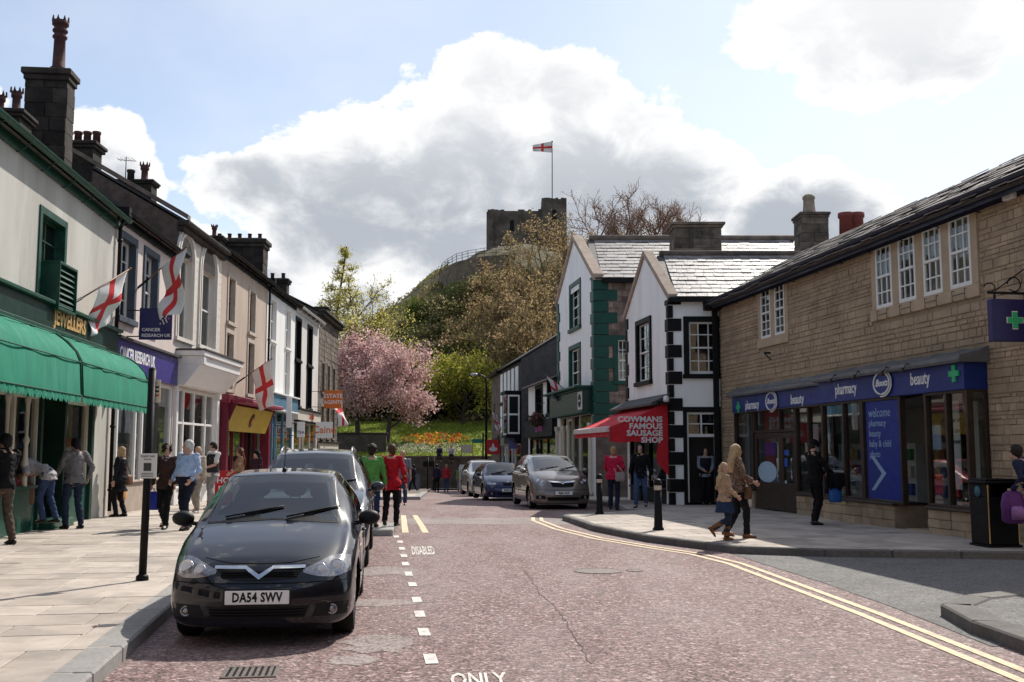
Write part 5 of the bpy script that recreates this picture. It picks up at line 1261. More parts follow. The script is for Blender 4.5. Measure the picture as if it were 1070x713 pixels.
# projecting pharmacy sign on an iron arm
us = F.U(1035, 335, .7); Ds = F.w(us, .6, 0).y
n1_ = (at(1033.5, 330, Ds)-F.wp0).dot(F.n); 
zs1, zs0 = at(1040, 313, Ds).z, at(1040, 357, Ds).z
root = thing('hanging_sign', 'dark navy hanging sign with a green cross on a scrolled iron arm', 'sign', tuple(F.w(us, n1_, zs0)))
n0_ = n1_-.80
mb = MB(F.M); mb.box(us-.07, us+.07, n0_, n1_, zs0, zs1); mb.build('board', M_navy, root, bevel=.01)
mb = MB(F.M); mb.beam((us, -.02, zs1+.11), (us, n1_+.02, zs1+.11), .035, .04)
mb.tube([(us, n1_-.02+.10*math.cos(t), zs1+.20+.07*math.sin(t)) for t in [i*.5 for i in range(11)]], .011, 5); mb.tube([(us, .05+.55*s, zs1+.52-.38*s) for s in (0, .3, .6, 1)], .011, 5); mb.tube([(us, .25+.12*math.cos(t), zs1+.26+.12*math.sin(t)) for t in [i*.5 for i in range(12)]], .011, 5)
for n in (n1_-.1, n0_+.15): mb.box(us-.012, us+.012, n-.015, n+.015, zs1, zs1+.10)
mb.build('scroll_arm', M_iron, root)
nc = F.u; t_ = -F.n
p = F.w(us+.072, (n0_+n1_)/2-.0, (zs0+zs1)/2); Mx = Matrix.Translation(p)@Matrix(((t_.x, 0, nc.x, 0), (t_.y, 0, nc.y, 0), (0, 1, 0, 0), (0, 0, 0, 1)))
for s_, m_, e in ((.15, M_letter, .004), (.135, M_greenx, .010)):
    q = MB(Mx); q.prism([(x*s_, y*s_, 0) for x, y in ((-.33, -1), (.33, -1), (.33, -.33), (1, -.33), (1, .33), (.33, .33), (.33, 1), (-.33, 1), (-.33, .33), (-1, .33), (-1, -.33), (-.33, -.33))], (0, 0, e)); q.build('cross_emblem', m_, root)
# chimneys behind the pharmacy roof
def stack_at(px0, px1, pyt, Y, n_w, F, root, z0, m, **k):
    a, b = at(px0, pyt, Y), at(px1, pyt, Y); w_ = (b-a).length; c = (a+b)/2; M = Matrix.Translation((c.x, c.y, 0))
    return chimney(M, root, 0, 0, z0, c.z, w_*.86, n_w, m, w_*.07, .22, **k), c, M
M_stone_m = mat('weathered_stone', (.15, .12, .095), .9, .45, 2.5, .6, 30, col2=(.05, .042, .037), mix2=.75, sc2=2.2, rnd=.4)
ch, c, M_ = stack_at(831, 863, 224, 36, 1.0, F, r, 7.0, M_stone_m, seed=21, course=.28)
mb = MB(M_); mb.lathe([(.24, 0), (.23, .05), (.20, .3), (.19, .52), (.22, .56), (.22, .62), (.15, .70), (.06, .74)], (-.05, 0, c.z-.02), 14); mb.build('chimney_pot', M_pot_buff, ch)
ch2, c, M_ = stack_at(880, 901, 246, 33, .7, F, r, 7.0, M_stone_m, blocks=False)
add_pots(M_, ch2, [(-.18, 0, c.z-.02), (.15, 0, c.z-.02)], 'plain', mat('red_pot', (.20, .05, .04), .7, .2, 5, .1), 1.75)
# ---------------------------------------------------------------- sausage shop (black and white)
FC = Fc((4.73, 31.5), (6.25, 31.5), 1)              # face towards the camera
FCs = Fc((3.98, 36.5), (4.73, 31.5), 1)             # gable towards the street
ze = FC.hit(712, 311)[1]; zap = at(678, 268, 34).z
r = thing('shop_building', 'white butcher shop with black quoins, slate roof and a red corner awning', 'shop', (4.73, 31.5, rz(31.5)))
wF = rect(FC, 719, 336, 751, 391); dF = rect(FC, 717.5, 431, 749, 524); dF = (dF[0], dF[1], ZP-.2, dF[3])
D_ = 5.0
FC.W = 3.6
wall_mb(FC.M, 3.6, -.5, ze, [wF, dF], .14).build('wall', M_wCo, r, recalc=False)
gW = FCs.W; wS = rect(FCs, 668, 340, 679, 400); wS = (wS[0]-.2, wS[1]+.1, wS[2], wS[3])
shS = (.3, gW-.5, -.4, 2.75)
mb = wall_mb(FCs.M, gW, -.5, ze, [wS, shS], .14); mb.poly([(0, 0, ze), (gW, 0, ze), (gW/2, 0, zap)]); mb.build('gable_wall', M_wCo, r, recalc=False)
mb = MB(FC.M); mb.quad((0, -D_, -.5), (5, -D_, -.5), (5, -D_, ze), (0, -D_, ze)); mb.build('rear_wall', M_wCo, r, recalc=False)
rf_ = roof_slab(FC.M, .02, 6.0, .18, ze-.06, -D_/2, zap-.02, .05, M_slate_d, r); roof_slab(FC.M, .02, 6.0, -D_-.2, ze-.06, -D_/2-.001, zap-.02, .05, M_slate_d, r)
slates(FC.M, .22, 5.2, .24, ze-.08, -D_/2, zap-.02, .30, 11, M_slate, rf_, 300, 3)
mb = MB(FC.M); mb.tube([(.1, -D_/2, zap+.08), (6, -D_/2, zap+.08)], .11, 8); mb.build('ridge_tiles', M_stone_b, r)
# gable coping along both slopes of the street gable
mb = MB(FCs.M)
for a, b in ((0, gW/2), (gW, gW/2)):
    sg = 1 if a == 0 else -1
    mb.prism([(a-.18*sg, .08, ze-.12), (b, .08, zap+.02), (b, .08, zap+.20), (a-.18*sg, .08, ze+.08)], (0, -.34, 0))
mb.build('gable_coping', M_cope, r, bevel=.015)
# black timbers of the gable edge, quoins, window surrounds
quoins(FC.M, r, -.03, 1, ZP-.1, ze-.05, .40, .15, .40, .045, M_black); quoins(FCs.M, r, gW+.03, -1, ZP-.1, ze-.05, .34, .20, .40, .045, M_black); quoins(FCs.M, r, 0, 1, ZP+2.9, ze-.05, .34, .2, .40, .045, M_black)
surround(FC.M, *wF, .15, .05).build('window_surround', M_black, r, bevel=.006); window(FC, *wF, r, M_trim_white, M_glass, .04, 3, 2, .07, .03, room=M_dark_room)
surround(FCs.M, *wS, .15, .06).build('window_surround', M_black, r, bevel=.006); window(FCs, *wS, r, M_trim_white, M_glass, .06, 2, 2, .06, .025, room=M_dark_room)
mb = MB(FC.M); mb.box(dF[0]-.115, dF[0]-.002, -.01, .04, ZP-.1, dF[3]+.16); mb.box(dF[1]+.002, dF[1]+.14, -.01, .04, ZP-.1, dF[3]+.16); mb.box(dF[0]-.002, dF[1]+.002, -.01, .037, dF[3]+.002, dF[3]+.16); mb.build('door_surround', M_black, r, bevel=.006)
ztr = FC.hit(733, 455)[1]
mb = MB(FC.M); a, b = dF[0], dF[1]; mb.box(a, a+.05, -.16, -.02, ZP, dF[3]); mb.box(b-.05, b, -.16, -.02, ZP, dF[3]); mb.box(a+.05, b-.05, -.16, -.02, ztr-.05, ztr+.04); mb.box(a+.05, b-.05, -.16, -.02, dF[3]-.06, dF[3]-.002); mb.box((a+b)/2-.02, (a+b)/2+.02, -.13, -.03, ztr+.04, dF[3]-.06); mb.box(a+.05, b-.05, -.13, -.035, (ztr+dF[3])/2-.015, (ztr+dF[3])/2+.015); f = mb.build('door_frame', M_trim_white, r)
mb = MB(FC.M); mb.box(a+.05, b-.05, -.09, -.08, ztr+.04, dF[3]-.06); mb.build('pane', M_glass, f)
mb = MB(FC.M); mb.quad((a-.4, -1.9, -.2), (b+.4, -1.9, -.2), (b+.4, -1.9, 3.2), (a-.4, -1.9, 3.2)); mb.quad((a-.4, -1.9, ZP), (b+.4, -1.9, ZP), (b+.4, 0, ZP), (a-.4, 0, ZP)); mb.quad((a-.4, -1.9, ZP), (a-.4, -.15, ZP), (a-.4, -.15, 3.2), (a-.4, -1.9, 3.2)); mb.quad((b+.4, -1.9, ZP), (b+.4, -.15, ZP), (b+.4, -.15, 3.2), (b+.4, -1.9, 3.2)); mb.quad((a-.4, -1.9, 3.2), (b+.4, -1.9, 3.2), (b+.4, -.14, 3.2), (a-.4, -.14, 3.2)); mb.build('doorway_interior', M_dark_room, r, recalc=False)
mb = MB(FC.M); mb.box(-.05, 1.6, .18, .30, ze-.16, ze-.05); mb.build('gutter', M_black, r); mb = MB(FC.M); mb.box(1.28, 1.44, .05, .18, -.1, ze-.17); mb.box(1.02, 1.5, .05, .32, ze-.42, ze-.161); mb.build('downpipe', M_black, r, bevel=.02)
# street side shop front in the shade of the awning
shopfront(FCs, r, .3, gW-.5, -.4, 2.75, .9, M_black, M_black, [1.6, 2.6], None, M_dark_room, 1.6, .05, .10, doors=((1.6, 2.6),)); display(FCs, r, 2.9, gW-.9, .75, -.5, GOODS, 33, (.1, .3))
mb = MB(FCs.M); mb.prism([(-.05, .02, 3.36), (-.05, .02, 3.05), (-.05, .62, 2.98), (-.05, .62, 3.06)], (gW+.12, 0, 0)); mb.build('lead_hood', M_slate_d, r, bevel=.01)
mb = MB(FC.M); mb.box(-.40, -.02, .02, .30, 3.02, 3.12); mb.build('camera_bracket', M_black, r); mb = MB(FC.M); mb.lathe([(.05, -.02), (.09, .0), (.09, .12), (.03, .17)], (-.16, .3, 3.10), 12); mb.build('security_camera', M_trim_white, r)
# chimney of big blocks on the rear slope
ch, c, M_ = stack_at(698, 754, 235, 36.3, 1.1, FC, r, 6.2, M_stone_m, seed=29, course=.34)
# awning
aw = thing('shop_awning', 'red canvas awning with white lettering over the butcher shop corner', 'awning', (4.0, 32, 3))
ZT, ZF, PR = 3.13, 2.34, 1.85
un = gW-.12; uf = .1
P = [[(uf+(un-uf)*i/20, .03+(PR-.03)*j/8, ZT+(ZF-ZT)*j/8-.05*math.sin(math.pi*j/8)+.012*math.sin(i*2)) for j in range(9)] for i in range(21)]
mb = MB(FCs.M); mb.grid(P); mb.build('canvas', M_redc, aw, recalc=False)
mb = MB(FCs.M); mb.tube([(uf, PR, ZF-.02), (un, PR, ZF-.02)], .055, 10); mb.box(uf, un, PR-.03, PR+.07, ZF-.14, ZF-.03); mb.build('front_rail', mat('pale_rail', (.66, .56, .53), .5, .1, 3, 0), aw)
mb = MB(FCs.M); mb.grid([[(uf+(un-uf)*i/30, PR+.01+.02*math.sin(i*1.1)*j, ZF-.06-.22*j) for j in (0, .5, 1)] for i in range(31)]); mb.build('valance', M_redc, aw, recalc=False)
mb = MB(FCs.M); mb.grid([[(un+.01+.012*math.sin(i*1.3+j), .05+(PR-.05)*i/14, (1.90+.02*math.sin(i))*(1-j/5)+(ZT-.0+(ZF-ZT)*i/14-.05*math.sin(math.pi*i/14))*j/5) for j in range(6)] for i in range(15)]); mb.build('end_panel', M_redc, aw, recalc=False)
mb = MB(FCs.M); mb.grid([[(un+.012, .03+.36*i/4+.03*math.sin(j*1.7), 2.0-1.15*j/6+.1*i) for j in range(7)] for i in range(5)]); mb.build('side_drape', M_redc, aw, recalc=False)
nc, t_ = FCs.u, -FCs.n
for i, s in enumerate(('COWMANS', 'FAMOUS', 'SAUSAGE', 'SHOP')):
    z_ = 2.66-.205*i-.09
    p = FCs.w(un+.035, .22, z_); Mx = Matrix.Translation(p)@Matrix(((t_.x, 0, nc.x, 0), (t_.y, 0, nc.y, 0), (0, 1, 0, 0), (0, 0, 0, 1)))
    text(s, .235, Mx, M_letter, aw, align='RIGHT', bold=.035, ext=.003, sx=1.12)
for u in (uf+.05, un-.05):
    q = MB(FCs.M); q.tube([(u, .05, ZT-.75), (u, PR*.55, ZF+.0), (u, PR, ZF-.03)], .02, 6); q.build('folding_arm', M_iron, aw)
# ---------------------------------------------------------------- tall white building with green quoins
FGs = Fc((2.13, 48.8), (3.26, 41.3), 1); FGc = Fc((3.26, 41.3), (12, 41.3), 1); gW = FGs.W
ze = (FGc.hit(632, 290)[1]+FGs.hit(586, 316)[1])/2; zap = at(607, 251, 45).z
r = thing('shop_building', 'tall white gabled building with dark green quoins and a green shop front', 'shop', (3.26, 41.3, rz(41)))
ws = [rect(FGs, 598, 301, 605.5, 344), rect(FGs, 597.5, 366, 605.5, 415)]; ws = [(a-.35, b+.15, c, d) for a, b, c, d in ws]
zt = 3.3
mb = wall_mb(FGs.M, gW, -.8, ze, ws+[(.5, gW-.6, -.6, zt)], .16); mb.poly([(0, 0, ze), (gW, 0, ze), (gW/2, 0, zap)]); mb.build('gable_wall', M_wCo, r, recalc=False)
wC = rect(FGc, 645.5, 355, 661.5, 398)
wc = wall_mb(FGc.M, FGc.W, -.8, ze, [wC], .16).build('wall', M_rubble, r, recalc=False)
masonry(FGc.M, .5, 4.2, 2.6, ze, [(wC[0]-.2, wC[1]+.2, wC[2]-.25, wC[3]+.2)], M_rubble, wc, (.34, .5, .42), (.2, .26, .3), .03, 200, 17, key=lambda i: i[0], gap=.02)
surround(FGc.M, *wC, .16, .06).build('window_surround', M_greenq, r, bevel=.01); window(FGc, *wC, r, M_trim_white, M_glass, .08, 3, 2, .06, .03, room=M_dark_room)
for w_ in ws: surround(FGs.M, *w_, .18, .05).build('window_surround', M_greenq, r, bevel=.01); window(FGs, *w_, r, M_trim_white, M_glass, .10, 2, 2, .07, .03, room=M_dark_room)
quoins(FGs.M, r, gW+.045, -1, 2.6, ze+.1, .62, .40, .45, .05, M_greenq); quoins(FGc.M, r, -.045, 1, 2.6, ze+.1, .95, .60, .45, .05, M_greenq); quoins(FGs.M, r, 0, 1, 3.5, ze, .62, .4, .45, .05, M_greenq)
Dg = 7.6
rf_ = roof_slab(FGc.M, .02, 9, .2, ze-.08, -Dg/2, zap-.02, .06, M_slate_d, r); roof_slab(FGc.M, .02, 9, -Dg, ze-.08, -Dg/2-.001, zap-.02, .06, M_slate_d, r)
slates(FGc.M, .3, 8.8, .26, ze-.1, -Dg/2, zap-.02, .46, 12, M_slate, rf_, 300, 6)
mb = MB(FGc.M); mb.tube([(.1, -Dg/2, zap+.1), (9, -Dg/2, zap+.1)], .14, 8); mb.build('ridge_tiles', M_stone_b, r)
mb = MB(FGc.M); mb.box(.3, 6, .2, .34, ze-.22, ze-.08); mb.build('gutter', M_black, r)
mb = MB(FGs.M)
for a, b in ((0, gW/2), (gW, gW/2)):
    sg = 1 if a == 0 else -1; mb.prism([(a-.2*sg, .10, ze-.12), (b, .10, zap+.02), (b, .10, zap+.24), (a-.2*sg, .10, ze+.14)], (0, -.45, 0))
mb.build('gable_coping', M_cope, r, bevel=.02)
big_sign_bar(FGs, r, .3, gW-.35, zt-.1, zt+.75, .45, M_green_b, cornice=M_greenq)
q = MB(FGs.M); q.box(.2, gW-.25, -.05, .75, zt+.83, zt+.93); q.build('shop_cornice', M_greenq, r, bevel=.02)
eu = FGs.U(606, 427, .46); q = MB(FGs.M); q.box(eu-.38, eu+.38, .452, .475, zt-.02, zt+.68); em = q.build('sign_square', M_whitep, r)
q = MB(FGs.M); q.prism([(eu+.27*math.cos(t*.4), .476, zt+.33+.27*math.sin(t*.4)) for t in range(16)], (0, .01, 0)); q.build('round_emblem', M_black, em)
q = MB(FGs.M); q.box(eu-.16, eu+.16, .487, .493, zt+.29, zt+.37); q.build('emblem_bar', M_whitep, em)
shopfront(FGs, r, .5, gW-.6, -.6, zt-.1, 1.1, M_cream, M_greenq, [1.9, 3.0, 4.6], None, M_dark_room, 1.6, .05, .14, doors=((1.9, 3.0),))
for u in (.35, gW-.45, 1.9, 3.0): q = MB(FGs.M); q.lathe([(.12, 0), (.12, .15), (.085, .2), (.075, 2.6), (.12, 2.7), (.12, 2.85)], (u, .12, -.1), 12); q.build('column', M_cream, r)
# ---------------------------------------------------------------- low white shop with flower baskets
FLo = Fc((.89, 57.1), (2.13, 48.8), 1); W_ = FLo.W; ze = (FLo.hit(580, 396)[1]+FLo.hit(555, 404)[1])/2
r = root_for(FLo, 'shop_building', 'low white shop with black window shutters and dark purple lettered fascia', 'shop')
ws = [rect(FLo, 561, 407, 566, 437), rect(FLo, 573.5, 400, 581, 432)]; ws = [(a-.2, b+.2, c, d) for a, b, c, d in ws]; zt = ws[0][2]-1.0
shell(FLo, r, -1, ze, 6, .35, M_wCo, ws+[(.4, W_-.4, -.8, zt)], .2, over=.35, roofm=M_slate)
for w_ in ws: surround(FLo.M, *w_, .2, .04).build('window_surround', M_black, r, bevel=.01); window(FLo, *w_, r, M_black, M_glass, .12, 2, 2, .06, room=M_dark_room)
big_sign_bar(FLo, r, .2, W_-.2, zt+.0, zt+.85, .25, M_black)
text('La Rose', .6, FLo.T(W_*.55, .256, zt+.45), mat('magenta_script', (.42, .04, .30), .5, 0, bump=0), r, bold=.01, ext=.004, shear=.3)
shopfront(FLo, r, .4, W_-.4, -.8, zt-.02, .6, M_black, M_black, [2.4, 3.5, 5.5], None, M_dark_room, 1.6, .05, .12, doors=((2.4, 3.5),))
# ---------------------------------------------------------------- tall black and white panelled building, then a brown one
FT = Fc((-.75, 67.5), (.53, 59), 1); W_ = FT.W; ze = (FT.hit(541, 376)[1]+FT.hit(528, 386)[1])/2
r = root_for(FT, 'shop_building', 'black building with tall white panels and a projecting white box bay', 'shop')
zt = 2.4
shell(FT, r, -1.2, ze, 9, .62, M_black, [(.5, W_-.4, -1, zt-.3)], .2, over=.2, roofm=M_slate_d, gm=M_slate_d)
for j, (a, b) in enumerate(((zt+.35, (zt+ze)/2-.12), ((zt+ze)/2+.12, ze-.3))):
    for k in range(5):
        u = .35+k*(W_-.8)/5; q = MB(FT.M); q.box(u, u+(W_-.8)/5*.62, -.02, .05, a, b); q.build('white_panel', M_wCo, r, bevel=.01)
ub0 = FT.U(548, 440, .7); ubw = 1.5
zb1, zb0 = at(540, 413, 60.5).z, at(540, 455, 60.5).z
q = MB(FT.M); a = W_-2.0; q.box(a, a+.12, .0, .8, zb0, zb1); q.box(a+1.6, a+1.72, 0, .8, zb0, zb1); q.box(a-.08, a+1.8, 0, .9, zb1+.002, zb1+.18); q.box(a-.05, a+1.77, 0, .85, zb0-.15, zb0-.002); q.box(a+.12, a+1.6, .05, .1, zb0, zb1); bb = q.build('box_bay', M_black, r, bevel=.015)
def fwin(Mx, u0, u1, z0_, z1_, n):
    q = MB(Mx); q.box(u0, u0+.09, n-.05, n, z0_, z1_); q.box(u1-.09, u1, n-.05, n, z0_, z1_); q.box(u0+.09, u1-.09, n-.05, n, z0_, z0_+.1); q.box(u0+.09, u1-.09, n-.05, n, z1_-.1, z1_); q.box(u0+.09, u1-.09, n-.05, n, (z0_+z1_)/2-.05, (z0_+z1_)/2+.05); f = q.build('window', M_trim_white, r)
    q = MB(Mx); q.box(u0+.09, u1-.09, n-.035, n-.025, z0_+.1, z1_-.1); q.build('pane', M_glass, f)
fwin(FT.M, a+.13, a+1.59, zb0+.01, zb1-.01, .78)
Fb = Fc(tuple(FT.w(a+1.73, .80, 0).xy), tuple(FT.w(a+1.73, .0, 0).xy), 1); fwin(Fb.M, .06, .74, zb0+.05, zb1-.05, .012)
big_sign_bar(FT, r, .3, W_-.3, zt-.3, zt+.25, .25, M_black)
shopfront(FT, r, .5, W_-.4, -1, zt-.32, .4, M_trim_white, M_black, [2, 3, 4.8, 6], None, M_dark_room, 1.6, .05, .12, doors=((2, 3),))
FBr = Fc((-1.4, 72.0), (-.76, 67.6), 1); W_ = FBr.W; ze = FBr.hit(520, 388)[1]
r = root_for(FBr, 'shop_building', 'narrow brown stone building at the far end of the right row', 'building')
ws = [(1.2, 2.2, 3.0, 4.8)]
shell(FBr, r, -1.3, ze, 9, .6, M_stone_b, ws, .2, over=.15, roofm=M_slate_d, gm=M_stone_b); window(FBr, *ws[0], r, M_trim_white, M_glass, .12, 1, 1, .08, room=M_dark_room)
mb = MB(FBr.M); mb.box(-.05, W_+.05, .01, .3, ze-.25, ze-.05); mb.build('gutter', M_black, r)
# small hanging signs on the right row
M_rsign = mat('red_sign_board', (.50, .022, .025), .45, .08, 3, 0)
def cam_sign(label, px0, py0, px1, py1, Y, m, wall=None, deco=None):
    a, b = at(px0, py0, Y), at(px1, py1, Y); root = thing('hanging_sign', label, 'sign', tuple((a+b)/2)); q = MB(); q.box(a.x, b.x, Y-.05, Y+.05, b.z, a.z); q.build('board', m, root, bevel=.01)
    q = MB(); q.tube([(b.x, Y, a.z+.05), (b.x+1.0, Y+.1, a.z+.05)], .03, 6); q.tube([((a.x+b.x)/2, Y, a.z), ((a.x+b.x)/2, Y, a.z+.05), (b.x, Y, a.z+.05)], .025, 6); q.build('bracket', M_iron, root); return root, a, b
root, a, b = cam_sign('square red hanging sign with a white flame emblem, far end of right row', 508.5, 459.5, 522.5, 475, 66.5, M_rsign)
c = (a+b)/2; w_ = (b.x-a.x)
q = MB(); q.prism([(c.x+x*w_, 66.44, c.z+y*w_) for x, y in ((-.32, -.18), (-.2, -.3), (0, -.34), (.2, -.3), (.32, -.18), (.25, -.05), (.1, -.02), (.05, .15), (-.02, .32), (-.1, .1), (-.12, -.03), (-.25, -.05))], (0, .012, 0)); q.build('flame_emblem', M_letter, root)
root, a, b = cam_sign('pale green and white hanging sign beside the black panelled building', 523, 452, 530, 466, 64, mat('pale_green_sign', (.45, .50, .40), .5, .1, 3, 0))
root, a, b = cam_sign('blue violet hanging sign under the white box bay', 531.5, 455, 541, 469, 60, mat('blue_violet_sign', (.13, .13, .32), .5, .2, 3, 0))
# flags and baskets on the right row
GR = 'english flags on poles along the right row'
def rflag(label, F, b, t, Yt, L_, H_, droop, seed, **k):
    u, z_ = F.hit(*b); base = F.w(u, .03, z_); return flag('wall_flag', label, base, at(t[0], t[1], Yt), 0, L_, H_, droop, GR, seed, **k)
rflag('white and red flag hanging out beside the green shop sign', FGs, (589, 406), (571, 392), 46.5, 1.05, 1.25, (.30, -.1, -1), 5.0, wave=.09)
rflag('white and red flag pointing out from the black panelled building', FT, (529, 440), (513.5, 430), 62, 1.1, 1.2, (.3, -.1, -1), 6.0, wave=.09)
M_leafd = mat('basket_foliage', (.06, .05, .03), .9, .5, 8, .5); M_petal = mat('basket_flowers', (.30, .10, .12), .8, .3, 8, 0)
for px, lab in ((560.5, 'dark hanging flower basket on the low white shop, left one'), (577.5, 'dark hanging flower basket on the low white shop, right one')):
    p = at(px, 438, 52); root = thing('hanging_basket', lab, 'flower basket', tuple(p), 0, 'hanging flower baskets'); rr = random.Random(int(px)); mb = MB()
    for i in range(260):
        d = V((rr.gauss(0, 1), rr.gauss(0, 1), rr.gauss(0, 1))).normalized()*rr.uniform(.2, .5); d.z *= .7; c = p+d; a = V((rr.gauss(0, 1), rr.gauss(0, 1), rr.gauss(0, 1))).normalized()*.07; b = a.orthogonal().normalized()*.06
        mb.add([c-a, c+b, c+a, c-b], ((0, 1, 2, 3),), 1 if rr.random() < .3 else 0)
    mb.build('flowers', [M_leafd, M_petal], root, recalc=False, kind='stuff'); q = MB(); q.lathe([(.05, -.4), (.25, -.25), (.32, 0), (.28, 0)], p, 12); q.build('basket', M_leafd, root); q = MB(); q.tube([p+V((0, 0, .05)), p+V((0, 0, .8))], .02, 5); q.tube([p+V((0, 0, .8)), p+V((.6, .3, .8))], .02, 5); q.build('hook', M_iron, root)
# ---------------------------------------------------------------- unseen street behind the camera, added for reflections and to block low sky
for lab, a, b, h, m_ in (('unseen plain cream building continuing the left row behind the camera', (-5.6, -30), (-8.1, 11.85), 7.4, M_wCR), ('unseen plain stone building at the corner of the side road, behind the camera', (6.6, 9.6), (5.6, -30), 7.6, M_boots), ('unseen plain grey building closing the street behind the camera', (9, -34), (-9, -34), 8.5, M_wG)):
    F = Fc(a, b, 1); r = thing('street_building', lab, 'building', tuple(F.w(F.W/2, 0, 0))); n_ = int(F.W/3.2); hs_ = [(i*3.2+.9, i*3.2+2.0, z, z+1.7) for i in range(n_) for z in (3.9,)]+[(i*3.2+.4, i*3.2+2.8, .7, 2.6) for i in range(n_)]
    shell(F, r, -.3, h, 8, .55, m_, hs_, .15)
    for w_ in hs_: window(F, *w_, r, M_trim_white, M_glass, .1, 2, 1, .07, room=M_dark_room)
# ================================================================ CARS
def lerp_tab(tab, y, k):
    if y <= tab[0][0]: return tab[0][k]
    for a, b in zip(tab, tab[1:]):
        if y <= b[0]: return a[k]+(b[k]-a[k])*(y-a[0])/(b[0]-a[0])
    return tab[-1][k]
def catmull(P, n):
    out = []
    for i in range(len(P)-1):
        p0, p1, p2, p3 = P[max(i-1, 0)], P[i], P[i+1], P[min(i+2, len(P)-1)]
        for s in range(n):
            t = s/n; out.append(tuple(.5*((2*b)+(c-a)*t+(2*a-5*b+4*c-d)*t*t+(3*b-a-3*c+d)*t**3) for a, b, c, d in zip(p0, p1, p2, p3)))
    out.append(P[-1]); return out
def paintm(name, c, flake=.0):
    m = mat(name, c, .3, 0, bump=0, spec=.5 if max(c) > .1 else .12, coat=1.0, metal=flake); return m
M_tyre = mat('tyre_rubber', (.013, .013, .014), .85, .2, 20, .1, spec=.2); M_rim = mat('alloy_rim', (.42, .42, .43), .3, .05, 5, 0, metal=.85)
M_trimb = mat('black_trim', (.010, .010, .011), .55, .2, 20, .05, spec=.25); M_well = mat('wheel_well', (.006, .006, .006), .95, .1, 5, 0, spec=.1)
M_lamp_s = mat('lamp_reflector', (.30, .30, .31), .16, .35, 30, 0, metal=.8); M_bulb = mat('lamp_lens', (.70, .70, .70), .06, 0, bump=0, spec=.8); M_plate = mat('white_number_plate', (.90, .90, .87), .5, .03, 8, 0); M_platet = mat('plate_letter', (.012, .012, .012), .6, 0, bump=0); M_amber = mat('amber_lens', (.6, .2, .02), .25, 0, bump=0); M_redl = mat('red_lens', (.35, .01, .012), .2, 0, bump=0)
M_cabin = mat('cabin_trim', (.035, .034, .034), .9, .3, 6, 0)
M_carglass = glass_mat('car_glass', (.55, .60, .59), .15)
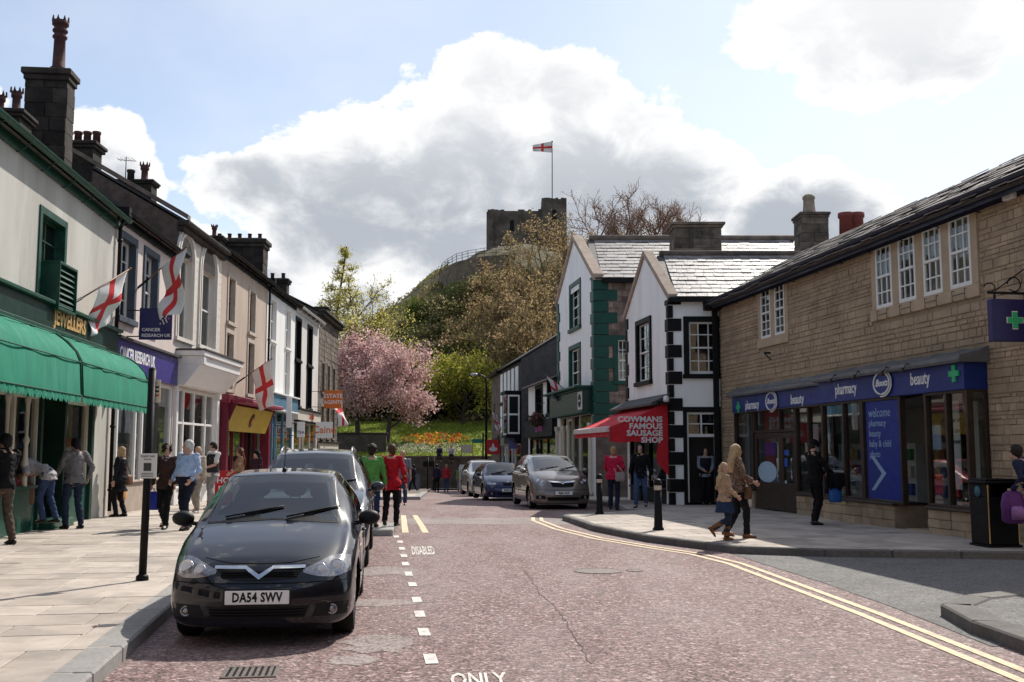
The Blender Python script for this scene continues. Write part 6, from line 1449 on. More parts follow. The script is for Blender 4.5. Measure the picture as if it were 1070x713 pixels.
def car(label, S, loc, ang, group):
    """S: dimensions; built with its nose at y=0 pointing to -y, then set down at loc"""
    root = thing('parked_car', label, 'car', (0, 0, 0), 0, group)
    L_, Wh, H = S['L'], S['W']/2, S['H']; zb = S.get('zb', .19); hf, yc, zc, yt, zt = S['hf'], S['yc'], S['zc'], S['yt'], S['zt']; bl = S['belt']; wr = S['wr']
    yr = S.get('yr', L_-.55); re = S.get('re', H-.10)
    def hz(y): return hf+(zc-hf)*max(0, (y-.10)/(yc-.10))**.72
    T = [(0, .87*Wh, zb+.03, hf-.17, .66*Wh, hf-.11), (.05, .94*Wh, zb+.01, hf-.10, .70*Wh, hf-.03), (.14, .955*Wh, zb, hf-.05, .72*Wh, hf+.02)]
    for f in (.35, .6, .8): y = yc*f; T.append((y, Wh*(.975+.025*f), zb, hz(y)-.085, .76*Wh, hz(y)))
    T.append((yc, Wh, zb, max(bl-.06, zc-.10), .78*Wh, zc))
    for f in (.12, .35, .65, .9): y = yc+(yt-yc)*f; T.append((y, Wh, zb, max(bl-.06, zc-.10)*(1-f)+bl*f, .78*Wh*(1-f)+wr*f, zc+(zt-zc)*f+.015*math.sin(math.pi*f)))
    T.append((yt, Wh, zb, bl, wr, zt)); ym = yt+(yr-yt)*.35
    for f in (.15, .35, .6, .8, 1.0):
        y = yt+(yr-yt)*f; z = zt+(H-zt)*math.sin(min(1, f/.35)*math.pi/2) if f < .35 else H-(H-re)*((f-.35)/.65)**2
        T.append((y, Wh*(1-.02*f), zb, bl+.02*f, wr-.01*f, z-.02))
    T += [(L_-.16, .95*Wh, zb+.03, bl+.0, wr*1.02, bl+.18*(re-bl)+.05), (L_-.06, .92*Wh, zb+.08, bl-.06, .74*Wh, bl+.02), (L_, .84*Wh, zb+.14, bl-.16, .72*Wh, bl-.10)]
    ys = [0, .02, .05, .09]+[.14+.05*i for i in range(int((L_-.26)/.05))]+[L_-.1, L_-.06, L_-.03, L_]
    cols = [[lerp_tab(T, y, k) for y in ys] for k in range(1, 6)]
    for k in range(5):
        for _ in range(2):
            c = cols[k]; cols[k] = [c[0]]+[(c[i-1]+2*c[i]+c[i+1])/4 for i in range(1, len(c)-1)]+[c[-1]]
    bow, rake, bowr = S.get('bow', .24), S.get('rake', .35), .14
    def deform(x, y, z):
        t = max(0, 1-y/1.0)**1.3; t2 = max(0, 1-(L_-y)/.8)**1.3; q = (abs(x)/Wh)**2.6
        y += t*(bow*q+rake*max(0, z-.50)-.05*max(0, 1-abs(z-.40)/.16)*(.4)) - t2*(bowr*q+.12*max(0, z-.55)); return V((x, y, z))
    rings = []; crown = S.get('crown', .03)
    for i, y in enumerate(ys):
        w, b, be, wt, z = (cols[k][i] for k in range(5)); h = max(0, min(1, (z-be)/.35)); z = max(z, be+.01)
        c6 = (.955*w, be+.0); up = (wt, z)
        C = [(0, b), (.70*w, b), (.92*w, b+.035), (.985*w, b+.12), (1.0*w, b+.5*(be-b)), (.985*w, be-.07), c6, ((c6[0]+up[0])/2+.022*h+.01, (c6[1]+up[1])/2+.02*(1-h)), (wt+.012+.03*(1-h), z-.055*h-.008), (wt-.055, z-.002), (.5*wt, z+crown*.75), (0, z+crown)]
        half = catmull(C, 3); rings.append([(x, zz) for x, zz in half]+[(-x, zz) for x, zz in half[-2:0:-1]])
    P = [[deform(x, y, z) for x, z in r_] for y, r_ in zip(ys, rings)]
    def cap(r_, y, sgn):
        out = []; zc_ = (min(p[1] for p in r_)+max(p[1] for p in r_))/2
        for k in (.9, .7, .45, .2, .03): out.append([deform(x*k, y, zc_+(z-zc_)*k)+V((0, sgn*.025*(1-k*k), 0)) for x, z in r_])
        return out
    P = cap(rings[0], 0, -1)[::-1]+P+cap(rings[-1], L_, 1)
    mb = MB(); mb.loft(P, 0, True, True); bodyme = mb.mesh('body', [S['paint'], M_well], recalc=True)
    bvh = BVHTree.FromPolygons([v.co.copy() for v in bodyme.vertices], [tuple(p.vertices) for p in bodyme.polygons])
    body = link('body', bodyme, root)
    yf, yb, R_ = S['yf'], S['yf']+S['wb'], S['R']
    cut = MB()
    for y in (yf, yb):
        for s in (-1, 1):
            A = [(s*(Wh-.27), y+(R_+.055)*math.cos(t*math.pi/16), R_+.02+(R_+.055)*math.sin(t*math.pi/16)) for t in range(32)]
            cut.prism(A, (s*.5, 0, 0))
    co = bpy.data.objects.new('cutter', cut.mesh('cutter', M_well)); WORK or WORK.append(bpy.data.scenes.new('workbench')); WORK[0].collection.objects.link(co); COL.objects.unlink(body); md = body.modifiers.new('arches', 'BOOLEAN'); md.operation = 'DIFFERENCE'; md.object = co; md.solver = 'EXACT'
    [WORK[0].collection.objects.unlink(j) for j in list(WORK[0].collection.objects) if j is not co]; par_ = body.parent; body.parent = None; me2 = evaluated(body); body.parent = par_; COL.objects.link(body); body.modifiers.clear(); body.data = me2; JUNK.append(co)
    for p in me2.polygons:
        c = p.center
        for y in (yf, yb):
            if math.hypot(c.y-y, c.z-R_-.02) < R_+.062 and abs(c.x) > Wh-.30 and abs(c.x) < Wh*1.02 and (abs(p.normal.x) > .9 and abs(c.x) < Wh-.2 or abs(math.hypot(c.y-y, c.z-R_-.02)-R_-.055) < .006): p.material_index = min(1, len(me2.materials)-1); p.use_smooth = False
    if len(me2.materials) < 2: me2.materials.append(M_well)
    if len(me2.materials) > 2: pass
    def cast(mode, a, z, s=1):
        if mode == 'F': o, d = V((a, -3, z)), V((0, 1, 0))
        elif mode == 'B': o, d = V((a, L_+3, z)), V((0, -1, 0))
        else: o, d = V((s*4, a, z)), V((-s, 0, 0))
        h = bvh.ray_cast(o, d)
        if h[0] is None: h = bvh.find_nearest(o+d*3)
        n = h[1]
        if n.dot(d) > 0: n = -n
        return h[0], n
    def res(pts, n):
        P_ = [V((p[0], p[1], 0)) for p in pts]; ln = [0]
        for a, b in zip(P_, P_[1:]): ln.append(ln[-1]+(b-a).length)
        out = []
        for i in range(n+1):
            t = ln[-1]*i/n
            for k in range(len(P_)-1):
                if t <= ln[k+1]+1e-9: out.append(P_[k]+(P_[k+1]-P_[k])*((t-ln[k])/max(1e-9, ln[k+1]-ln[k]))); break
        return out
    def patch(name, m, bot, top, mode='F', s=1, off=.004, nu=14, nv=8, parent=None, curve=True):
        if curve: bot = catmull(bot, 4) if len(bot) > 2 else bot; top = catmull(top, 4) if len(top) > 2 else top
        A, B = res(bot, nu), res(top, nu); G = []; N_ = []
        for i in range(nu+1):
            row = []; rn = []
            for j in range(nv+1):
                q = A[i]+(B[i]-A[i])*(j/nv); h, n = cast(mode, q.x, q.y, s); row.append(h+n*off); rn.append(n)
            G.append(row); N_.append(rn)
        q = MB(); q.grid(G)
        rim = [(i, 0) for i in range(nu)]+[(nu, j) for j in range(nv)]+[(i, nv) for i in range(nu, 0, -1)]+[(0, j) for j in range(nv, 0, -1)]
        a = [G[i][j] for i, j in rim]; b = [G[i][j]-N_[i][j]*(off+.012) for i, j in rim]; n = len(a); q.add(a+b, [(i, (i+1) % n, n+(i+1) % n, n+i) for i in range(n)], 0, False)
        return q.build(name, m, parent or root, recalc=False)
    def line(name, m, pts, mode='S', s=1, r=.004, off=.001, n=24, parent=None):
        q = MB(); out = []
        for p in res(pts, n): h, nn = cast(mode, p.x, p.y, s); out.append(h+nn*off)
        q.tube(out, r, 5); return q.build(name, m, parent or root)
    mir = lambda pts: [(-x, z) for x, z in pts]
    # glazed openings: body faces behind each pane are cut away, a black border hides the cut edge
    holes_ = []
    def inq(px_, pz_, bot, top, m=0.0):
        (xa, za), (xb, zb2), (xc, zc2), (xd, zd) = bot[0], bot[-1], top[-1], top[0]
        s0 = None
        for (ax, az), (bx, bz) in (((xa, za), (xb, zb2)), ((xb, zb2), (xc, zc2)), ((xc, zc2), (xd, zd)), ((xd, zd), (xa, za))):
            cr = ((bx-ax)*(pz_-az)-(bz-az)*(px_-ax))/max(1e-6, math.hypot(bx-ax, bz-az))
            if s0 is None: s0 = 1 if ((xb-xa)*(zd-za)-(zb2-za)*(xd-xa)) > 0 else -1
            if cr*s0 < m: return False
        return True
    def glazed(name, bot, top, mode='F', s=1, bw=.065, nu=14, nv=8):
        holes_.append((mode, s, bot, top))
        A, B = res(bot, nu), res(top, nu)
        cx = sum(p.x for p in A+B)/(2*nu+2); cz = sum(p.y for p in A+B)/(2*nu+2)
        hw = max(abs(p.x-cx) for p in A+B); hh = (max(p.y for p in B)-min(p.y for p in A))/2
        q = MB(); E = [(a.x, a.y) for a in A]+[(a.x+(b.x-a.x)*t/nv, a.y+(b.y-a.y)*t/nv) for t in range(1, nv) for a, b in ((A[-1], B[-1]),)]+[(b.x, b.y) for b in B[::-1]]+[(a.x+(b.x-a.x)*t/nv, a.y+(b.y-a.y)*t/nv) for t in range(nv-1, 0, -1) for a, b in ((A[0], B[0]),)]
        o_, i_ = [], []
        for x, z in E:
            h, n = cast(mode, cx+(x-cx)*(1+.012/hw), cz+(z-cz)*(1+.012/hh), s); o_.append(h+n*.003)
            h, n = cast(mode, cx+(x-cx)*(1-bw/hw), cz+(z-cz)*(1-bw/hh), s); i_.append(h+n*.004)
        k = len(E); q.add(o_+i_, [(a, (a+1) % k, k+(a+1) % k, k+a) for a in range(k)]); q.build(name+'_border', M_trimb, root, recalc=False)
        return patch(name, M_carglass, bot, top, mode, s, .0055, nu, nv, curve=len(bot) > 2)
    x0, x1 = .735*Wh, wr-.045; zb_, zt_ = zc+.035, zt-.015
    glazed('windscreen', [(-x0, zb_-.02), (0, zb_+.012), (x0, zb_-.02)], [(-x1, zt_-.01), (0, zt_+.012), (x1, zt_-.01)], 'F', 1, .06, 20, 10)
    for s in (-1, 1):
        y0 = yc+.30; ytop = yt+.10; ymid = S.get('ymid', yt+.75); ye = S.get('ywin', yr-.05); top = zt-.075
        zr_ = lambda y: min(re-.085, top+.02) if y > yr-.3 else top+.02
        glazed('side_window', [(y0+.06, bl+.045), (ymid-.03, bl+.05)], [(ytop, top-.02), (ymid-.03, top+.02)], 'S', s, .045, 10, 6)
        glazed('side_window', [(ymid+.04, bl+.052), (ye-.02, bl+.09)], [(ymid+.04, top+.022), (ye-.18, zr_(ye)-.0)], 'S', s, .045, 10, 6)
        line('waist_strip', M_trimb, [(y0-.05, bl+.028), (ye+.02, bl+.06)], 'S', s, .008, .002)
        line('door_gap', M_well, [(yc+.14, bl-.02), (yc+.16, zb+.18), (yc+.30, zb+.12), (ymid-.05, zb+.12), (ymid+.02, zb+.25), (ymid+.02, bl)], 'S', s, .005, -.001, 40)
        if S.get('five', True): line('door_gap', M_well, [(ymid+.03, zb+.13), (yb-R_-.05, zb+.13), (yb-.10, R_*2+.12), (ye-.15, bl)], 'S', s, .005, -.001, 30)
        line('rubbing_strip', M_trimb, [(yf+R_+.08, .50), (yb-R_-.08, .52)], 'S', s, .016, .001)
        h, n = cast('S', ymid-.14, bl-.10, s); q = MB(); q.tube([h+V((s*.0, -.08, 0)), h+V((s*.028, -.05, .0)), h+V((s*.028, .05, .0)), h+V((0, .08, 0))], .012, 6); q.build('door_handle', S.get('handle', S['paint']), root)
        # mirror
        h, n = cast('S', yc+.33, bl+.03, s); q = MB(); c = h+V((s*.13, -.02, .055)); q.ell(c, .105, .065, .072, None, 14, 8); q.tube([h+V((-s*.02, 0, .0)), c+V((-s*.05, 0, -.04))], .022, 6); mm = q.build('door_mirror', S.get('mirror', S['paint']), root)
        q = MB(); q.ell(c+V((0, .052, 0)), .085, .018, .056, None, 12, 6); q.build('mirror_glass', M_chrome, mm)
        if S.get('rails'):
            q = MB(); A = [V((s*(wr-.06), yt+.15+i*(yr-yt-.2)/8, 0)) for i in range(9)]
            for i, a in enumerate(A): h, n = cast('S', a.y, zt-.02, s); hh = bvh.ray_cast(V((a.x, a.y, 3)), V((0, 0, -1))); a.z = (hh[0].z if hh[0] else H)+(.0 if i in (0, 8) else .055)
            q.tube(A, .017, 6); q.build('roof_rail', M_chrome, root)
        # lamps
        bo, tp = S['hl']; bo = [(s*x, z) for x, z in bo]; tp = [(s*x, z) for x, z in tp]
        lamp = patch('headlight', M_lamp_s, bo, tp, off=.004, nu=16, nv=8)
        for lx, lz, lr in S['lens']:
            h, n = cast('F', s*lx, lz); d = (n+V((0, -1.3, 0))).normalized(); Mx = d.to_track_quat('Z', 'Y').to_matrix(); q = MB(); q.lathe([(lr, -.02), (lr, .006), (lr*.86, .012), (lr*.80, .003), (lr*.76, .003)], h, 18, M2=Mx); q.build('lamp_ring', M_chrome, lamp)
            q = MB(); q.ell(h+d*.002, lr*.70, lr*.70, .018, Mx, 14, 8); q.build('lens', M_bulb, lamp)
        if S.get('fog'):
            fx, fz = S['fog']; patch('fog_recess', M_trimb, [(s*(fx-.16), fz-.05), (s*(fx+.12), fz-.05)], [(s*(fx-.12), fz+.055), (s*(fx+.13), fz+.06)], off=.003, nu=6, nv=4, curve=False)
            h, n = cast('F', s*fx, fz); q = MB(); Mx = V((0, -1, 0)).to_track_quat('Z', 'Y').to_matrix(); q.lathe([(.045, -.03), (.045, .012), (.034, .014), (.03, .004)], h, 14, M2=Mx); q.ell(h+V((0, -.004, 0)), .03, .01, .03); q.build('fog_light', M_lamp_s, root)
    # front
    gx, g0, g1 = S['grille']
    patch('grille', M_trimb, [(-gx*.86, g0), (0, g0-.015), (gx*.86, g0)], [(-gx, g1), (0, g1), (gx, g1)], off=.004, nu=18, nv=5)
    for k in range(1, 4): line('grille_slat', M_well, [(-gx*.9, g0+(g1-g0)*k/4), (gx*.9, g0+(g1-g0)*k/4)], 'F', r=.006, off=.006, n=14)
    for seg in S.get('chrome', []): patch('chrome_bar', M_chrome, [(x, z0) for x, z0, z1 in seg], [(x, z1) for x, z0, z1 in seg], off=.016, nu=16, nv=2, curve=False)
    if S.get('badge'):
        h, n = cast('F', 0, S['badge']); q = MB(); Mx = V((0, -1, .25)).normalized().to_track_quat('Z', 'Y').to_matrix(); q.lathe([(.042, 0), (.042, .02), (.034, .024), (.03, .018)], h, 18, M2=Mx); q.build('round_badge', M_chrome, root)
    ix, i0, i1 = S['intake']; patch('lower_intake', M_trimb, [(-ix*.9, i0), (ix*.9, i0)], [(-ix, i1), (ix, i1)], off=.003, nu=14, nv=4, curve=False)
    for k in range(1, 4): line('intake_bar', M_well, [(-ix*.92, i0+(i1-i0)*k/4), (ix*.92, i0+(i1-i0)*k/4)], 'F', r=.005, off=.005, n=12)
    bz = S['bumpline']; line('bumper_gap', M_well, [(-.9*Wh, bz), (-.45*Wh, bz-.005), (.45*Wh, bz-.005), (.9*Wh, bz)], 'F', r=.005, off=0, n=30)
    line('bonnet_gap', M_well, [(-.60*Wh, hf+.02), (-.3*Wh, hf-.015), (0, hf-.02), (.3*Wh, hf-.015), (.60*Wh, hf+.02)], 'F', r=.004, off=0, n=24)
    h, n = cast('F', 0, S['plate']); q = MB(); yp = h.y-.02; pw, ph = .26, .056; q.box(-pw, pw, yp-.008, yp+.03, S['plate']-ph, S['plate']+ph); pl = q.build('number_plate', M_plate, root, bevel=.004)
    q = MB(); q.box(-pw-.012, pw+.012, yp-.003, yp+.028, S['plate']-ph-.012, S['plate']+ph+.012); q.build('plate_holder', M_trimb, pl)
    text(S['reg'], .105, Matrix.Translation((0, yp-.009, S['plate']-.002))@Matrix(((1, 0, 0, 0), (0, 0, -1, 0), (0, 1, 0, 0), (0, 0, 0, 1))), M_platet, pl, bold=.035, ext=.001, sx=.76, spacing=1.08)
    # wipers
    for xa, za, xb, zb2 in ((-.45, .0, .08, .115), (.12, .0, .60, .115)):
        q = MB(); pts = []
        for i in range(7):
            t = i/6; h, n = cast('F', (xa+(xb-xa)*t)*Wh/.82, zb_+.01+(za+(zb2-za)*t)*.8); pts.append(h+n*.022)
        q.tube(pts, [.009]*5+[.007, .005], 5); q.tube([p+V((0, -.004, -.014)) for p in pts[2:]], .006, 4); q.build('wiper', M_trimb, root)
    if S.get('aerial'): q = MB(); y_ = yt+.15; hh = bvh.ray_cast(V((0, y_, 3)), V((0, 0, -1)))[0]; q.tube([hh, hh+V((0, .16, .42))], .004, 5); q.lathe([(.025, -.01), (.02, .02), (.008, .04)], hh, 10); q.build('aerial', M_trimb, root)
    q = MB(); q.ell(V((0, yt-.12, zt-.09)), .11, .03, .035); q.build('rear_view_mirror', M_trimb, root)
    # rear lights and screen
    for s in (-1, 1): patch('rear_light', M_redl, [(s*.62*Wh, bl-.22), (s*.86*Wh, bl-.22)], [(s*.68*Wh, bl-.02), (s*.86*Wh, bl+.02)], 'B', off=.004, nu=6, nv=5, curve=False)
    glazed('rear_screen', [(-.62*Wh, bl+.12), (.62*Wh, bl+.12)], [(-wr+.1, re-.12), (wr-.1, re-.12)], 'B', 1, .05, 10, 6)
    bm = bmesh.new(); bm.from_mesh(body.data); dead = []
    for f in bm.faces:
        for mode, s, bo, tp in holes_:
            if mode == 'F' and (f.normal.y > -.1 or f.calc_center_median().y > yt+.3): continue
            if mode == 'B' and (f.normal.y < .1 or f.calc_center_median().y < yr-.6): continue
            if mode == 'S' and f.normal.x*s < .3: continue
            if all(inq(*((v.co.x, v.co.z) if mode != 'S' else (v.co.y, v.co.z)), bo, tp, .004) for v in f.verts): dead.append(f); break
    bmesh.ops.delete(bm, geom=dead, context='FACES'); bm.to_mesh(body.data); bm.free()
    q = MB(); q.box(-Wh*.86, Wh*.86, yc+.15, yc+.62, zc-.16, zc-.03); q.ell((0, yc+.55, zc-.06), Wh*.8, .22, .08); q.build('dashboard', M_cabin, root, bevel=.03)
    q = MB(); q.box(-Wh*.88, Wh*.88, yc+.3, yr+.1, .30, .36); q.build('cabin_floor', M_cabin, root)
    ysb = yt+.42; hb = zt-.34
    for sy, xs_ in ((ysb, (-.36, .36)), (ysb+.85, (-.40, 0, .40))):
        for x in xs_:
            q = MB(); q.loft([[(x+.22*math.cos(t*math.pi/6)*k, sy+dy+.07*math.sin(t*math.pi/6), z) for t in range(12)] for k, z, dy in ((.95, .5, -.12), (1.05, .75, -.02), (1.0, hb-.05, .07), (.75, hb+.04, .10))]); q.box(x-.22, x+.22, sy-.55, sy-.1, .42, .56); st = q.build('seat', M_cabin, root)
            q = MB(); q.ell((x, sy+.11, hb+.15), .13, .05, .085); q.tube([(x-.05, sy+.1, hb), (x-.05, sy+.1, hb+.1)], .008, 5); q.tube([(x+.05, sy+.1, hb), (x+.05, sy+.1, hb+.1)], .008, 5); q.build('headrest', M_cabin, st)
    q = MB(); cst = V((-.36, yc+.72, zc-.03)); ax = V((0, .85, .5)).normalized(); e1 = V((1, 0, 0)); e2 = ax.cross(e1); q.tube([cst+e1*.18*math.cos(t*math.pi/10)+e2*.18*math.sin(t*math.pi/10) for t in range(21)], .016, 6, cap=False); q.beam(cst-e1*.17, cst+e1*.17, .05, .02); q.build('steering_wheel', M_trimb, root)
    # wheels
    for y in (yf, yb):
        for s in (-1, 1):
            wt_ = .19; cx = s*(Wh-.035-wt_/2); wob = link('wheel', None, root); 
            c = V((cx, y, R_)); Mx = Matrix(((0, 0, s), (1, 0, 0), (0, 1, 0)))
            q = MB(); q.lathe([(R_*.66, -wt_/2), (R_*.93, -wt_/2), (R_, -wt_*.36), (R_, wt_*.36), (R_*.93, wt_/2), (R_*.70, wt_/2), (R_*.66, wt_*.40)], c, 30, M2=Mx); q.build('tyre', M_tyre, wob)
            q = MB(); q.lathe([(R_*.69, wt_*.30), (R_*.70, wt_*.46), (R_*.64, wt_*.47), (R_*.60, wt_*.30), (R_*.60, 0)], c, 30, M2=Mx); q.lathe([(R_*.17, 0), (R_*.17, wt_*.40), (R_*.12, wt_*.44)], c, 14, M2=Mx)
            ns = S.get('spokes', 7)
            for k in range(ns):
                t = 2*math.pi*k/ns; a = c+Mx@V((R_*.13*math.cos(t), R_*.13*math.sin(t), wt_*.36)); b = c+Mx@V((R_*.64*math.cos(t), R_*.64*math.sin(t), wt_*.40)); q.beam(a, b, R_*.15, .022, up=(s, 0, 0))
            q.build('rim', M_rim, wob); q = MB(); q.lathe([(R_*.62, 0), (R_*.62, wt_*.1)], c, 24, M2=Mx); q.build('brake_shadow', M_well, wob)
    root.matrix_basis = Matrix.Translation(loc)@Matrix.Rotation(ang, 4, 'Z'); return root
GL = 'cars parked in the left bay'; GR = 'cars parked along the right kerb'
P_black = paintm('black_car_paint', (.004, .005, .010)); P_dark = paintm('dark_blue_grey_paint', (.018, .022, .034)); P_brown = paintm('grey_brown_paint', (.18, .155, .135), .5); P_blue = paintm('deep_blue_paint', (.012, .022, .085)); P_silver = paintm('silver_paint', (.48, .47, .46), .6); P_red = paintm('red_car_paint', (.42, .02, .025))
corsa = dict(L=3.84, W=1.60, H=1.44, zb=.155, hf=.70, yc=1.0, zc=.955, yt=1.72, zt=1.385, belt=.905, wr=.545, yf=.80, wb=2.49, R=.292, paint=P_black, five=False, ymid=2.45, yr=3.25, ywin=3.35, re=1.36, bow=.26, rake=.45, mirror=M_trimb,
    hl=([(.36, .605), (.47, .575), (.62, .565), (.745, .60)], [(.355, .63), (.46, .675), (.60, .725), (.735, .715)]), lens=((.50, .628, .052), (.63, .645, .066)), fog=(.60, .30), grille=(.345, .565, .625), intake=(.42, .25, .345), bumpline=.535, plate=.425, reg='DA54 SWV', badge=0,
    chrome=[[(-.37, .636, .658), (-.11, .634, .658)], [(.11, .634, .658), (.37, .636, .658)], [(-.11, .630, .658), (.003, .552, .592)], [(-.003, .552, .592), (.11, .630, .658)]], aerial=True, spokes=7)
a = math.atan(.11)
car('black small hatchback with white number plate at the front of the left bay', corsa, (-2.105, 8.9, 0), a, GL)
suv = dict(corsa, L=4.5, W=1.78, H=1.66, zb=.24, hf=.82, yc=1.15, zc=1.07, yt=1.95, zt=1.58, belt=1.02, wr=.60, yf=.88, wb=2.65, R=.33, paint=P_dark, five=True, ymid=2.75, yr=4.0, ywin=4.1, re=1.58, rails=True, mirror=P_dark, hl=([(.42, .70), (.6, .68), (.80, .72)], [(.42, .80), (.6, .84), (.79, .84)]), lens=((.58, .76, .06), (.70, .77, .05)), fog=(.62, .40), grille=(.38, .66, .78), chrome=[[(-.38, .78, .80), (.38, .78, .80)]], intake=(.5, .32, .42), bumpline=.62, plate=.52, reg='PK07 DHV', badge=.74, aerial=False)
car('dark blue grey estate with silver roof rails parked behind the black hatchback', suv, (-2.80, 14.3, 0), a, GL)
sil = dict(corsa, paint=P_silver, reg='MX06 LTO', aerial=False, mirror=P_silver, H=1.50, zt=1.44)
car('silver hatchback mostly hidden behind the dark estate', sil, (-4.35, 24.2, rz(26)), math.atan(.05), GL)
car('red hatchback behind the silver hatchback, beyond the kerb build-out', dict(sil, paint=P_red, mirror=P_red, reg='YD05 KLM', H=1.46, zt=1.40), (-5.25, 32.0, rz(34)), math.atan(.05), GL)
mer = dict(corsa, L=4.29, W=1.80, H=1.615, hf=.88, yc=.98, zc=1.10, yt=2.0, zt=1.535, belt=1.03, wr=.60, yf=.87, wb=2.64, R=.315, paint=P_brown, five=True, ymid=2.55, yr=3.85, ywin=3.95, re=1.54, bow=.30, rake=.5, mirror=P_brown, handle=M_chrome, hl=([(.47, .74), (.62, .70), (.79, .74)], [(.50, .80), (.66, .93), (.80, .98)]), lens=((.60, .78, .045), (.70, .83, .055)), fog=(.66, .36), grille=(.36, .66, .79), chrome=[[(-.40, .80, .835), (0, .76, .80), (.40, .80, .835)]], badge=.775, intake=(.50, .27, .37), bumpline=.58, plate=.49, reg='PJ60 EOF', aerial=False, spokes=5)
zz = rz(32)
g = gnd(589, 532.5, rz(30.6))
b = math.atan(.17)
car('grey brown people carrier at the front of the row on the right', mer, (g.x, g.y, rz(32)), b, GR)
blu = dict(corsa, L=4.2, W=1.75, H=1.42, hf=.72, paint=P_blue, mirror=P_blue, yf=.78, wb=2.65, R=.31, five=True, ymid=2.5, yr=3.6, ywin=3.75, wr=.56, hl=([(.45, .62), (.6, .60), (.77, .63)], [(.45, .69), (.6, .70), (.76, .72)]), lens=((.54, .65, .04), (.66, .66, .04)), grille=(.22, .59, .69), chrome=[], badge=.73, reg='SH08 RVC', aerial=False, spokes=5)
g = gnd(531.5, 523.5, rz(39)); car('deep blue hatchback between the brown and silver cars on the right', blu, (g.x, g.y, rz(41)), b, GR)
mpv = dict(mer, paint=P_silver, mirror=P_silver, H=1.62, L=4.1, reg='DG57 HTB', zt=1.53, hl=([(.52, .74), (.64, .70), (.79, .74)], [(.54, .86), (.66, .95), (.79, 1.0)]), grille=(.3, .70, .78), chrome=[])
g = gnd(512.5, 519, rz(46.5)); car('silver people carrier at the far end of the row on the right', mpv, (g.x, g.y, rz(48)), b, GR)
# ================================================================ PEOPLE
SKIN = mat('skin', (.50, .29, .215), .55, .08, 12, .05, spec=.3)
def cloth(name, c, rough=.9): return mat('cloth_'+name, c, rough, .22, 9, .3, 160, spec=.15)
def hairm(name, c): return mat('hair_'+name, c, .6, .35, 30, .5, 120, streak=.3, spec=.25)
H_dark = hairm('dark', (.018, .012, .009)); H_brown = hairm('brown', (.075, .036, .018)); H_auburn = hairm('auburn', (.12, .035, .018)); H_blonde = hairm('blonde', (.42, .30, .165)); H_white = hairm('white', (.55, .53, .50)); H_fair = hairm('fair', (.34, .21, .10)); H_black = hairm('black', (.008, .007, .007))
EYE_M = mat('eye_dark', (.02, .015, .012), .3, 0, bump=0); LIP_M = mat('lip', (.32, .10, .09), .5, 0, bump=0)
SHOE_B = mat('black_leather', (.012, .011, .011), .4, .2, 10, .05, spec=.3); SHOE_W = mat('white_trainer', (.55, .54, .52), .6, .1, 10, .05); SHOE_T = mat('tan_suede', (.19, .085, .035), .8, .2, 10, .2)
def remesh(mb, name, m, parent, voxel, smooth=2, wrinkle=0, seed=0):
    me = mb.mesh(name, m); o = bpy.data.objects.new(name, me)
    r_ = o.modifiers.new('r', 'REMESH'); r_.mode = 'VOXEL'; r_.voxel_size = voxel; r_.use_smooth_shade = True
    if smooth: s = o.modifiers.new('s', 'SMOOTH'); s.factor = .5; s.iterations = smooth
    me2 = evaluated(o)
    JUNK.extend((o, me))
    if wrinkle:
        nv = len(me2.vertices); co = [0.0]*(nv*3); me2.vertices.foreach_get('co', co); nr = [c for v in me2.vertices for c in v.normal]
        for i in range(0, nv*3, 3):
            x, y, z = co[i], co[i+1], co[i+2]
            k = wrinkle*(noise.noise((x*9+seed, y*9, z*16))+.6*noise.noise((x*22, y*22+seed, z*30)))
            co[i] = x+nr[i]*k; co[i+1] = y+nr[i+1]*k; co[i+2] = z+nr[i+2]*k
        me2.vertices.foreach_set('co', co)
    me2.shade_smooth()
    me2.update(); return link(name, me2, parent)
def ik(a, b, l1, l2, pole):
    d = b-a; L_ = min(d.length, (l1+l2)*.999); dn = d.normalized(); b2 = a+dn*L_
    x = (l1*l1-l2*l2+L_*L_)/(2*L_); h = math.sqrt(max(0, l1*l1-x*x)); p = V(pole); p = (p-dn*p.dot(dn)).normalized(); return a+dn*x+p*h, b2
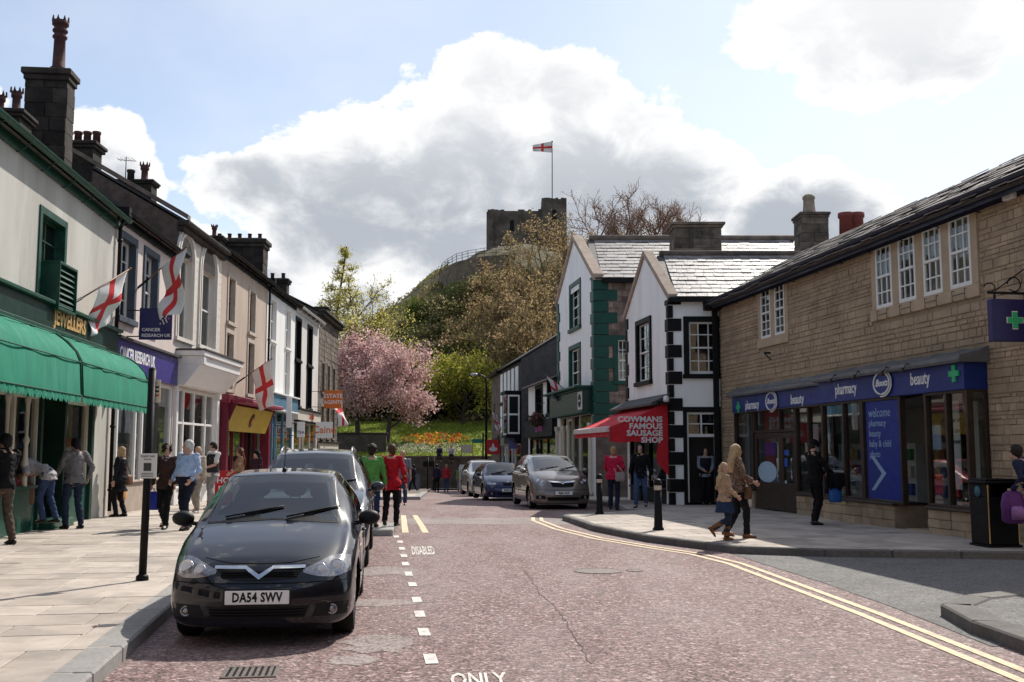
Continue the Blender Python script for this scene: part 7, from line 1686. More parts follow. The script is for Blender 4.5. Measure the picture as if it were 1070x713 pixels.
def person(label, loc, face, H=1.75, f=False, lf=(-.09, .0, 0), rf=(.09, .0, 0), lh=None, rh=None, lean=0, yaw=0, nod=0, hair='short', hm=None, top=None, trs=None, shoe=None, belly=0, coat=.84, sleeve=1.0, vest=None, skirt=None, vox=.0125, group=None, hat=None, leglen=1.0, bulk=1.0, collar=None, boots=False, curl=.5):
    root = thing('person', label, 'person', (0, 0, 0), 0, group)
    fm = 1 if f else 0; sw = (.165 if f else .19)*bulk; hem_leg = leglen
    LR = R(lean)
    def up(p):
        p = V(p); k = max(0, min(1, (p.z-.84)/.38)); a = -LR*k; o = V((0, 0, .90)); q = p-o; return o+V((q.x, q.y*math.cos(a)-q.z*math.sin(a), q.y*math.sin(a)+q.z*math.cos(a)))
    drop = 0
    legs = []
    for s, ft in ((-1, lf), (1, rf)):
        an = V((ft[0], ft[1]-.03, .085+ft[2])); hp = V((s*.088, 0, .915)); L_ = (an-hp).length; drop = max(drop, L_-.855) if ft[2] < .02 else drop; legs.append((s, hp, an, ft))
    drop = max(0, drop)*1.1
    dz = V((0, 0, -drop))
    U = lambda p: up(p)+dz
    def ring(z, rx, ry, cy=0, n=16, sq=2.0):
        out = []
        for i in range(n):
            t = 2*math.pi*i/n; c, s = math.cos(t), math.sin(t); e = 2/sq; out.append(U((rx*math.copysign(abs(c)**e, c), cy+ry*math.copysign(abs(s)**e, s), z)))
        return out
    b = belly
    TR = [(.80, .105, .09, 0), (.86, .168+.008*fm, .118, -.005), (.93, .170+.012*fm, .124+b*.3, -.008+b*.3), (1.02, .150-.012*fm, .108+b*.8, b*.6), (1.11, .142-.016*fm, .104+b*.8, .002+b*.6), (1.22, .160-.008*fm, .118+.01*fm+b*.3, .008+.012*fm+b*.3), (1.33, .172, .112, .0), (1.41, .152, .088, -.012), (1.47, .085, .065, -.012)]
    TR = [(z, rx*bulk*(sw/.19 if z > 1.2 else 1), ry*bulk, cy) for z, rx, ry, cy in TR]
    def torso(mb, t=0, z0=0, z1=9):
        R_ = [r for r in TR if z0 <= r[0] <= z1]; mb.loft([ring(z, rx+t, ry+t, cy) for z, rx, ry, cy in R_])
    arms = []
    for s, h in ((-1, lh), (1, rh)):
        sh = U((s*sw, -.012, 1.405)); tg = V(h)+dz if h else U((s*(sw+.07), .05, .86)); 
        if not h: tg = V((s*(sw+.075), sh.y+.05, .84))+dz
        el, wr_ = ik(sh, tg, .285, .25, (s*.55, -1, -.25)); arms.append((s, sh, el, wr_))
    LG = []
    for s, hp, an, ft in legs: kn, a2 = ik(hp+dz, an, .43, .425, (s*.08, 1, 0)); LG.append((s, hp+dz, kn, a2, ft))
    # head frame
    nk = U((0, -.012, 1.44)); hd = Matrix.Rotation(R(yaw), 3, 'Z')@Matrix.Rotation(R(-nod), 3, 'X'); hc = nk+V((0, .025, 0))+(U((0, 0, 1.5))-U((0, 0, 1.4))).normalized()*.150
    hp_ = lambda x, y, z: hc+hd@V((x, y, z))
    B = MB(); torso(B)
    B.tube([U((0, -.012, 1.40)), nk+V((0, .008, .03)), hp_(0, -.01, -.08)], [.064, .056, .054], 12)
    for s, sh, el, w_ in arms:
        B.tube([U((s*.07, -.01, 1.39)), sh, sh+(el-sh)*.5, el, el+(w_-el)*.3, w_], [.066, .055, .047, .038, .039, .025], 12); B.ell(sh, .056, .056, .056); B.ell(el, .039, .039, .039)
        d = (w_-el).normalized(); nrm = V((-s, .25, 0)); nrm = (nrm-d*nrm.dot(d)).normalized(); sd_ = d.cross(nrm)*s
        rg = lambda c, a, bb: [c+sd_*a*math.cos(2*math.pi*i/10)+nrm*bb*math.sin(2*math.pi*i/10) for i in range(10)]
        B.loft([rg(w_-d*.02, .024, .018), rg(w_+d*.02, .032, .018), rg(w_+d*.06, .041, .017), rg(w_+d*.092, .040, .014)])
        for i, l in enumerate((.070, .078, .074, .058)):
            b0 = w_+d*.088+sd_*(.030-.0205*i); d1 = (d*math.cos(curl*.6)+nrm*math.sin(curl*.6)); d2 = (d*math.cos(curl*1.9)+nrm*math.sin(curl*1.9)); B.tube([b0-d*.02, b0+d1*l*.5, b0+d1*l*.5+d2*l*.5], [.0098, .0095, .0080], 8)
        b0 = w_+d*.028+sd_*.026; B.tube([b0, b0+(d*.5+sd_*.75+nrm*.3).normalized()*.035, b0+(d*.5+sd_*.75+nrm*.3).normalized()*.035+(d*.9+sd_*.2+nrm*.3).normalized()*.035], [.013, .0115, .009], 8)
    for s, hp, kn, an, ft in LG:
        B.tube([hp+V((0, 0, .03)), hp+(kn-hp)*.4, kn, kn+(an-kn)*.3, an], [.085, .075, .054, .055, .036], 12); B.ell(kn, .054, .054, .054)
        fd = V((s*.12, 1, 0)).normalized(); B.tube([an+V((0, 0, -.03))-fd*.03, an+V((0, 0, -.045))+fd*.08, an+V((0, 0, -.055))+fd*.15], [.04, .036, .024], 8)
    B.ell(hp_(0, -.008, .03), .074, .095, .096, hd, 16, 12); B.ell(hp_(0, .026, -.048), .056, .062, .066, hd, 14, 10); B.ell(hp_(0, .062, -.092), .024, .022, .020, hd)
    B.tube([hp_(0, .084, .022), hp_(0, .104, -.020), hp_(0, .088, -.030)], [.008, .0135, .010], 8)
    for s in (-1, 1): B.ell(hp_(s*.074, -.008, .0), .011, .022, .033, hd)
    body = remesh(B, 'body', SKIN, root, vox, 1)
    for s in (-1, 1): q = MB(); q.ell(hp_(s*.030, .078, .012), .012, .010, .0065, hd, 8, 6); q.build('eye', EYE_M, root)
    q = MB(); q.ell(hp_(0, .083, -.060), .022, .008, .006, hd, 8, 6); q.build('mouth', LIP_M, root)
    # clothing
    tv = vox*1.0; t = .020
    if trs:
        q = MB(); torso(q, t*.6, 0, 1.03)
        for s, hp, kn, an, ft in LG:
            e = an+(kn-an)*(1-hem_leg); pts = [hp+V((0, 0, .05)), hp+(kn-hp)*.4, kn]+([kn+(an-kn)*.4] if hem_leg > .45 else [])+[kn+(an-kn)*hem_leg+V((0, 0, -.01 if hem_leg > .9 else 0))]
            rs = [.100, .090, .070]+([.066] if hem_leg > .45 else [])+[.058]; q.tube(pts, rs, 14); q.ell(kn, .070, .070, .070)
        remesh(q, 'trousers', trs, root, tv, 2, .014, H*10)
    if skirt:
        m_, z0, fl = skirt; q = MB(); q.loft([ring(1.02, .150, .118), ring(.92, .19, .15), ring((.92+z0)/2, .19+fl*.5, .155+fl*.5), ring(z0, .19+fl, .16+fl)]); remesh(q, 'skirt', m_, root, tv, 1, .008, 3)
    if top:
        q = MB(); z0 = coat; extra = [(z0, TR[2][1]*1.02, TR[2][2]*1.04, TR[2][3])] if z0 < .93 else []
        R_ = extra+[r for r in TR if z0 < r[0] < 1.45]; q.loft([ring(z, rx+t*(1.15 if z < 1 else .9), ry+t*(1.2 if z < 1 else .9), cy) for z, rx, ry, cy in R_])
        q.tube([U((0, -.014, 1.40)), U((0, -.008, 1.488))], [.098, .068], 12)
        for s, sh, el, w_ in arms:
            q.ell(sh, .070, .070, .068)
            if sleeve >= .99: q.tube([U((s*.07, -.01, 1.39)), sh, sh+(el-sh)*.5, el, el+(w_-el)*.5, w_], [.078, .070, .062, .055, .049, .040], 12); q.ell(el, .055, .055, .055)
            elif sleeve > .5: e = el+(w_-el)*(sleeve-.5)*2; q.tube([U((s*.07, -.01, 1.39)), sh, el, e], [.078, .068, .054, .047], 12); q.ell(el, .054, .054, .054)
            else: q.tube([U((s*.07, -.01, 1.39)), sh, sh+(el-sh)*sleeve*2], [.078, .068, .064], 12)
        remesh(q, 'jacket' if coat < .84 else 'shirt', top, root, tv, 2, .017, H*7)
    if vest:
        q = MB(); R_ = [r for r in TR if .86 < r[0] < 1.42]; q.loft([ring(z, rx+t*1.7, ry+t*1.7, cy) for z, rx, ry, cy in R_]); remesh(q, 'waistcoat', vest, root, tv, 1, .005, 5)
    if collar:
        q = MB(); q.tube([U((-.05, .085, 1.42)), U((-.085, .0, 1.475)), U((0, -.085, 1.49)), U((.085, .0, 1.475)), U((.05, .085, 1.42))], .018, 8); q.build('collar', collar, root)
        q = MB(); q.loft([[U((x*w2, .098+.004*k, z)) for x, k in ((-1, 0), (-.3, 1), (.3, 1), (1, 0), (.3, -1), (-.3, -1))] for z, w2 in ((1.40, .05), (1.25, .035), (1.1, .012))]); q.build('shirt_front', collar, root)
    # shoes
    for s, hp, kn, an, ft in LG:
        q = MB(); pt = -R(min(60, ft[2]*260)); fr = Matrix.Rotation(R(-s*7), 3, 'Z')@Matrix.Rotation(pt, 3, 'X'); o = an
        def fr_ring(y, rx, z0, z1): return [o+fr@V((rx*math.cos(2*math.pi*i/10), y, -.085+z0+(z1-z0)*(.5+.5*math.sin(2*math.pi*i/10)))) for i in range(10)]
        q.loft([fr_ring(-.075, .020, .01, .06), fr_ring(-.06, .036, 0, .085), fr_ring(-.01, .040, 0, .095), fr_ring(.06, .044, 0, .075), fr_ring(.12, .047, 0, .055), fr_ring(.17, .036, .003, .04), fr_ring(.188, .016, .01, .028)])
        if boots: q.tube([an+fr@V((0, -.01, -.04)), an+(kn-an)*.25, an+(kn-an)*.55], [.055, .062, .068], 12)
        q.build('boot' if boots else 'shoe', shoe or SHOE_B, root)
    # hair and hats
    if hm:
        q = MB(); k = 1.0
        if hair == 'bald': q.ell(hp_(0, -.038, -.004), .086, .082, .064, hd, 16, 10)
        else:
            q.ell(hp_(0, -.022, .036), .088, .102, .102, hd, 16, 12); q.ell(hp_(0, -.055, -.03), .072, .062, .075, hd, 12, 8)
            for s in (-1, 1): q.ell(hp_(s*.056, -.022, .008), .034, .066, .06, hd)
        if hair == 'bob': q.loft([[hp_(.088*math.cos(2*math.pi*i/14), -.03+.085*math.sin(2*math.pi*i/14)*(1 if math.sin(2*math.pi*i/14) < 0 else .55), z) for i in range(14)] for z in (.05, -.02, -.10, -.125)])
        if hair == 'long':
            for s in (-1, 0, 1): q.tube([hp_(s*.045, -.06, .05), hp_(s*.062, -.075, -.06), U((s*.075, -.105, 1.36)), U((s*.07, -.125, 1.20))], [.05, .052, .052, .03], 10)
        if hair == 'curly':
            rr = random.Random(4)
            for i in range(46):
                d = V((rr.gauss(0, 1), rr.gauss(0, 1)-.5, rr.gauss(0, 1)+.5)).normalized(); q.ell(hp_(d.x*.100, -.026+d.y*.108, .035+d.z*.102), .027, .027, .027, None, 8, 6)
        remesh(q, 'hair', hm, root, .010 if vox < .015 else   .016, 1, .009 if hair != 'curly' else .002, 1)
    if hat:
        q = MB(); kind, m_ = hat; q.ell(hp_(0, -.014, .052), .095, .114, .090, hd, 16, 10)
        if kind == 'cap': q.loft([[hp_(x*.07*w2, y, z) for x, z in ((-1, .052), (0, .062), (1, .052), (0, .045))] for y, w2 in ((.07, 1), (.12, .95), (.155, .6))])
        remesh(q, 'cap' if kind == 'cap' else 'woolly_hat', m_, root, .011, 1, .002, 2)
    s = H/1.75
    root.matrix_basis = Matrix.Translation(loc)@Matrix.Rotation(R(face), 4, 'Z')@Matrix.Scale(s, 4)
    W_ = root.matrix_basis
    return dict(root=root, lh=W_@arms[0][3], rh=W_@arms[1][3], lsh=W_@U((-sw*.7, 0, 1.44)), rsh=W_@U((sw*.7, 0, 1.44)), W=W_, hipL=W_@(V((-.22, -.02, .95))), hipR=W_@V((.22, -.02, .95)), dl=(W_.to_3x3()@(arms[0][3]-arms[0][2])).normalized(), dr=(W_.to_3x3()@(arms[1][3]-arms[1][2])).normalized())
def foot(px, py, Y=None, road=False):
    k = 0 if road else .118; z = k
    for _ in range(6): p = gnd(px, py, z); z = rz(p.y)+k
    if Y: p = at(px, 472, Y); z = rz(Y)+k
    return (p.x, p.y, z)
def carrier(name, label, hand, m, w=.32, h=.36, d=.10, ang=0, handle=.14, cat='bag', group=None, pat=None):
    c = V(hand)+V((0, 0, -.05)); root = thing(name, label, cat, tuple(c), ang, group); M = Matrix.Translation(c)@Matrix.Rotation(ang, 4, 'Z'); rr = random.Random(int(c.x*100))
    def rg(z, kx, ky): return [(kx*w/2*x+rr.uniform(-.008, .008), ky*d/2*y, z) for x, y in ((-1, -.6), (-.6, -1), (.6, -1), (1, -.6), (1, .6), (.6, 1), (-.6, 1), (-1, .6))]
    q = MB(M); q.loft([rg(-handle-h, .92, .9), rg(-handle-h*.9, 1, 1.1), rg(-handle-h*.5, 1, 1.2), rg(-handle-h*.15, .98, .7), rg(-handle, .94, .3)]); q.build('bag_body', m, root)
    for s in (-1, 1):
        q = MB(M); q.tube([(-w*.26, s*.02, -handle-.01), (-w*.16, s*.012, -handle*.3), (0, 0, .0), (w*.16, s*.012, -handle*.3), (w*.26, s*.02, -handle-.01)], .006, 6); q.build('handle', m, root)
    return root
def shoulder_bag(label, sh, hip, m, w=.28, h=.22, d=.11, ang=0, strapm=None):
    c = V(hip); root = thing('shoulder_bag', label, 'bag', tuple(c), ang); M = Matrix.Translation(c)@Matrix.Rotation(ang, 4, 'Z')
    def rg(z, k, e): return [(k*w/2*math.copysign(abs(math.cos(t))**.6, math.cos(t)), e*d/2*math.copysign(abs(math.sin(t))**.6, math.sin(t)), z) for t in [2*math.pi*i/14 for i in range(14)]]
    q = MB(M); q.loft([rg(-h, .8, .8), rg(-h*.85, 1, 1), rg(-h*.3, 1, 1), rg(-.01, .9, .7), rg(0, .7, .4)]); q.build('bag_body', m, root)
    q = MB(); a = M@V((-w*.4, 0, -.02)); b = M@V((w*.4, 0, -.02)); s_ = V(sh)
    q.tube([a, a+(s_-a)*.5+V((0, 0, .02)), s_+V((0, 0, .03)), b+(s_-b)*.5+V((0, 0, .02)), b], .011, 6); q.build('strap', strapm or m, root); return root
B_brown = mat('brown_leather', (.12, .055, .028), .55, .25, 8, .1); B_grey = mat('grey_bag', (.26, .22, .21), .7, .2, 8, .1); B_blue = mat('blue_carrier', (.02, .035, .30), .5, .1, 4, .1); B_white = mat('white_carrier', (.62, .58, .55), .6, .08, 5, .1); B_orange = mat('orange_carrier', (.55, .25, .06), .6, .1, 5, .1); B_purple = mat('purple_nylon', (.10, .025, .14), .6, .2, 6, .2); B_black = mat('black_bag', (.012, .012, .013), .6, .2, 8, .1, spec=.2)
# ---- left pavement
fl_ = foot(8, 566, 17.3)
p = person('man in black short-sleeved shirt and brown trousers under the green canopy at the left edge', (-8.28, 17.3, ZP), 65, 1.83, top=cloth('black', (.010, .010, .012)), sleeve=.45, trs=cloth('umber', (.085, .065, .052)), hm=H_black, coat=.86, lf=(-.12, .10, 0), rf=(.10, -.10, 0), rh=(.25, .22, .92), lh=(-.22, .28, 1.0), belly=.03)
carrier('shopping_bag', 'pale striped carrier bag held by the man in black short sleeves', p['lh'], mat('pale_stripe_carrier', (.42, .42, .46), .6, .3, 30, .1), .30, .30, ang=R(20), handle=.06)
p = person('person in grey top and jeans bending over on the green shop step', (-8.72, 19.95, ZP+.17), 88, 1.68, f=True, top=cloth('pale_grey', (.36, .35, .37)), sleeve=.5, trs=cloth('denim', (.035, .055, .12)), hm=H_dark, lean=58, nod=30, lf=(-.09, .05, 0), rf=(.10, -.12, 0), rh=(.18, .52, .92), lh=(-.18, .50, .88))
carrier('handbag', 'tall brown bag in the hands of the person bending at the shop door', p['rh'], B_brown, .34, .40, .14, ang=R(70), handle=.10)
p = person('man in grey jumper and dark jeans standing at the jeweller door', (-8.62, 20.9, ZP), 50, 1.80, top=cloth('mid_grey', (.17, .165, .17)), trs=cloth('dark_denim', (.022, .032, .058)), hm=H_black, belly=.05, coat=.86, nod=12, lf=(-.12, .05, 0), rf=(.12, -.08, 0), lh=(-.18, .32, 1.02), rh=(.30, .02, .95))
p = person('woman with short blonde hair in long black coat facing the charity shop window', foot(127, 537, 24.9), 80, 1.66, f=True, top=cloth('black_wool', (.013, .014, .018)), coat=.62, trs=cloth('black2', (.010, .010, .012)), hm=H_blonde, hair='bob', bulk=1.06, lf=(-.09, .06, 0), rf=(.09, -.06, 0), rh=(.27, .12, .86))
carrier('carrier_bag', 'orange carrier bag in the hand of the woman in the long black coat', p['rh'], B_orange, .30, .32, ang=R(75), handle=.10)
shoulder_bag('tan handbag hanging at the back of the woman in the long black coat', p['rsh'], V(p['W']@V((.22, -.10, 1.02))), B_brown, .26, .24, .12, R(80))
G1 = 'shoppers walking towards the camera on the left pavement'
p = person('woman with curly dark hair in a brown jacket over a lilac top', foot(172, 552.5), 172, 1.68, f=True, top=cloth('dark_brown', (.050, .028, .022)), collar=cloth('lilac', (.42, .34, .46)), trs=cloth('black3', (.012, .012, .014)), hm=H_dark, hair='curly', yaw=20, coat=.80, lf=(-.10, .20, 0), rf=(.10, -.18, .05), lh=(-.25, .10, .90), rh=(.30, .04, .82))
carrier('carrier_bag', 'blue carrier bag held by the woman in the brown jacket', p['rh'], B_blue, .28, .36, ang=R(160), handle=.08)
p = person('white-haired man in light blue shirt and navy trousers', foot(194, 554), 150, 1.76, top=cloth('sky_blue', (.38, .50, .72)), trs=cloth('navy', (.013, .016, .030)), hm=H_white, belly=.075, bulk=1.12, coat=.93, yaw=-25, lf=(-.13, .14, 0), rf=(.12, -.14, .02), lh=(-.28, .16, .96), rh=(.26, .14, .95))
person('blonde person half hidden behind the man in the light blue shirt', foot(205, 536), 165, 1.68, f=True, top=cloth('cream', (.50, .42, .33)), trs=cloth('stone', (.30, .26, .22)), hm=H_blonde, vox=.016, shoe=SHOE_W, lf=(-.10, .15, 0), rf=(.1, -.15, .04))
person('young man in dark waistcoat over a white T-shirt and grey trousers', foot(223, 527, 28.6), 140, 1.83, top=cloth('white', (.68, .67, .66)), sleeve=.42, vest=cloth('charcoal', (.030, .030, .034)), trs=cloth('light_grey', (.24, .235, .235)), hm=H_dark, shoe=SHOE_W, nod=22, vox=.014, rh=(.10, .30, 1.08), lh=(-.12, .30, 1.06), lf=(-.10, .18, 0), rf=(.1, -.16, .03))
person('woman with long auburn hair in a tan top near the maroon shop', foot(251, 525, 29.5), 110, 1.68, f=True, top=cloth('tan', (.30, .18, .11)), trs=cloth('off_white', (.48, .44, .40)), hm=H_auburn, hair='long', vox=.014, sleeve=.8, yaw=-10, lh=(-.14, .26, 1.0), lf=(-.10, .14, 0), rf=(.1, -.14, .03))
person('woman in a black woolly hat near the dark estate car', foot(268, 524, 31.0), 150, 1.64, f=True, top=cloth('dark_plum', (.045, .020, .028)), trs=cloth('black4', (.011, .011, .012)), hm=H_black, hair='long', hat=('beanie', cloth('black_knit', (.008, .008, .009))), vox=.015)
# ---- the pair walking away
p = person('woman in green jacket and cropped jeans walking away down the street', foot(389, 550, 21.3), 3, 1.67, f=True, top=cloth('leaf_green', (.10, .30, .07)), coat=.82, trs=cloth('navy_denim', (.020, .034, .085)), leglen=.72, hm=H_dark, hair='curly', bulk=1.12, yaw=-12, lf=(-.09, .06, 0), rf=(.10, -.05, .0), rh=(.29, .06, .88), lh=(-.28, .10, .96))
shoulder_bag('brown handbag at the left hip of the woman in the green jacket', p['lsh'], V(p['W']@V((-.30, .02, 1.12))), B_brown, .30, .22, .12, R(70))
person('woman in red coat and black trousers walking away beside the green jacket', foot(409, 549, 21.5), -4, 1.69, f=True, top=cloth('scarlet', (.40, .012, .022)), coat=.76, trs=cloth('black5', (.010, .010, .011)), hm=H_brown, hair='short', bulk=1.1, yaw=38, lf=(-.09, -.16, .05), rf=(.10, .12, 0), rh=(.31, .02, .90))
person('man in grey T-shirt and jeans walking up behind the woman in red', foot(421, 520.5, 34.5, True), 178, 1.80, top=cloth('slate_grey', (.17, .19, .22)), sleeve=.45, trs=cloth('denim2', (.040, .060, .11)), hm=H_fair, hair='bald', belly=.05, vox=.016, lf=(-.1, .16, 0), rf=(.1, -.15, .03))
# ---- far end of the street
def far(label, px, Y, H, topc, trc, hm, face=0, z=None, **k):
    x = at(px, 480, Y).x; person(label, (x, Y, rz(Y)+(.0 if z is None else z)), face, H, top=cloth('f%d' % int(px*10), topc), trs=cloth('g%d' % int(px*10), trc), hm=hm, vox=.022, **k)
far('figure in dark striped coat by the far kerb, beside the sandwich board', 432, 60, 1.62, (.02, .02, .025), (.015, .015, .018), H_black, 60, lf=(-.1, .25, 0), rf=(.1, -.22, .05))
far('woman in dark purple coat at the far kerb', 456.5, 63, 1.68, (.035, .022, .05), (.015, .015, .02), H_black, 0, f=True)
far('woman in red coat and jeans at the far kerb', 466.5, 63, 1.66, (.40, .03, .045), (.05, .08, .16), H_fair, 10, f=True)
far('small figure in pale green coat by the white sign at the far kerb', 480.5, 65, 1.52, (.24, .28, .10), (.3, .28, .24), H_white, 0, f=True)
far('man in dark red jacket beside the silver people carrier', 491, 60, 1.76, (.22, .012, .035), (.03, .035, .06), H_dark, -10)
# ---- right pavement
p = person('woman in raspberry red jacket with a grey shoulder bag under the red awning', foot(641, 531, 28.3), -15, 1.70, f=True, top=cloth('raspberry', (.45, .018, .060)), coat=.82, trs=cloth('navy2', (.018, .022, .045)), hm=H_fair, bulk=1.12, rh=(.22, .22, 1.0), lh=(-.20, .26, 1.0), lf=(-.1, .05, 0), rf=(.1, -.08, 0))
shoulder_bag('grey handbag hanging across the back of the raspberry jacket', p['lsh'], V(p['W']@V((.20, -.16, 1.02))), B_grey, .26, .24, .10, R(-15), mat('pale_strap', (.5, .42, .38), .7, 0, bump=0))
person('man in black jacket and blue jeans walking under the red awning', foot(669, 527.5, 29.6), 165, 1.77, top=cloth('jet', (.011, .011, .013)), coat=.80, trs=cloth('mid_denim', (.060, .10, .20)), hm=H_dark, lf=(-.11, -.18, .05), rf=(.11, .22, 0), rh=(.28, .16, .90), lh=(-.30, -.06, .88))
person('person in dark waistcoat with pale sleeves standing in the butcher doorway', (at(737, 472, 31.62).x, 31.62, ZP+rz(32)), 178, 1.72, top=cloth('pale_blue_grey', (.22, .25, .30)), vest=cloth('dark_navy', (.014, .015, .022)), trs=cloth('black6', (.010, .010, .012)), hm=H_dark, vox=.015, rh=(.12, .28, 1.05), lh=(-.12, .28, 1.03), nod=10)
gp = foot(756, 562, 18.05)
p = person('girl in beige cardigan, denim skirt and tan boots walking to the right', gp, -78, 1.34, f=True, top=cloth('beige', (.42, .29, .19)), coat=.86, trs=cloth('dark_legging', (.022, .030, .055)), skirt=(cloth('denim_skirt', (.022, .038, .085)), .62, .05), hm=H_blonde, hair='long', shoe=SHOE_T, boots=True, yaw=-72, lf=(-.09, .10, 0), rf=(.09, -.30, .20), rh=(.22, .20, .98), lh=(-.26, .15, 1.0), vox=.0125)
p = person('woman with long blonde hair in brown patterned top and black jeans', foot(769, 561, 18.65), -80, 1.66, f=True, top=mat('cloth_brown_pattern', (.13, .080, .055), .9, .7, 26, .25, 120, col2=(.32, .25, .2), mix2=.8, sc2=22), trs=cloth('black7', (.013, .013, .016)), hm=H_blonde, hair='long', shoe=SHOE_T, sleeve=.9, lf=(-.09, -.16, .04), rf=(.10, .16, 0), rh=(.20, .26, 1.02), lh=(-.18, .24, 1.05))
carrier('carrier_bag', 'small white carrier bag in the hand of the blonde woman', p['lh'], B_white, .20, .26, ang=R(10), handle=.16)
shoulder_bag('brown shoulder bag of the blonde woman', p['rsh'], V(p['W']@V((.22, .12, .95))), B_brown, .24, .22, .10, R(-80))
p = person('man in black jacket and flat black cap at the pharmacy window', foot(850, 547.5, 22.0), -75, 1.78, top=cloth('black_cotton', (.009, .009, .011)), coat=.78, trs=cloth('black8', (.008, .008, .009)), hm=H_dark, hair='bald', hat=('cap', cloth('black_cap', (.007, .007, .008))), nod=22, belly=.03, lh=(-.16, .34, 1.02), rh=(.24, .32, 1.00), lf=(-.11, .06, 0), rf=(.11, -.05, 0))
carrier('carrier_bag', 'small blue carrier bag held by the man in the flat cap', p['rh'], mat('mid_blue_carrier', (.02, .10, .33), .5, .1, 4, .1), .26, .30, ang=R(15), handle=.20)
c = V(p['rh'])+V((.02, 0, 0)); rt = thing('folded_coat', 'black coat folded over the arm of the man in the flat cap', 'coat', tuple(c)); q = MB(Matrix.Translation(c)@Matrix.Rotation(R(15), 4, 'Z')); q.grid([[(-.17+.34*i/10, .075*math.cos(t)+.01*math.sin(i), (.06*math.sin(t) if 0 <= t <= math.pi else (-.32-.05*math.sin(i*.9) if t < 0 else -.26-.04*math.cos(i)))) for t in (-.01, 0, .5, 1, 1.57, 2.1, 2.6, 3.14, 3.15)] for i in range(11)]); o = q.build('cloth', cloth('black_coat', (.010, .010, .011)), rt, recalc=False); sm_ = o.modifiers.new('t', 'SOLIDIFY'); sm_.thickness = .02
p = person('person in navy jacket at the right edge beside the litter bin', (8.07, 16.35, ZP), 40, 1.70, top=cloth('navy3', (.022, .025, .055)), coat=.80, trs=cloth('black9', (.010, .010, .012)), hm=H_dark, lean=25, lh=(-.26, .26, .95), rh=(.2, .3, .95))
bp = thing('rucksack', 'purple rucksack hanging beside the litter bin at the right edge', 'bag', (7.72, 16.45, .6)); M_ = Matrix.Translation((7.72, 16.4, .52)); q = MB(M_)
q.loft([[(k*.16*math.copysign(abs(math.cos(t))**.6, math.cos(t)), e*.12*math.copysign(abs(math.sin(t))**.6, math.sin(t)), z) for t in [2*math.pi*i/14 for i in range(14)]] for z, k, e in ((0, .7, .8), (.04, 1, 1), (.3, 1.05, 1), (.45, .85, .8), (.5, .4, .4))]); rb = q.build('bag_body', B_purple, bp); q = MB(M_); q.loft([[(k*.11*math.cos(t), -.12-e*.05*(1+math.sin(t)), z) for t in [2*math.pi*i/10 for i in range(10)]] for z, k, e in ((.06, .8, .4), (.1, 1, 1), (.22, 1, 1), (.27, .7, .4))]); q.build('front_pocket', mat('lilac_nylon', (.26, .12, .30), .6, .2, 6, .2), bp); q = MB(M_); q.tube([(.0, .08, .45), (.16, .1, .62), (.30, .02, .52)], .014, 6); q.build('strap', B_black, bp)
# ================================================================ HILL, CASTLE, TREES, PARK
def leaf_mat(name, c, tr=.4, var=.25):
    m = mat(name, c, .7, var, .9, 0, spec=.15); N = m.node_tree.nodes; L = m.node_tree.links; b = N['Principled BSDF']; out = N['Material Output']
    t = N.new('ShaderNodeBsdfTranslucent'); mx = N.new('ShaderNodeMixShader'); mx.inputs[0].default_value = tr
    src = b.inputs['Base Color'].links[0].from_socket; L.new(src, t.inputs[0]); L.new(b.outputs[0], mx.inputs[1]); L.new(t.outputs[0], mx.inputs[2]); L.new(mx.outputs[0], out.inputs[0]); return m
M_bark = mat('bark', (.060, .045, .035), .95, .35, 6, .6, 40); M_bark_p = mat('pale_bark', (.13, .095, .065), .95, .3, 6, .5, 40); M_twig_r = mat('reddish_twigs', (.24, .15, .115), .95, .25, 3, 0); M_twig = mat('brown_twigs', (.17, .115, .06), .95, .25, 3, 0)
def leafquad(vs, fs, mi, c, s, rr, k):
    a = V((rr.gauss(0, 1), rr.gauss(0, 1), rr.gauss(0, 1))).normalized(); b = a.orthogonal().normalized()
    b.rotate(Matrix.Rotation(rr.random()*6.28, 3, a)); n = a.cross(b); o = len(vs)
    vs.extend((c-b*s, c+n*s*.55, c+b*s, c-n*s*.55)); fs.append((o, o+1, o+2, o+3)); mi.append(k)
def mesh_raw(name, vs, fs, mi, mats):
    me = bpy.data.meshes.new(name); me.from_pydata([tuple(v) for v in vs], [], fs)
    for m in mats: me.materials.append(m)
    me.polygons.foreach_set('material_index', mi); return me
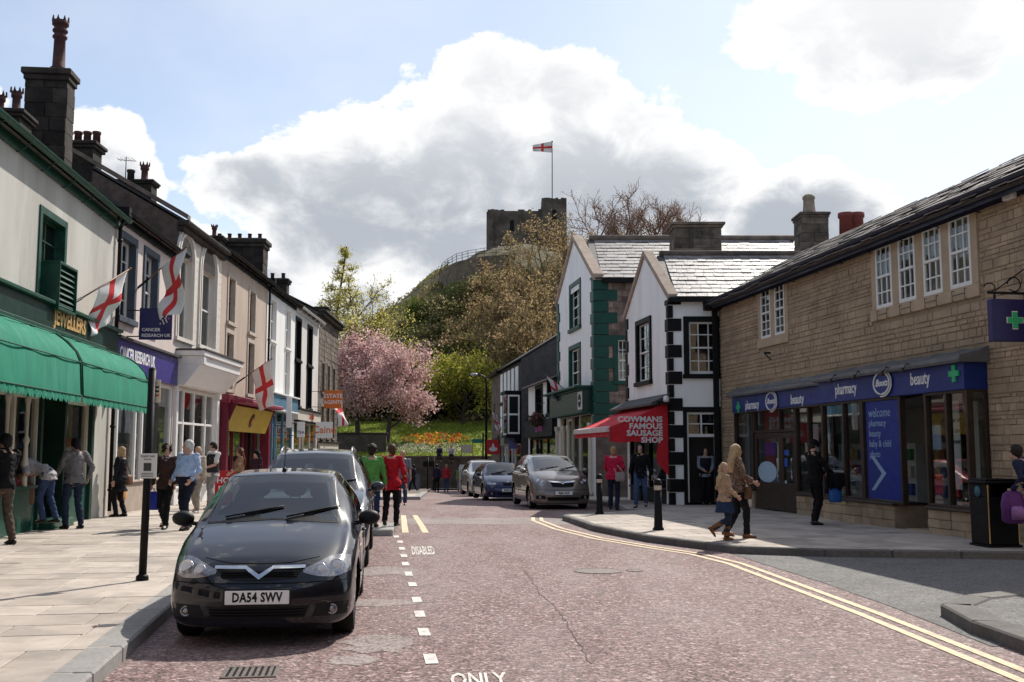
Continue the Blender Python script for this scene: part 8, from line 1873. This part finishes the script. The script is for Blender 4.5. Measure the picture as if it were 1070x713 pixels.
def tree(label, base, h, rad, mats, seed, kind='round', nleaf=7000, ls=.12, bark=None, trunk=.22, levels=3, spread=.75, group=None, limbs=7, first=.22, twig=.02, name='tree', clump=.45, leafp=(6, 3, 1)):
    root = thing(name, label, 'tree', tuple(base), 0, group); rr = random.Random(seed); base = V(base); T = MB(); tips = []; mids = []
    top = h-base.z
    def grow(p, d, L_, r, lev):
        n = 4 if lev < levels else 3; pts = [p]; q = p; dd = d.copy()
        sg = .16 if lev else (.03 if kind == 'cone' else .07)
        for i in range(n):
            dd = (dd+V((rr.gauss(0, sg), rr.gauss(0, sg), rr.gauss(.05 if kind != 'weep' else -.05, .12)))).normalized(); q = q+dd*(L_/n); pts.append(q)
        T.tube(pts, [max(twig, r*(1-.62*i/n)) for i in range(n+1)], 7 if lev == 0 else (5 if lev == 1 else 3), cap=False)
        if lev >= levels: tips.extend(pts[1:]); return
        if lev >= levels-1: mids.extend(pts[2:])
        kids = {0: limbs, 1: 6, 2: 6, 3: 5}[lev] if lev else limbs
        for k in range(kids):
            t = (first+(1-first)*(k+rr.random())/kids) if lev == 0 else (.25+.75*(k+rr.random())/kids); i = min(n-1, int(t*n)); b = pts[i]+(pts[i+1]-pts[i])*(t*n-i)
            az = rr.random()*6.283 if lev else k*2.4+rr.random()*.6; side = V((math.cos(az), math.sin(az), 0))
            if lev == 0:
                if kind == 'cone': nd = (side+V((0, 0, .12))).normalized(); l = rad*(1.08-t)*rr.uniform(.8, 1.1)
                else: nd = (side*spread+V((0, 0, 1-.55*spread*(1-t)))).normalized(); l = max(rad, (1-t)*top*.7)*rr.uniform(.7, 1.0)
            else:
                perp = dd.orthogonal().normalized(); perp.rotate(Matrix.Rotation(az, 3, dd)); nd = (dd*.75+perp*.8+V((0, 0, .12))).normalized(); l = L_*rr.uniform(.38, .60)
            grow(b, nd, l, r*.46, lev+1)
    grow(base-V((0, 0, .3)), V((rr.gauss(0, .04), rr.gauss(0, .04), 1)).normalized(), top*(.92 if kind == 'cone' else .60), trunk, 0)
    T.build('trunk', bark or M_bark, root, recalc=False)
    if nleaf:
        vs, fs, mi = [], [], []; P = tips+mids
        for i in range(nleaf):
            c = rr.choice(P); g = clump*rr.random()**.5; c = c+V((rr.gauss(0, 1), rr.gauss(0, 1), rr.gauss(0, .8)))*g
            k = rr.choices(range(len(mats)), leafp[:len(mats)])[0]; leafquad(vs, fs, mi, c, ls*rr.uniform(.6, 1.3), rr, k)
        link('crown', mesh_raw('crown', vs, fs, mi, mats), root, kind='stuff')
    return root
def bush(label, c, rx, ry, rz_, mats, n, ls, seed, group=None, name='shrub', stems=5):
    root = thing(name, label, 'shrub', tuple(c), 0, group); rr = random.Random(seed); vs, fs, mi = [], [], []; c = V(c)
    lobes = [(V((rr.uniform(-.6, .6)*rx, rr.uniform(-.6, .6)*ry, rr.uniform(.2, .9)*rz_)), rr.uniform(.35, .6)) for _ in range(9)]
    for i in range(n):
        o, k = rr.choice(lobes); d = V((rr.gauss(0, 1), rr.gauss(0, 1), rr.gauss(0, 1))).normalized()*(rr.random()**.4); p = c+o+V((d.x*rx*k, d.y*ry*k, d.z*rz_*k))
        if p.z < c.z-.2: p.z = c.z+rr.random()*.5
        leafquad(vs, fs, mi, p, ls*rr.uniform(.6, 1.3), rr, rr.choices(range(len(mats)), (6, 3, 1)[:len(mats)])[0])
    link('crown', mesh_raw('crown', vs, fs, mi, mats), root, kind='stuff')
    q = MB()
    for i in range(stems): a = rr.random()*6.28; q.tube([c+V((0, 0, -.3)), c+V((math.cos(a)*rx*.3, math.sin(a)*ry*.3, rz_*.5)), c+V((math.cos(a)*rx*.6, math.sin(a)*ry*.6, rz_*.9))], [.09, .06, .03], 5)
    q.build('stem', M_bark, root, recalc=False); return root
def gp_(px, Y): x = at(px, 472, Y).x; return V((x, Y, hill_h(x, Y)))
def topz(py, Y): return at(535, py, Y).z
L_pink = [leaf_mat('blossom_pink', (.58, .36, .35), .5), leaf_mat('blossom_pale', (.70, .53, .51), .5), leaf_mat('blossom_bronze', (.30, .15, .11))]
L_yg = [leaf_mat('leaf_yellow_green', (.30, .30, .045), .55), leaf_mat('leaf_fresh', (.42, .38, .08), .55), leaf_mat('leaf_mid_green', (.08, .11, .02), .4)]
L_pale = [leaf_mat('leaf_pale_yellow', (.50, .44, .14), .6), leaf_mat('leaf_lime', (.40, .40, .11), .6), leaf_mat('leaf_olive', (.22, .22, .06), .5)]
L_bud = [leaf_mat('bud_ochre', (.38, .27, .14), .5, .4), leaf_mat('bud_olive', (.31, .24, .12), .5, .4), leaf_mat('bud_brown', (.17, .11, .065), .4, .3)]
L_red = [leaf_mat('bud_reddish', (.25, .15, .12), .4), leaf_mat('bud_tan', (.30, .21, .15), .4)]
L_dark = [leaf_mat('leaf_evergreen', (.018, .030, .012), .2), leaf_mat('leaf_dark', (.035, .05, .015), .25)]
L_scrub = [leaf_mat('scrub_brown', (.23, .18, .085), .3), leaf_mat('scrub_olive', (.16, .17, .045), .45), leaf_mat('scrub_straw', (.42, .35, .18), .45)]
L_green = [leaf_mat('bush_green', (.10, .14, .03), .4), leaf_mat('bush_lime', (.14, .17, .03), .45)]
tree('pink flowering cherry tree nearest the left row of shops', gp_(374, 86), topz(352, 86), 4.5, L_pink, 3, nleaf=20000, ls=.105, trunk=.26, limbs=8, first=.30, spread=1.0, group='pink cherry trees', clump=.55)
tree('pink flowering cherry tree beside the grass bank, right one', gp_(404, 83), topz(366, 83), 4.3, L_pink, 8, nleaf=18000, ls=.105, trunk=.22, limbs=8, first=.30, spread=1.05, group='pink cherry trees', clump=.55)
tree('fresh yellow-green spreading tree above the grass bank', gp_(484, 95), topz(387, 95), 4.6, L_yg, 15, nleaf=11000, ls=.11, trunk=.2, limbs=9, first=.25, spread=1.0, clump=.5)
tree('smaller yellow-green tree between the cherry and the spreading tree', gp_(449, 98), topz(392, 98), 3.4, L_yg, 16, nleaf=7000, ls=.11, trunk=.16, limbs=8, first=.25, spread=.9, clump=.5)
tree('tall thin pale larch rising behind the left roofs', gp_(334, 100), topz(238, 100), 4.0, L_pale, 22, kind='cone', nleaf=7000, ls=.085, trunk=.2, limbs=26, first=.3, bark=M_bark_p, clump=.28, levels=2, twig=.025)
tree('loose yellow-green tree right of the larch', gp_(353, 97), topz(235, 97), 3.8, L_pale, 24, nleaf=5000, ls=.10, trunk=.2, limbs=9, first=.3, spread=.7, bark=M_bark_p, clump=.4)
tree('low bushy yellow-green tree above the pink cherry', gp_(372, 94), topz(290, 94), 3.2, L_pale, 25, nleaf=6000, ls=.11, trunk=.18, limbs=9, first=.3, spread=.9, bark=M_bark_p, clump=.5)
tree('green leafy tree at the foot of the hill behind the cherry', gp_(378, 102), topz(345, 102), 2.2, L_green, 27, nleaf=5500, ls=.16, trunk=.18, limbs=8, first=.2, spread=.9, clump=.5)
tree('small bare tree above the white house roof on the left', gp_(289, 92), topz(272, 92), 2.6, L_bud, 28, nleaf=300, ls=.08, trunk=.14, limbs=8, spread=.7, twig=.022)
GB = 'budding trees on the castle slope'
for i, (px, Y, py, rad, lab) in enumerate(((521, 112, 262, 4.0, 'ochre budding tree on the left shoulder of the castle slope'), (546, 106, 262, 5.2, 'large ochre budding tree below the castle keep'), (575, 112, 240, 6.5, 'tall brown budding tree below the right tower of the keep'), (546, 99, 322, 3.8, 'low ochre tree above the far shop roofs'), (566, 98, 300, 6.0, 'brown budding tree behind the white gable'), (604, 116, 226, 5.5, 'brown budding tree to the right of the keep'))):
    tree(lab, gp_(px, Y), topz(py, Y), rad, L_bud, 40+i, nleaf=6500, ls=.13, trunk=.3, limbs=10, first=.18, spread=.9, bark=M_twig, twig=.028, group=GB, clump=.35, levels=3)
GR_ = 'bare reddish trees on the hilltop'
for i, (px, Y, py, lab) in enumerate(((628, 124, 211, 'bare reddish tree on the hilltop, leftmost of the bare ones'), (655, 126, 217, 'bare reddish tree on the hilltop, second from the keep'), (682, 126, 219, 'bare reddish tree on the hilltop above the stone chimney'), (705, 128, 230, 'bare reddish tree half behind the stone chimney'), (764, 120, 246, 'bare tree just right of the big stone chimney'))):
    tree(lab, gp_(px, Y), topz(py, Y), 5.0, L_red, 60+i, nleaf=4500, ls=.07, trunk=.25, limbs=11, first=.1, spread=.75, bark=M_twig_r, twig=.027, group=GR_, levels=3)
# bushes on the slope and the dark understorey behind the lawn
GS = 'shrubs on the castle slope'
for i, (px, Y, w_, h, ms, lab) in enumerate(((443, 112, 2.6, 3.0, L_green, 'rounded green bush halfway up the slope'), (434, 128, 2.4, 2.2, L_green, 'green bush on the upper skyline of the slope'), (418, 118, 3.0, 2.0, L_scrub, 'brown bramble bush on the left of the slope'), (462, 122, 3.2, 2.2, L_scrub, 'brown bramble bush under the curved wall'), (455, 105, 2.8, 2.0, L_scrub, 'straw coloured bush low on the slope'), (472, 112, 2.6, 2.4, L_scrub, 'olive bush beside the rounded green bush'), (400, 122, 2.8, 2.4, L_green, 'green bush at the left edge of the slope'), (426, 108, 2.2, 1.8, L_green, 'small green bush near the cherry crown'), (488, 118, 2.6, 2.0, L_scrub, 'brown bush at the foot of the curved wall'), (447, 120, 2.2, 1.6, L_scrub, 'low olive bush in the middle of the slope'))):
    bush(lab, gp_(px, Y), w_, w_, h, ms, 1500, .17, 80+i, GS)
for i, (px, Y, w_, h, lab) in enumerate(((405, 100, 3.2, 4.0, 'dark evergreen bush behind the pink cherry'), (432, 101, 3.2, 3.8, 'dark evergreen bush right of the pink cherry'), (457, 101, 3.2, 3.8, 'dark evergreen bush behind the yellow-green trees'), (482, 102, 3.4, 4.2, 'dark evergreen bush behind the spreading tree trunk'), (510, 101, 3.6, 4.6, 'dark evergreen bush beside the far street lamp'), (380, 99, 3.2, 4.0, 'dark evergreen bush behind the cherry trunks'))):
    bush(lab, gp_(px, Y), w_, 1.6, h, L_dark, 2600, .20, 100+i, 'dark evergreens behind the lawn')
rr = random.Random(77); vs, fs, mi = [], [], []
for i in range(34000):                                       # rough dead bracken and bramble on the slope
    x, y = rr.uniform(-30, 14), rr.uniform(98, 150); z = hill_h(x, y)
    if noise.noise((x*.17, y*.17, 3)) < -.22 or (z > 25.2 and x > -9): continue
    leafquad(vs, fs, mi, V((x, y, z+rr.random()**2*.8)), rr.uniform(.10, .30), rr, rr.choices((0, 1, 2), (5, 4, 3) if noise.noise((x*.11, y*.11, 8)) < .05 else (1, 6, 1))[0])
TH = [(rr.uniform(-24, 4), rr.uniform(101, 134), rr.uniform(.9, 2.4)) for k in range(70)]+[(at(px, 300, 128).x, 127.5+rr.uniform(-2, 2), rr.uniform(2.2, 3.6)) for px in range(446, 512, 5)]
for x, y, w_ in TH:                                          # denser thickets of bramble and gorse
    hue = rr.choice((0, 0, 1, 1, 2, 2, 3, 3)); c = V((x, y, hill_h(x, y)))
    for i in range(int(190*w_)):
        d = V((rr.gauss(0, 1), rr.gauss(0, 1), abs(rr.gauss(0, 1)))).normalized()*rr.random()**.4; leafquad(vs, fs, mi, c+V((d.x*w_, d.y*w_, d.z*w_*.75)), rr.uniform(.10, .22), rr, hue if rr.random() < .75 else rr.randrange(3))
link('slope_scrub', mesh_raw('slope_scrub', vs, fs, mi, L_scrub+[L_green[0], L_dark[1]]), kind='stuff')
# lawn and flower bed
G_l = [leaf_mat('grass_blade', (.17, .23, .025), .4), leaf_mat('grass_tip', (.27, .30, .05), .4)]
vs, fs, mi = [], [], []
for i in range(26000):
    x, y = rr.uniform(-20, 3), rr.uniform(74.6, 97); z = hill_h(x, y); a = rr.random()*6.28; s = rr.uniform(.03, .06); h = rr.uniform(.06, .16); o = len(vs)
    vs.extend((V((x-s*math.cos(a), y-s*math.sin(a), z)), V((x+s*math.cos(a), y+s*math.sin(a), z)), V((x+rr.gauss(0, .04), y+rr.gauss(0, .04), z+h)))); fs.append((o, o+1, o+2)); mi.append(rr.random() < .35)
link('lawn_grass', mesh_raw('lawn_grass', vs, fs, [int(m) for m in mi], G_l), kind='stuff')
T_m = [leaf_mat('tulip_orange', (.70, .20, .03), .4), leaf_mat('tulip_red', (.55, .05, .03), .4), leaf_mat('tulip_yellow', (.75, .45, .04), .4)]
W_m = [leaf_mat('white_flower', (.62, .58, .46), .4), leaf_mat('flower_leaf', (.10, .16, .05), .4)]
for nm, ms, pr, py_, n, cx, rx_, ry_, zz_, s0 in (('tulip_bed', T_m, (6, 2, 2), None, 330, 455, 2.7, 3.4, .35, .12), ('white_flower_border', W_m, (4, 4), None, 2200, 443, 3.6, 2.6, .14, .075)):
    vs, fs, mi = [], [], []; c = gp_(cx, 83 if nm == 'tulip_bed' else 79)
    for i in range(n):
        a, q = rr.random()*6.28, rr.random()**.5; x, y = c.x+rx_*q*math.cos(a), c.y+ry_*q*math.sin(a); z = hill_h(x, y)
        leafquad(vs, fs, mi, V((x, y, z+zz_*rr.uniform(.7, 1.15))), s0*rr.uniform(.7, 1.2), rr, rr.choices(range(len(ms)), pr)[0])
        if nm == 'tulip_bed': o = len(vs); vs.extend((V((x-.02, y, z)), V((x+.02, y, z)), V((x, y, z+.34)))); fs.append((o, o+1, o+2)); mi.append(3)
    link(nm, mesh_raw(nm, vs, fs, mi, ms+([W_m[1]] if nm == 'tulip_bed' else [])), kind='stuff')
# castle keep
M_keep = mat('castle_stone', (.12, .098, .08), .95, .4, .9, .9, 6, col2=(.055, .045, .038), mix2=.8, sc2=.35)
kY = 150; kz = gp_(552, kY).z-2
root = thing('castle_keep', 'ruined dark stone keep with a taller right tower on top of the hill', 'castle', (at(552, 240, kY).x, kY, kz))
def ragged(px0, px1, py, Y, m_=.25, n=14, seed=0):
    rr_ = random.Random(seed); a, b = at(px0, py, Y), at(px1, py, Y); out = []
    for i in range(n+1):
        x = a.x+(b.x-a.x)*i/n; z = a.z+rr_.choice((0, 0, -.12, -.35, .1))*m_*2; out.append((x, z)); 
        if i < n: out.append((x+(b.x-a.x)/n*.96, z))
    return out
def kwall(pts, Y, t, name='wall'):
    q = MB(); q.prism([(pts[0][0], Y, kz)]+[(x, Y, z) for x, z in pts]+[(pts[-1][0], Y, kz)], (0, t, 0)); return q.build(name, M_keep, root)
l0, l1 = at(509.5, 218, kY).x, at(566, 218, kY).x
kwall(ragged(509.5, 566, 219, kY, .3, 16, 1), kY, 1.8); kwall(ragged(509.5, 566, 221, kY+9, .3, 12, 2), kY+9, 1.5)
q = MB(); zt_ = at(509, 219, kY).z; q.box(l0+.01, l0+1.8, kY+1.8, kY+9, kz, zt_-.2); q.build('side_wall', M_keep, root)
kwall(ragged(566, 592, 207, kY-.6, .25, 9, 3), kY-.6, 3.2, 'tower'); kwall(ragged(566, 592, 208, kY+6, .3, 9, 4), kY+6, 2.0, 'tower')
q = MB(); a, b = at(566, 207, kY).x, at(592, 207, kY).x; q.box(b-1.6, b-.01, kY+2.6, kY+6, kz, at(592, 209, kY).z); q.box(a+.01, a+1.5, kY+2.6, kY+6, kz, at(592, 209, kY).z); q.build('tower_side', M_keep, root)
for px in (512, 563): x = at(px, 230, kY).x; q = MB(); q.box(x-.5, x+.5, kY-.45, kY-.002, kz, at(px, 222, kY).z); q.build('buttress', M_keep, root)
for px, py in ((535, 236), (579, 226)): c = at(px, py, kY); q = MB(); Yq = kY-.005 if px < 566 else kY-.605; q.box(c.x-.3, c.x+.3, Yq-.03, Yq, c.z-.8, c.z+.8); q.build('arrow_slit', M_black, root)
a, b = at(577, 206, kY+1), at(577, 148, kY+1)
flag('castle_flag', 'white flag with a red cross flying from the castle tower', (a.x, kY+1, a.z-.8), (b.x, kY+1, b.z), 0, 2.9, 1.65, (-1, .15, -.05), None, 7.3, r=.07, wave=.06)
# curved wall with railing below the keep
M_rwall = mat('retaining_wall_stone', (.16, .125, .095), .95, .5, 1.6, 1.0, 5, col2=(.11, .13, .05), mix2=.6, sc2=.6)
rt = thing('retaining_wall', 'curved stone retaining wall with a railing on the skyline below the keep', 'wall', tuple(gp_(475, 136)))
pts = []
for i, (px, Y, pyt) in enumerate(((458, 140, 292), (461, 136.5, 284), (467, 134, 279), (476, 132, 274), (488, 131, 271), (505, 131, 268), (530, 132, 266))):
    p = at(px, pyt, Y); pts.append(p)
q = MB(); P = [[V((p.x, p.y, min(p.z-1.0, hill_h(p.x, p.y)-1.5))), V((p.x, p.y, p.z))] for p in pts]; q.grid([[a, b, b+V((.3, .8, 0)), a+V((.3, .8, 0))] for a, b in P], sm=False); q.build('wall', M_rwall, rt, recalc=False)
for a, b in zip(pts, pts[1:]):
    for k in range(2): c = a+(b-a)*(k/2); q = MB(); q.tube([c+V((.1, .3, -.1)), c+V((.1, .3, 1.15))], .04, 5); q.build('railing_post', M_iron, rt)
for dz in (.45, .8, 1.12): q = MB(); q.tube([p+V((.1, .3, dz)) for p in pts], .03, 5); q.build('rail', M_iron, rt)
# park wall across the end of the street
M_pwall = mat('park_wall_stone', (.10, .082, .068), .95, .35, 2, .6, 20, rnd=.2)
Fw = Fc((-14, 73.9), (14, 73.9), 1); pw = thing('park_wall', 'dark stone wall across the end of the street below the lawn', 'wall', (0, 73.9, rz(74)))
q = MB(Fw.M); q.box(0, 28, -.45, 0, -1.6, 1.20); wall_ = q.build('wall', M_pwall, pw); masonry(Fw.M, 2, 16, -1.0, 1.2, [], M_pwall, wall_, (.4, .6, .5), (.22, .3), .03, 150, 51, key=lambda i: abs(i[0]-10), gap=.02)
k = 0
u = 0
while u < 28: q = MB(Fw.M); q.box(u, min(28, u+.95), -.5, .06, 1.202, 1.32); q.build('coping_stone', M_stone_b, pw, bevel=.015); u += .96
q = MB(); gw = thing('garden_wall', 'low dark stone wall under the pink cherry trees', 'wall', (-13, 77.5, 1.5)); q.box(-19, -9.2, 77.3, 77.7, .9, 2.9); q.build('wall', M_pwall, gw); q = MB(); q.box(-19.1, -9.1, 77.2, 77.8, 2.902, 3.0); q.build('coping', M_stone_d, gw, bevel=.02)
# people sitting on the wall
for px, c1, lab, hm_ in ((459.5, (.03, .025, .05), 'person in dark top and pink hat sitting on the park wall', H_black), (472, (.45, .40, .40), 'person in a pale top sitting on the park wall', H_dark)):
    x = at(px, 475, 73.8).x; person(lab, (x, 73.62, 1.32-.76), 182, 1.55, f=True, top=cloth('s%d' % int(px), c1), trs=cloth('t%d' % int(px), (.02, .02, .03)), hm=hm_, hat=('beanie', cloth('pink_knit', (.5, .1, .18))) if px < 465 else None, vox=.022, lf=(-.1, .44, .40), rf=(.1, .46, .42), lh=(-.2, .25, .95), rh=(.2, .25, .95))
# ================================================================ STREET FURNITURE
# black pole with a notice
b0 = gnd(148.5, 606.5, ZP); rt = thing('sign_pole', 'black pole with a white paper notice on the left pavement beside the black car', 'sign pole', (b0.x, b0.y, ZP))
tp_ = at(159.5, 386, b0.y); q = MB(); q.tube([b0-V((0, 0, .1)), V((tp_.x, b0.y, tp_.z))], .045, 14); q.lathe([(.075, 0), (.07, .05), (.046, .07)], b0, 14); q.build('pole', M_black, rt); q = MB(); q.ell((tp_.x, b0.y, tp_.z), .047, .047, .02); q.build('pole_cap', M_black, rt)
def plate(px0, py0, px1, py1, Y, m, name): a, b = at(px0, py0, Y), at(px1, py1, Y); q = MB(); q.box(a.x, b.x, Y-.012, Y, b.z, a.z); return q.build(name, m, rt, bevel=.002), a, b
pl, a, b = plate(145.5, 474, 163.5, 500, b0.y-.06, M_whitep, 'paper_notice'); c = (a+b)/2
TX = lambda x, y, z: Matrix.Translation((x, y, z))@Matrix(((1, 0, 0, 0), (0, 0, -1, 0), (0, 1, 0, 0), (0, 0, 0, 1)))
text('STREET FAIR', .030, TX(c.x, b0.y-.074, a.z-.035), M_platet, pl, ext=.001); text('Saturday', .026, TX(c.x, b0.y-.074, a.z-.068), M_platet, pl, ext=.001)
q = MB(); q.box(c.x-.045, c.x+.045, b0.y-.0745, b0.y-.072, c.z-.06, c.z+.035); q.build('printed_picture', mat('print_grey', (.05, .05, .055), .6, .4, 40, 0), pl)
for i in range(3): q = MB(); q.box(c.x-.07, c.x+.07, b0.y-.0745, b0.y-.072, b.z+.02+i*.018, b.z+.026+i*.018); q.build('printed_line', M_platet, pl)
pl, a, b = plate(161, 397, 167.5, 421, b0.y+.03, mat('cream_plate', (.60, .54, .40), .5, .05, 5, 0), 'parking_plate'); c = (a+b)/2
for i, m_ in enumerate((M_yellow, M_platet, M_platet, M_redt)): q = MB(); q.box(c.x-.025, c.x+.025, b0.y+.0145, b0.y+.017, a.z-.05-i*.05, a.z-.028-i*.05); q.build('printed_line', m_, pl)
# bollards
def bollard(px, py, lab, h=.98):
    g = foot(px, py); rt = thing('bollard', lab, 'bollard', g, 0, 'black bollards on the right pavement'); q = MB(); q.lathe([(.11, -.05), (.11, .03), (.085, .06), (.075, .30), (.07, h*.78)], g, 16); q.build('post', M_black, rt)
    q = MB(); q.lathe([(.072, h*.78), (.074, h*.785), (.074, h*.865), (.072, h*.87)], g, 16); q.build('pale_band', mat('pale_band', (.50, .43, .36), .5, .1, 8, 0), rt); q = MB(); q.lathe([(.07, h*.87), (.088, h*.885), (.088, h*.91), (.078, h*.92), (.070, h*.96), (.045, h*.99), (.01, h)], g, 16); q.build('domed_cap', M_black, rt)
bollard(626.5, 537.5, 'black bollard with a pale band between the brown car and the awning'); bollard(688, 554, 'black bollard with a pale band at the kerb, nearest the camera')
# litter bin
g = (7.72, 17.05, ZP); rt = thing('litter_bin', 'black square litter bin with gold edges beside the pharmacy', 'litter bin', g, R(6)); M_ = Matrix.Translation(g)@Matrix.Rotation(R(6), 4, 'Z')
q = MB(M_); q.box(-.26, .26, -.26, .26, .04, .78); q.box(-.26, -.18, -.26, .26, .781, .99); q.box(.18, .26, -.26, .26, .781, .99); q.box(-.179, .179, .18, .26, .781, .99); q.build('bin_body', M_black, rt, bevel=.012); q = MB(M_); q.box(-.30, .30, -.30, .30, .992, 1.04); q.box(-.27, .27, -.27, .27, 1.042, 1.07); q.build('lid', M_black, rt, bevel=.012); q = MB(M_); q.box(-.28, .28, -.28, .28, 0, .038); q.build('plinth', M_black, rt)
for x in (-.245, .245): q = MB(M_); q.box(x-.008, x+.008, -.268, -.262, .06, .98); q.build('gold_edge', M_gold, rt)
q = MB(M_); q.lathe([(.09, 0), (.09, .006)], (-.265, 0, .87), 16, M2=Matrix(((0, 0, -1), (1, 0, 0), (0, 1, 0)))); q.build('round_plate', mat('teal_plate', (.05, .13, .17), .5, .1, 5, 0), rt)
# far street lamp, finger post, boards, posts
p = gp_(512, 68.5); p.z = rz(68.5)+.1; p.x -= .25; zt_ = topz(392, 68.5); rt = thing('street_lamp', 'tall grey street lamp with one arm at the far end of the right row', 'street lamp', tuple(p)); q = MB(); q.tube([p, V((p.x, p.y, zt_-.6)), V((p.x-.05, p.y, zt_-.2)), V((p.x-.35, p.y, zt_)), V((p.x-.6, p.y, zt_+.02))], [.10, .065, .06, .05, .05], 10); q.build('post', M_iron, rt); q = MB(); q.loft([[V((p.x-.55-.5*t+0, p.y+w_*math.cos(a_), zt_+.03+.10*math.sin(a_)*w_/.14)) for a_ in [2*math.pi*i/10 for i in range(10)]] for t, w_ in ((0, .06), (.25, .14), (.7, .14), (1.0, .05))]); q.build('lamp_head', mat('lamp_grey', (.42, .43, .44), .35, .05, 5, 0), rt)
p = V((at(509.5, 465, 69.5).x-.3, 69.5, rz(69)+.1)); rt = thing('finger_post', 'dark post with a small green direction arm near the far lawn', 'signpost', tuple(p)); q = MB(); q.tube([p, V((p.x, p.y, topz(452, 69.5)))], .05, 8); q.build('post', M_iron, rt); q = MB(); z_ = topz(461, 69.5); q.prism([(p.x-.05, p.y-.03, z_-.13), (p.x-.05, p.y-.03, z_+.13), (p.x-.65, p.y-.03, z_+.13), (p.x-.78, p.y-.03, z_), (p.x-.65, p.y-.03, z_-.13)], (0, .05, 0)); q.build('direction_arm', mat('teal_sign', (.02, .20, .15), .5, .1, 5, 0), rt)
def aboard(lab, px, Y, w, h, m, ang=0, txt=None, road=False, tm=None, sz=.2):
    x = at(px, 472, Y).x; g = (x, Y, rz(Y)+(.0 if road else .118)); rt = thing('sandwich_board', lab, 'sign board', g, R(ang)); M_ = Matrix.Translation(g)@Matrix.Rotation(R(ang), 4, 'Z')
    q = MB(M_); q.prism([(-w/2, -.25, 0), (w/2, -.25, 0), (w/2, -.03, h), (-w/2, -.03, h)], (0, .03, 0)); pn = q.build('panel', m, rt, bevel=.004); q = MB(M_); q.prism([(-w/2, .25, 0), (w/2, .25, 0), (w/2, .03, h), (-w/2, .03, h)], (0, -.03, 0)); q.build('panel', m, rt)
    for s, l in enumerate(txt or ()): text(l, sz, M_@Matrix.Translation((0, -.25+.22*(.72-.25*s)-.004, h*(.72-.25*s)))@Matrix.Rotation(R(90)-math.atan(.22/h), 4, 'X'), tm or M_letter, pn, bold=.02, ext=.002)
aboard('red sandwich board with white letters by the maroon shop', 237, 31.2, .60, 1.0, M_rsign, 10, ('HOT', 'PIES'), sz=.24); aboard('tall white board with dark letters at the far kerb', 484.5, 64, .50, 1.5, M_whitep, 0, ('CAFE',), tm=M_platet, sz=.18); aboard('small dark sandwich board at the far kerb', 433, 66, .7, .95, mat('slate_board', (.10, .11, .13), .6, .15, 5, 0), 0)
for px, lab in ((447, 'slim black post at the far crossing, left one'), (453, 'slim black post at the far crossing, right one')):
    x = at(px, 480, 68).x; rt = thing('post', lab, 'post', (x, 68, rz(68)), 0, 'black posts at the far crossing'); q = MB(); q.tube([(x, 68, rz(68)), (x, 68, topz(478, 68))], .06, 8); q.build('shaft', M_iron, rt); q = MB(); q.box(x-.30, x+.05, 67.93, 67.95, topz(483, 68)-.3, topz(483, 68)+.05); q.build('notice_plate', M_black, rt)
x = at(488, 470, 75).x; z_ = hill_h(x, 75); rt = thing('notice_board', 'pale yellow framed notice board above the park wall', 'notice board', (x, 75, z_)); q = MB(); q.box(x-.42, x+.42, 74.95, 75.02, z_+.25, z_+.85); q.build('board', mat('pale_board', (.45, .43, .36), .6, .1, 5, 0), rt)
for s in (-.44, .38): q = MB(); q.box(x+s, x+s+.06, 74.94, 75.04, z_-.2, z_+.95); q.build('leg', M_ysign, rt)
bpy.data.batch_remove(JUNK)
for S_ in WORK: bpy.data.scenes.remove(S_)
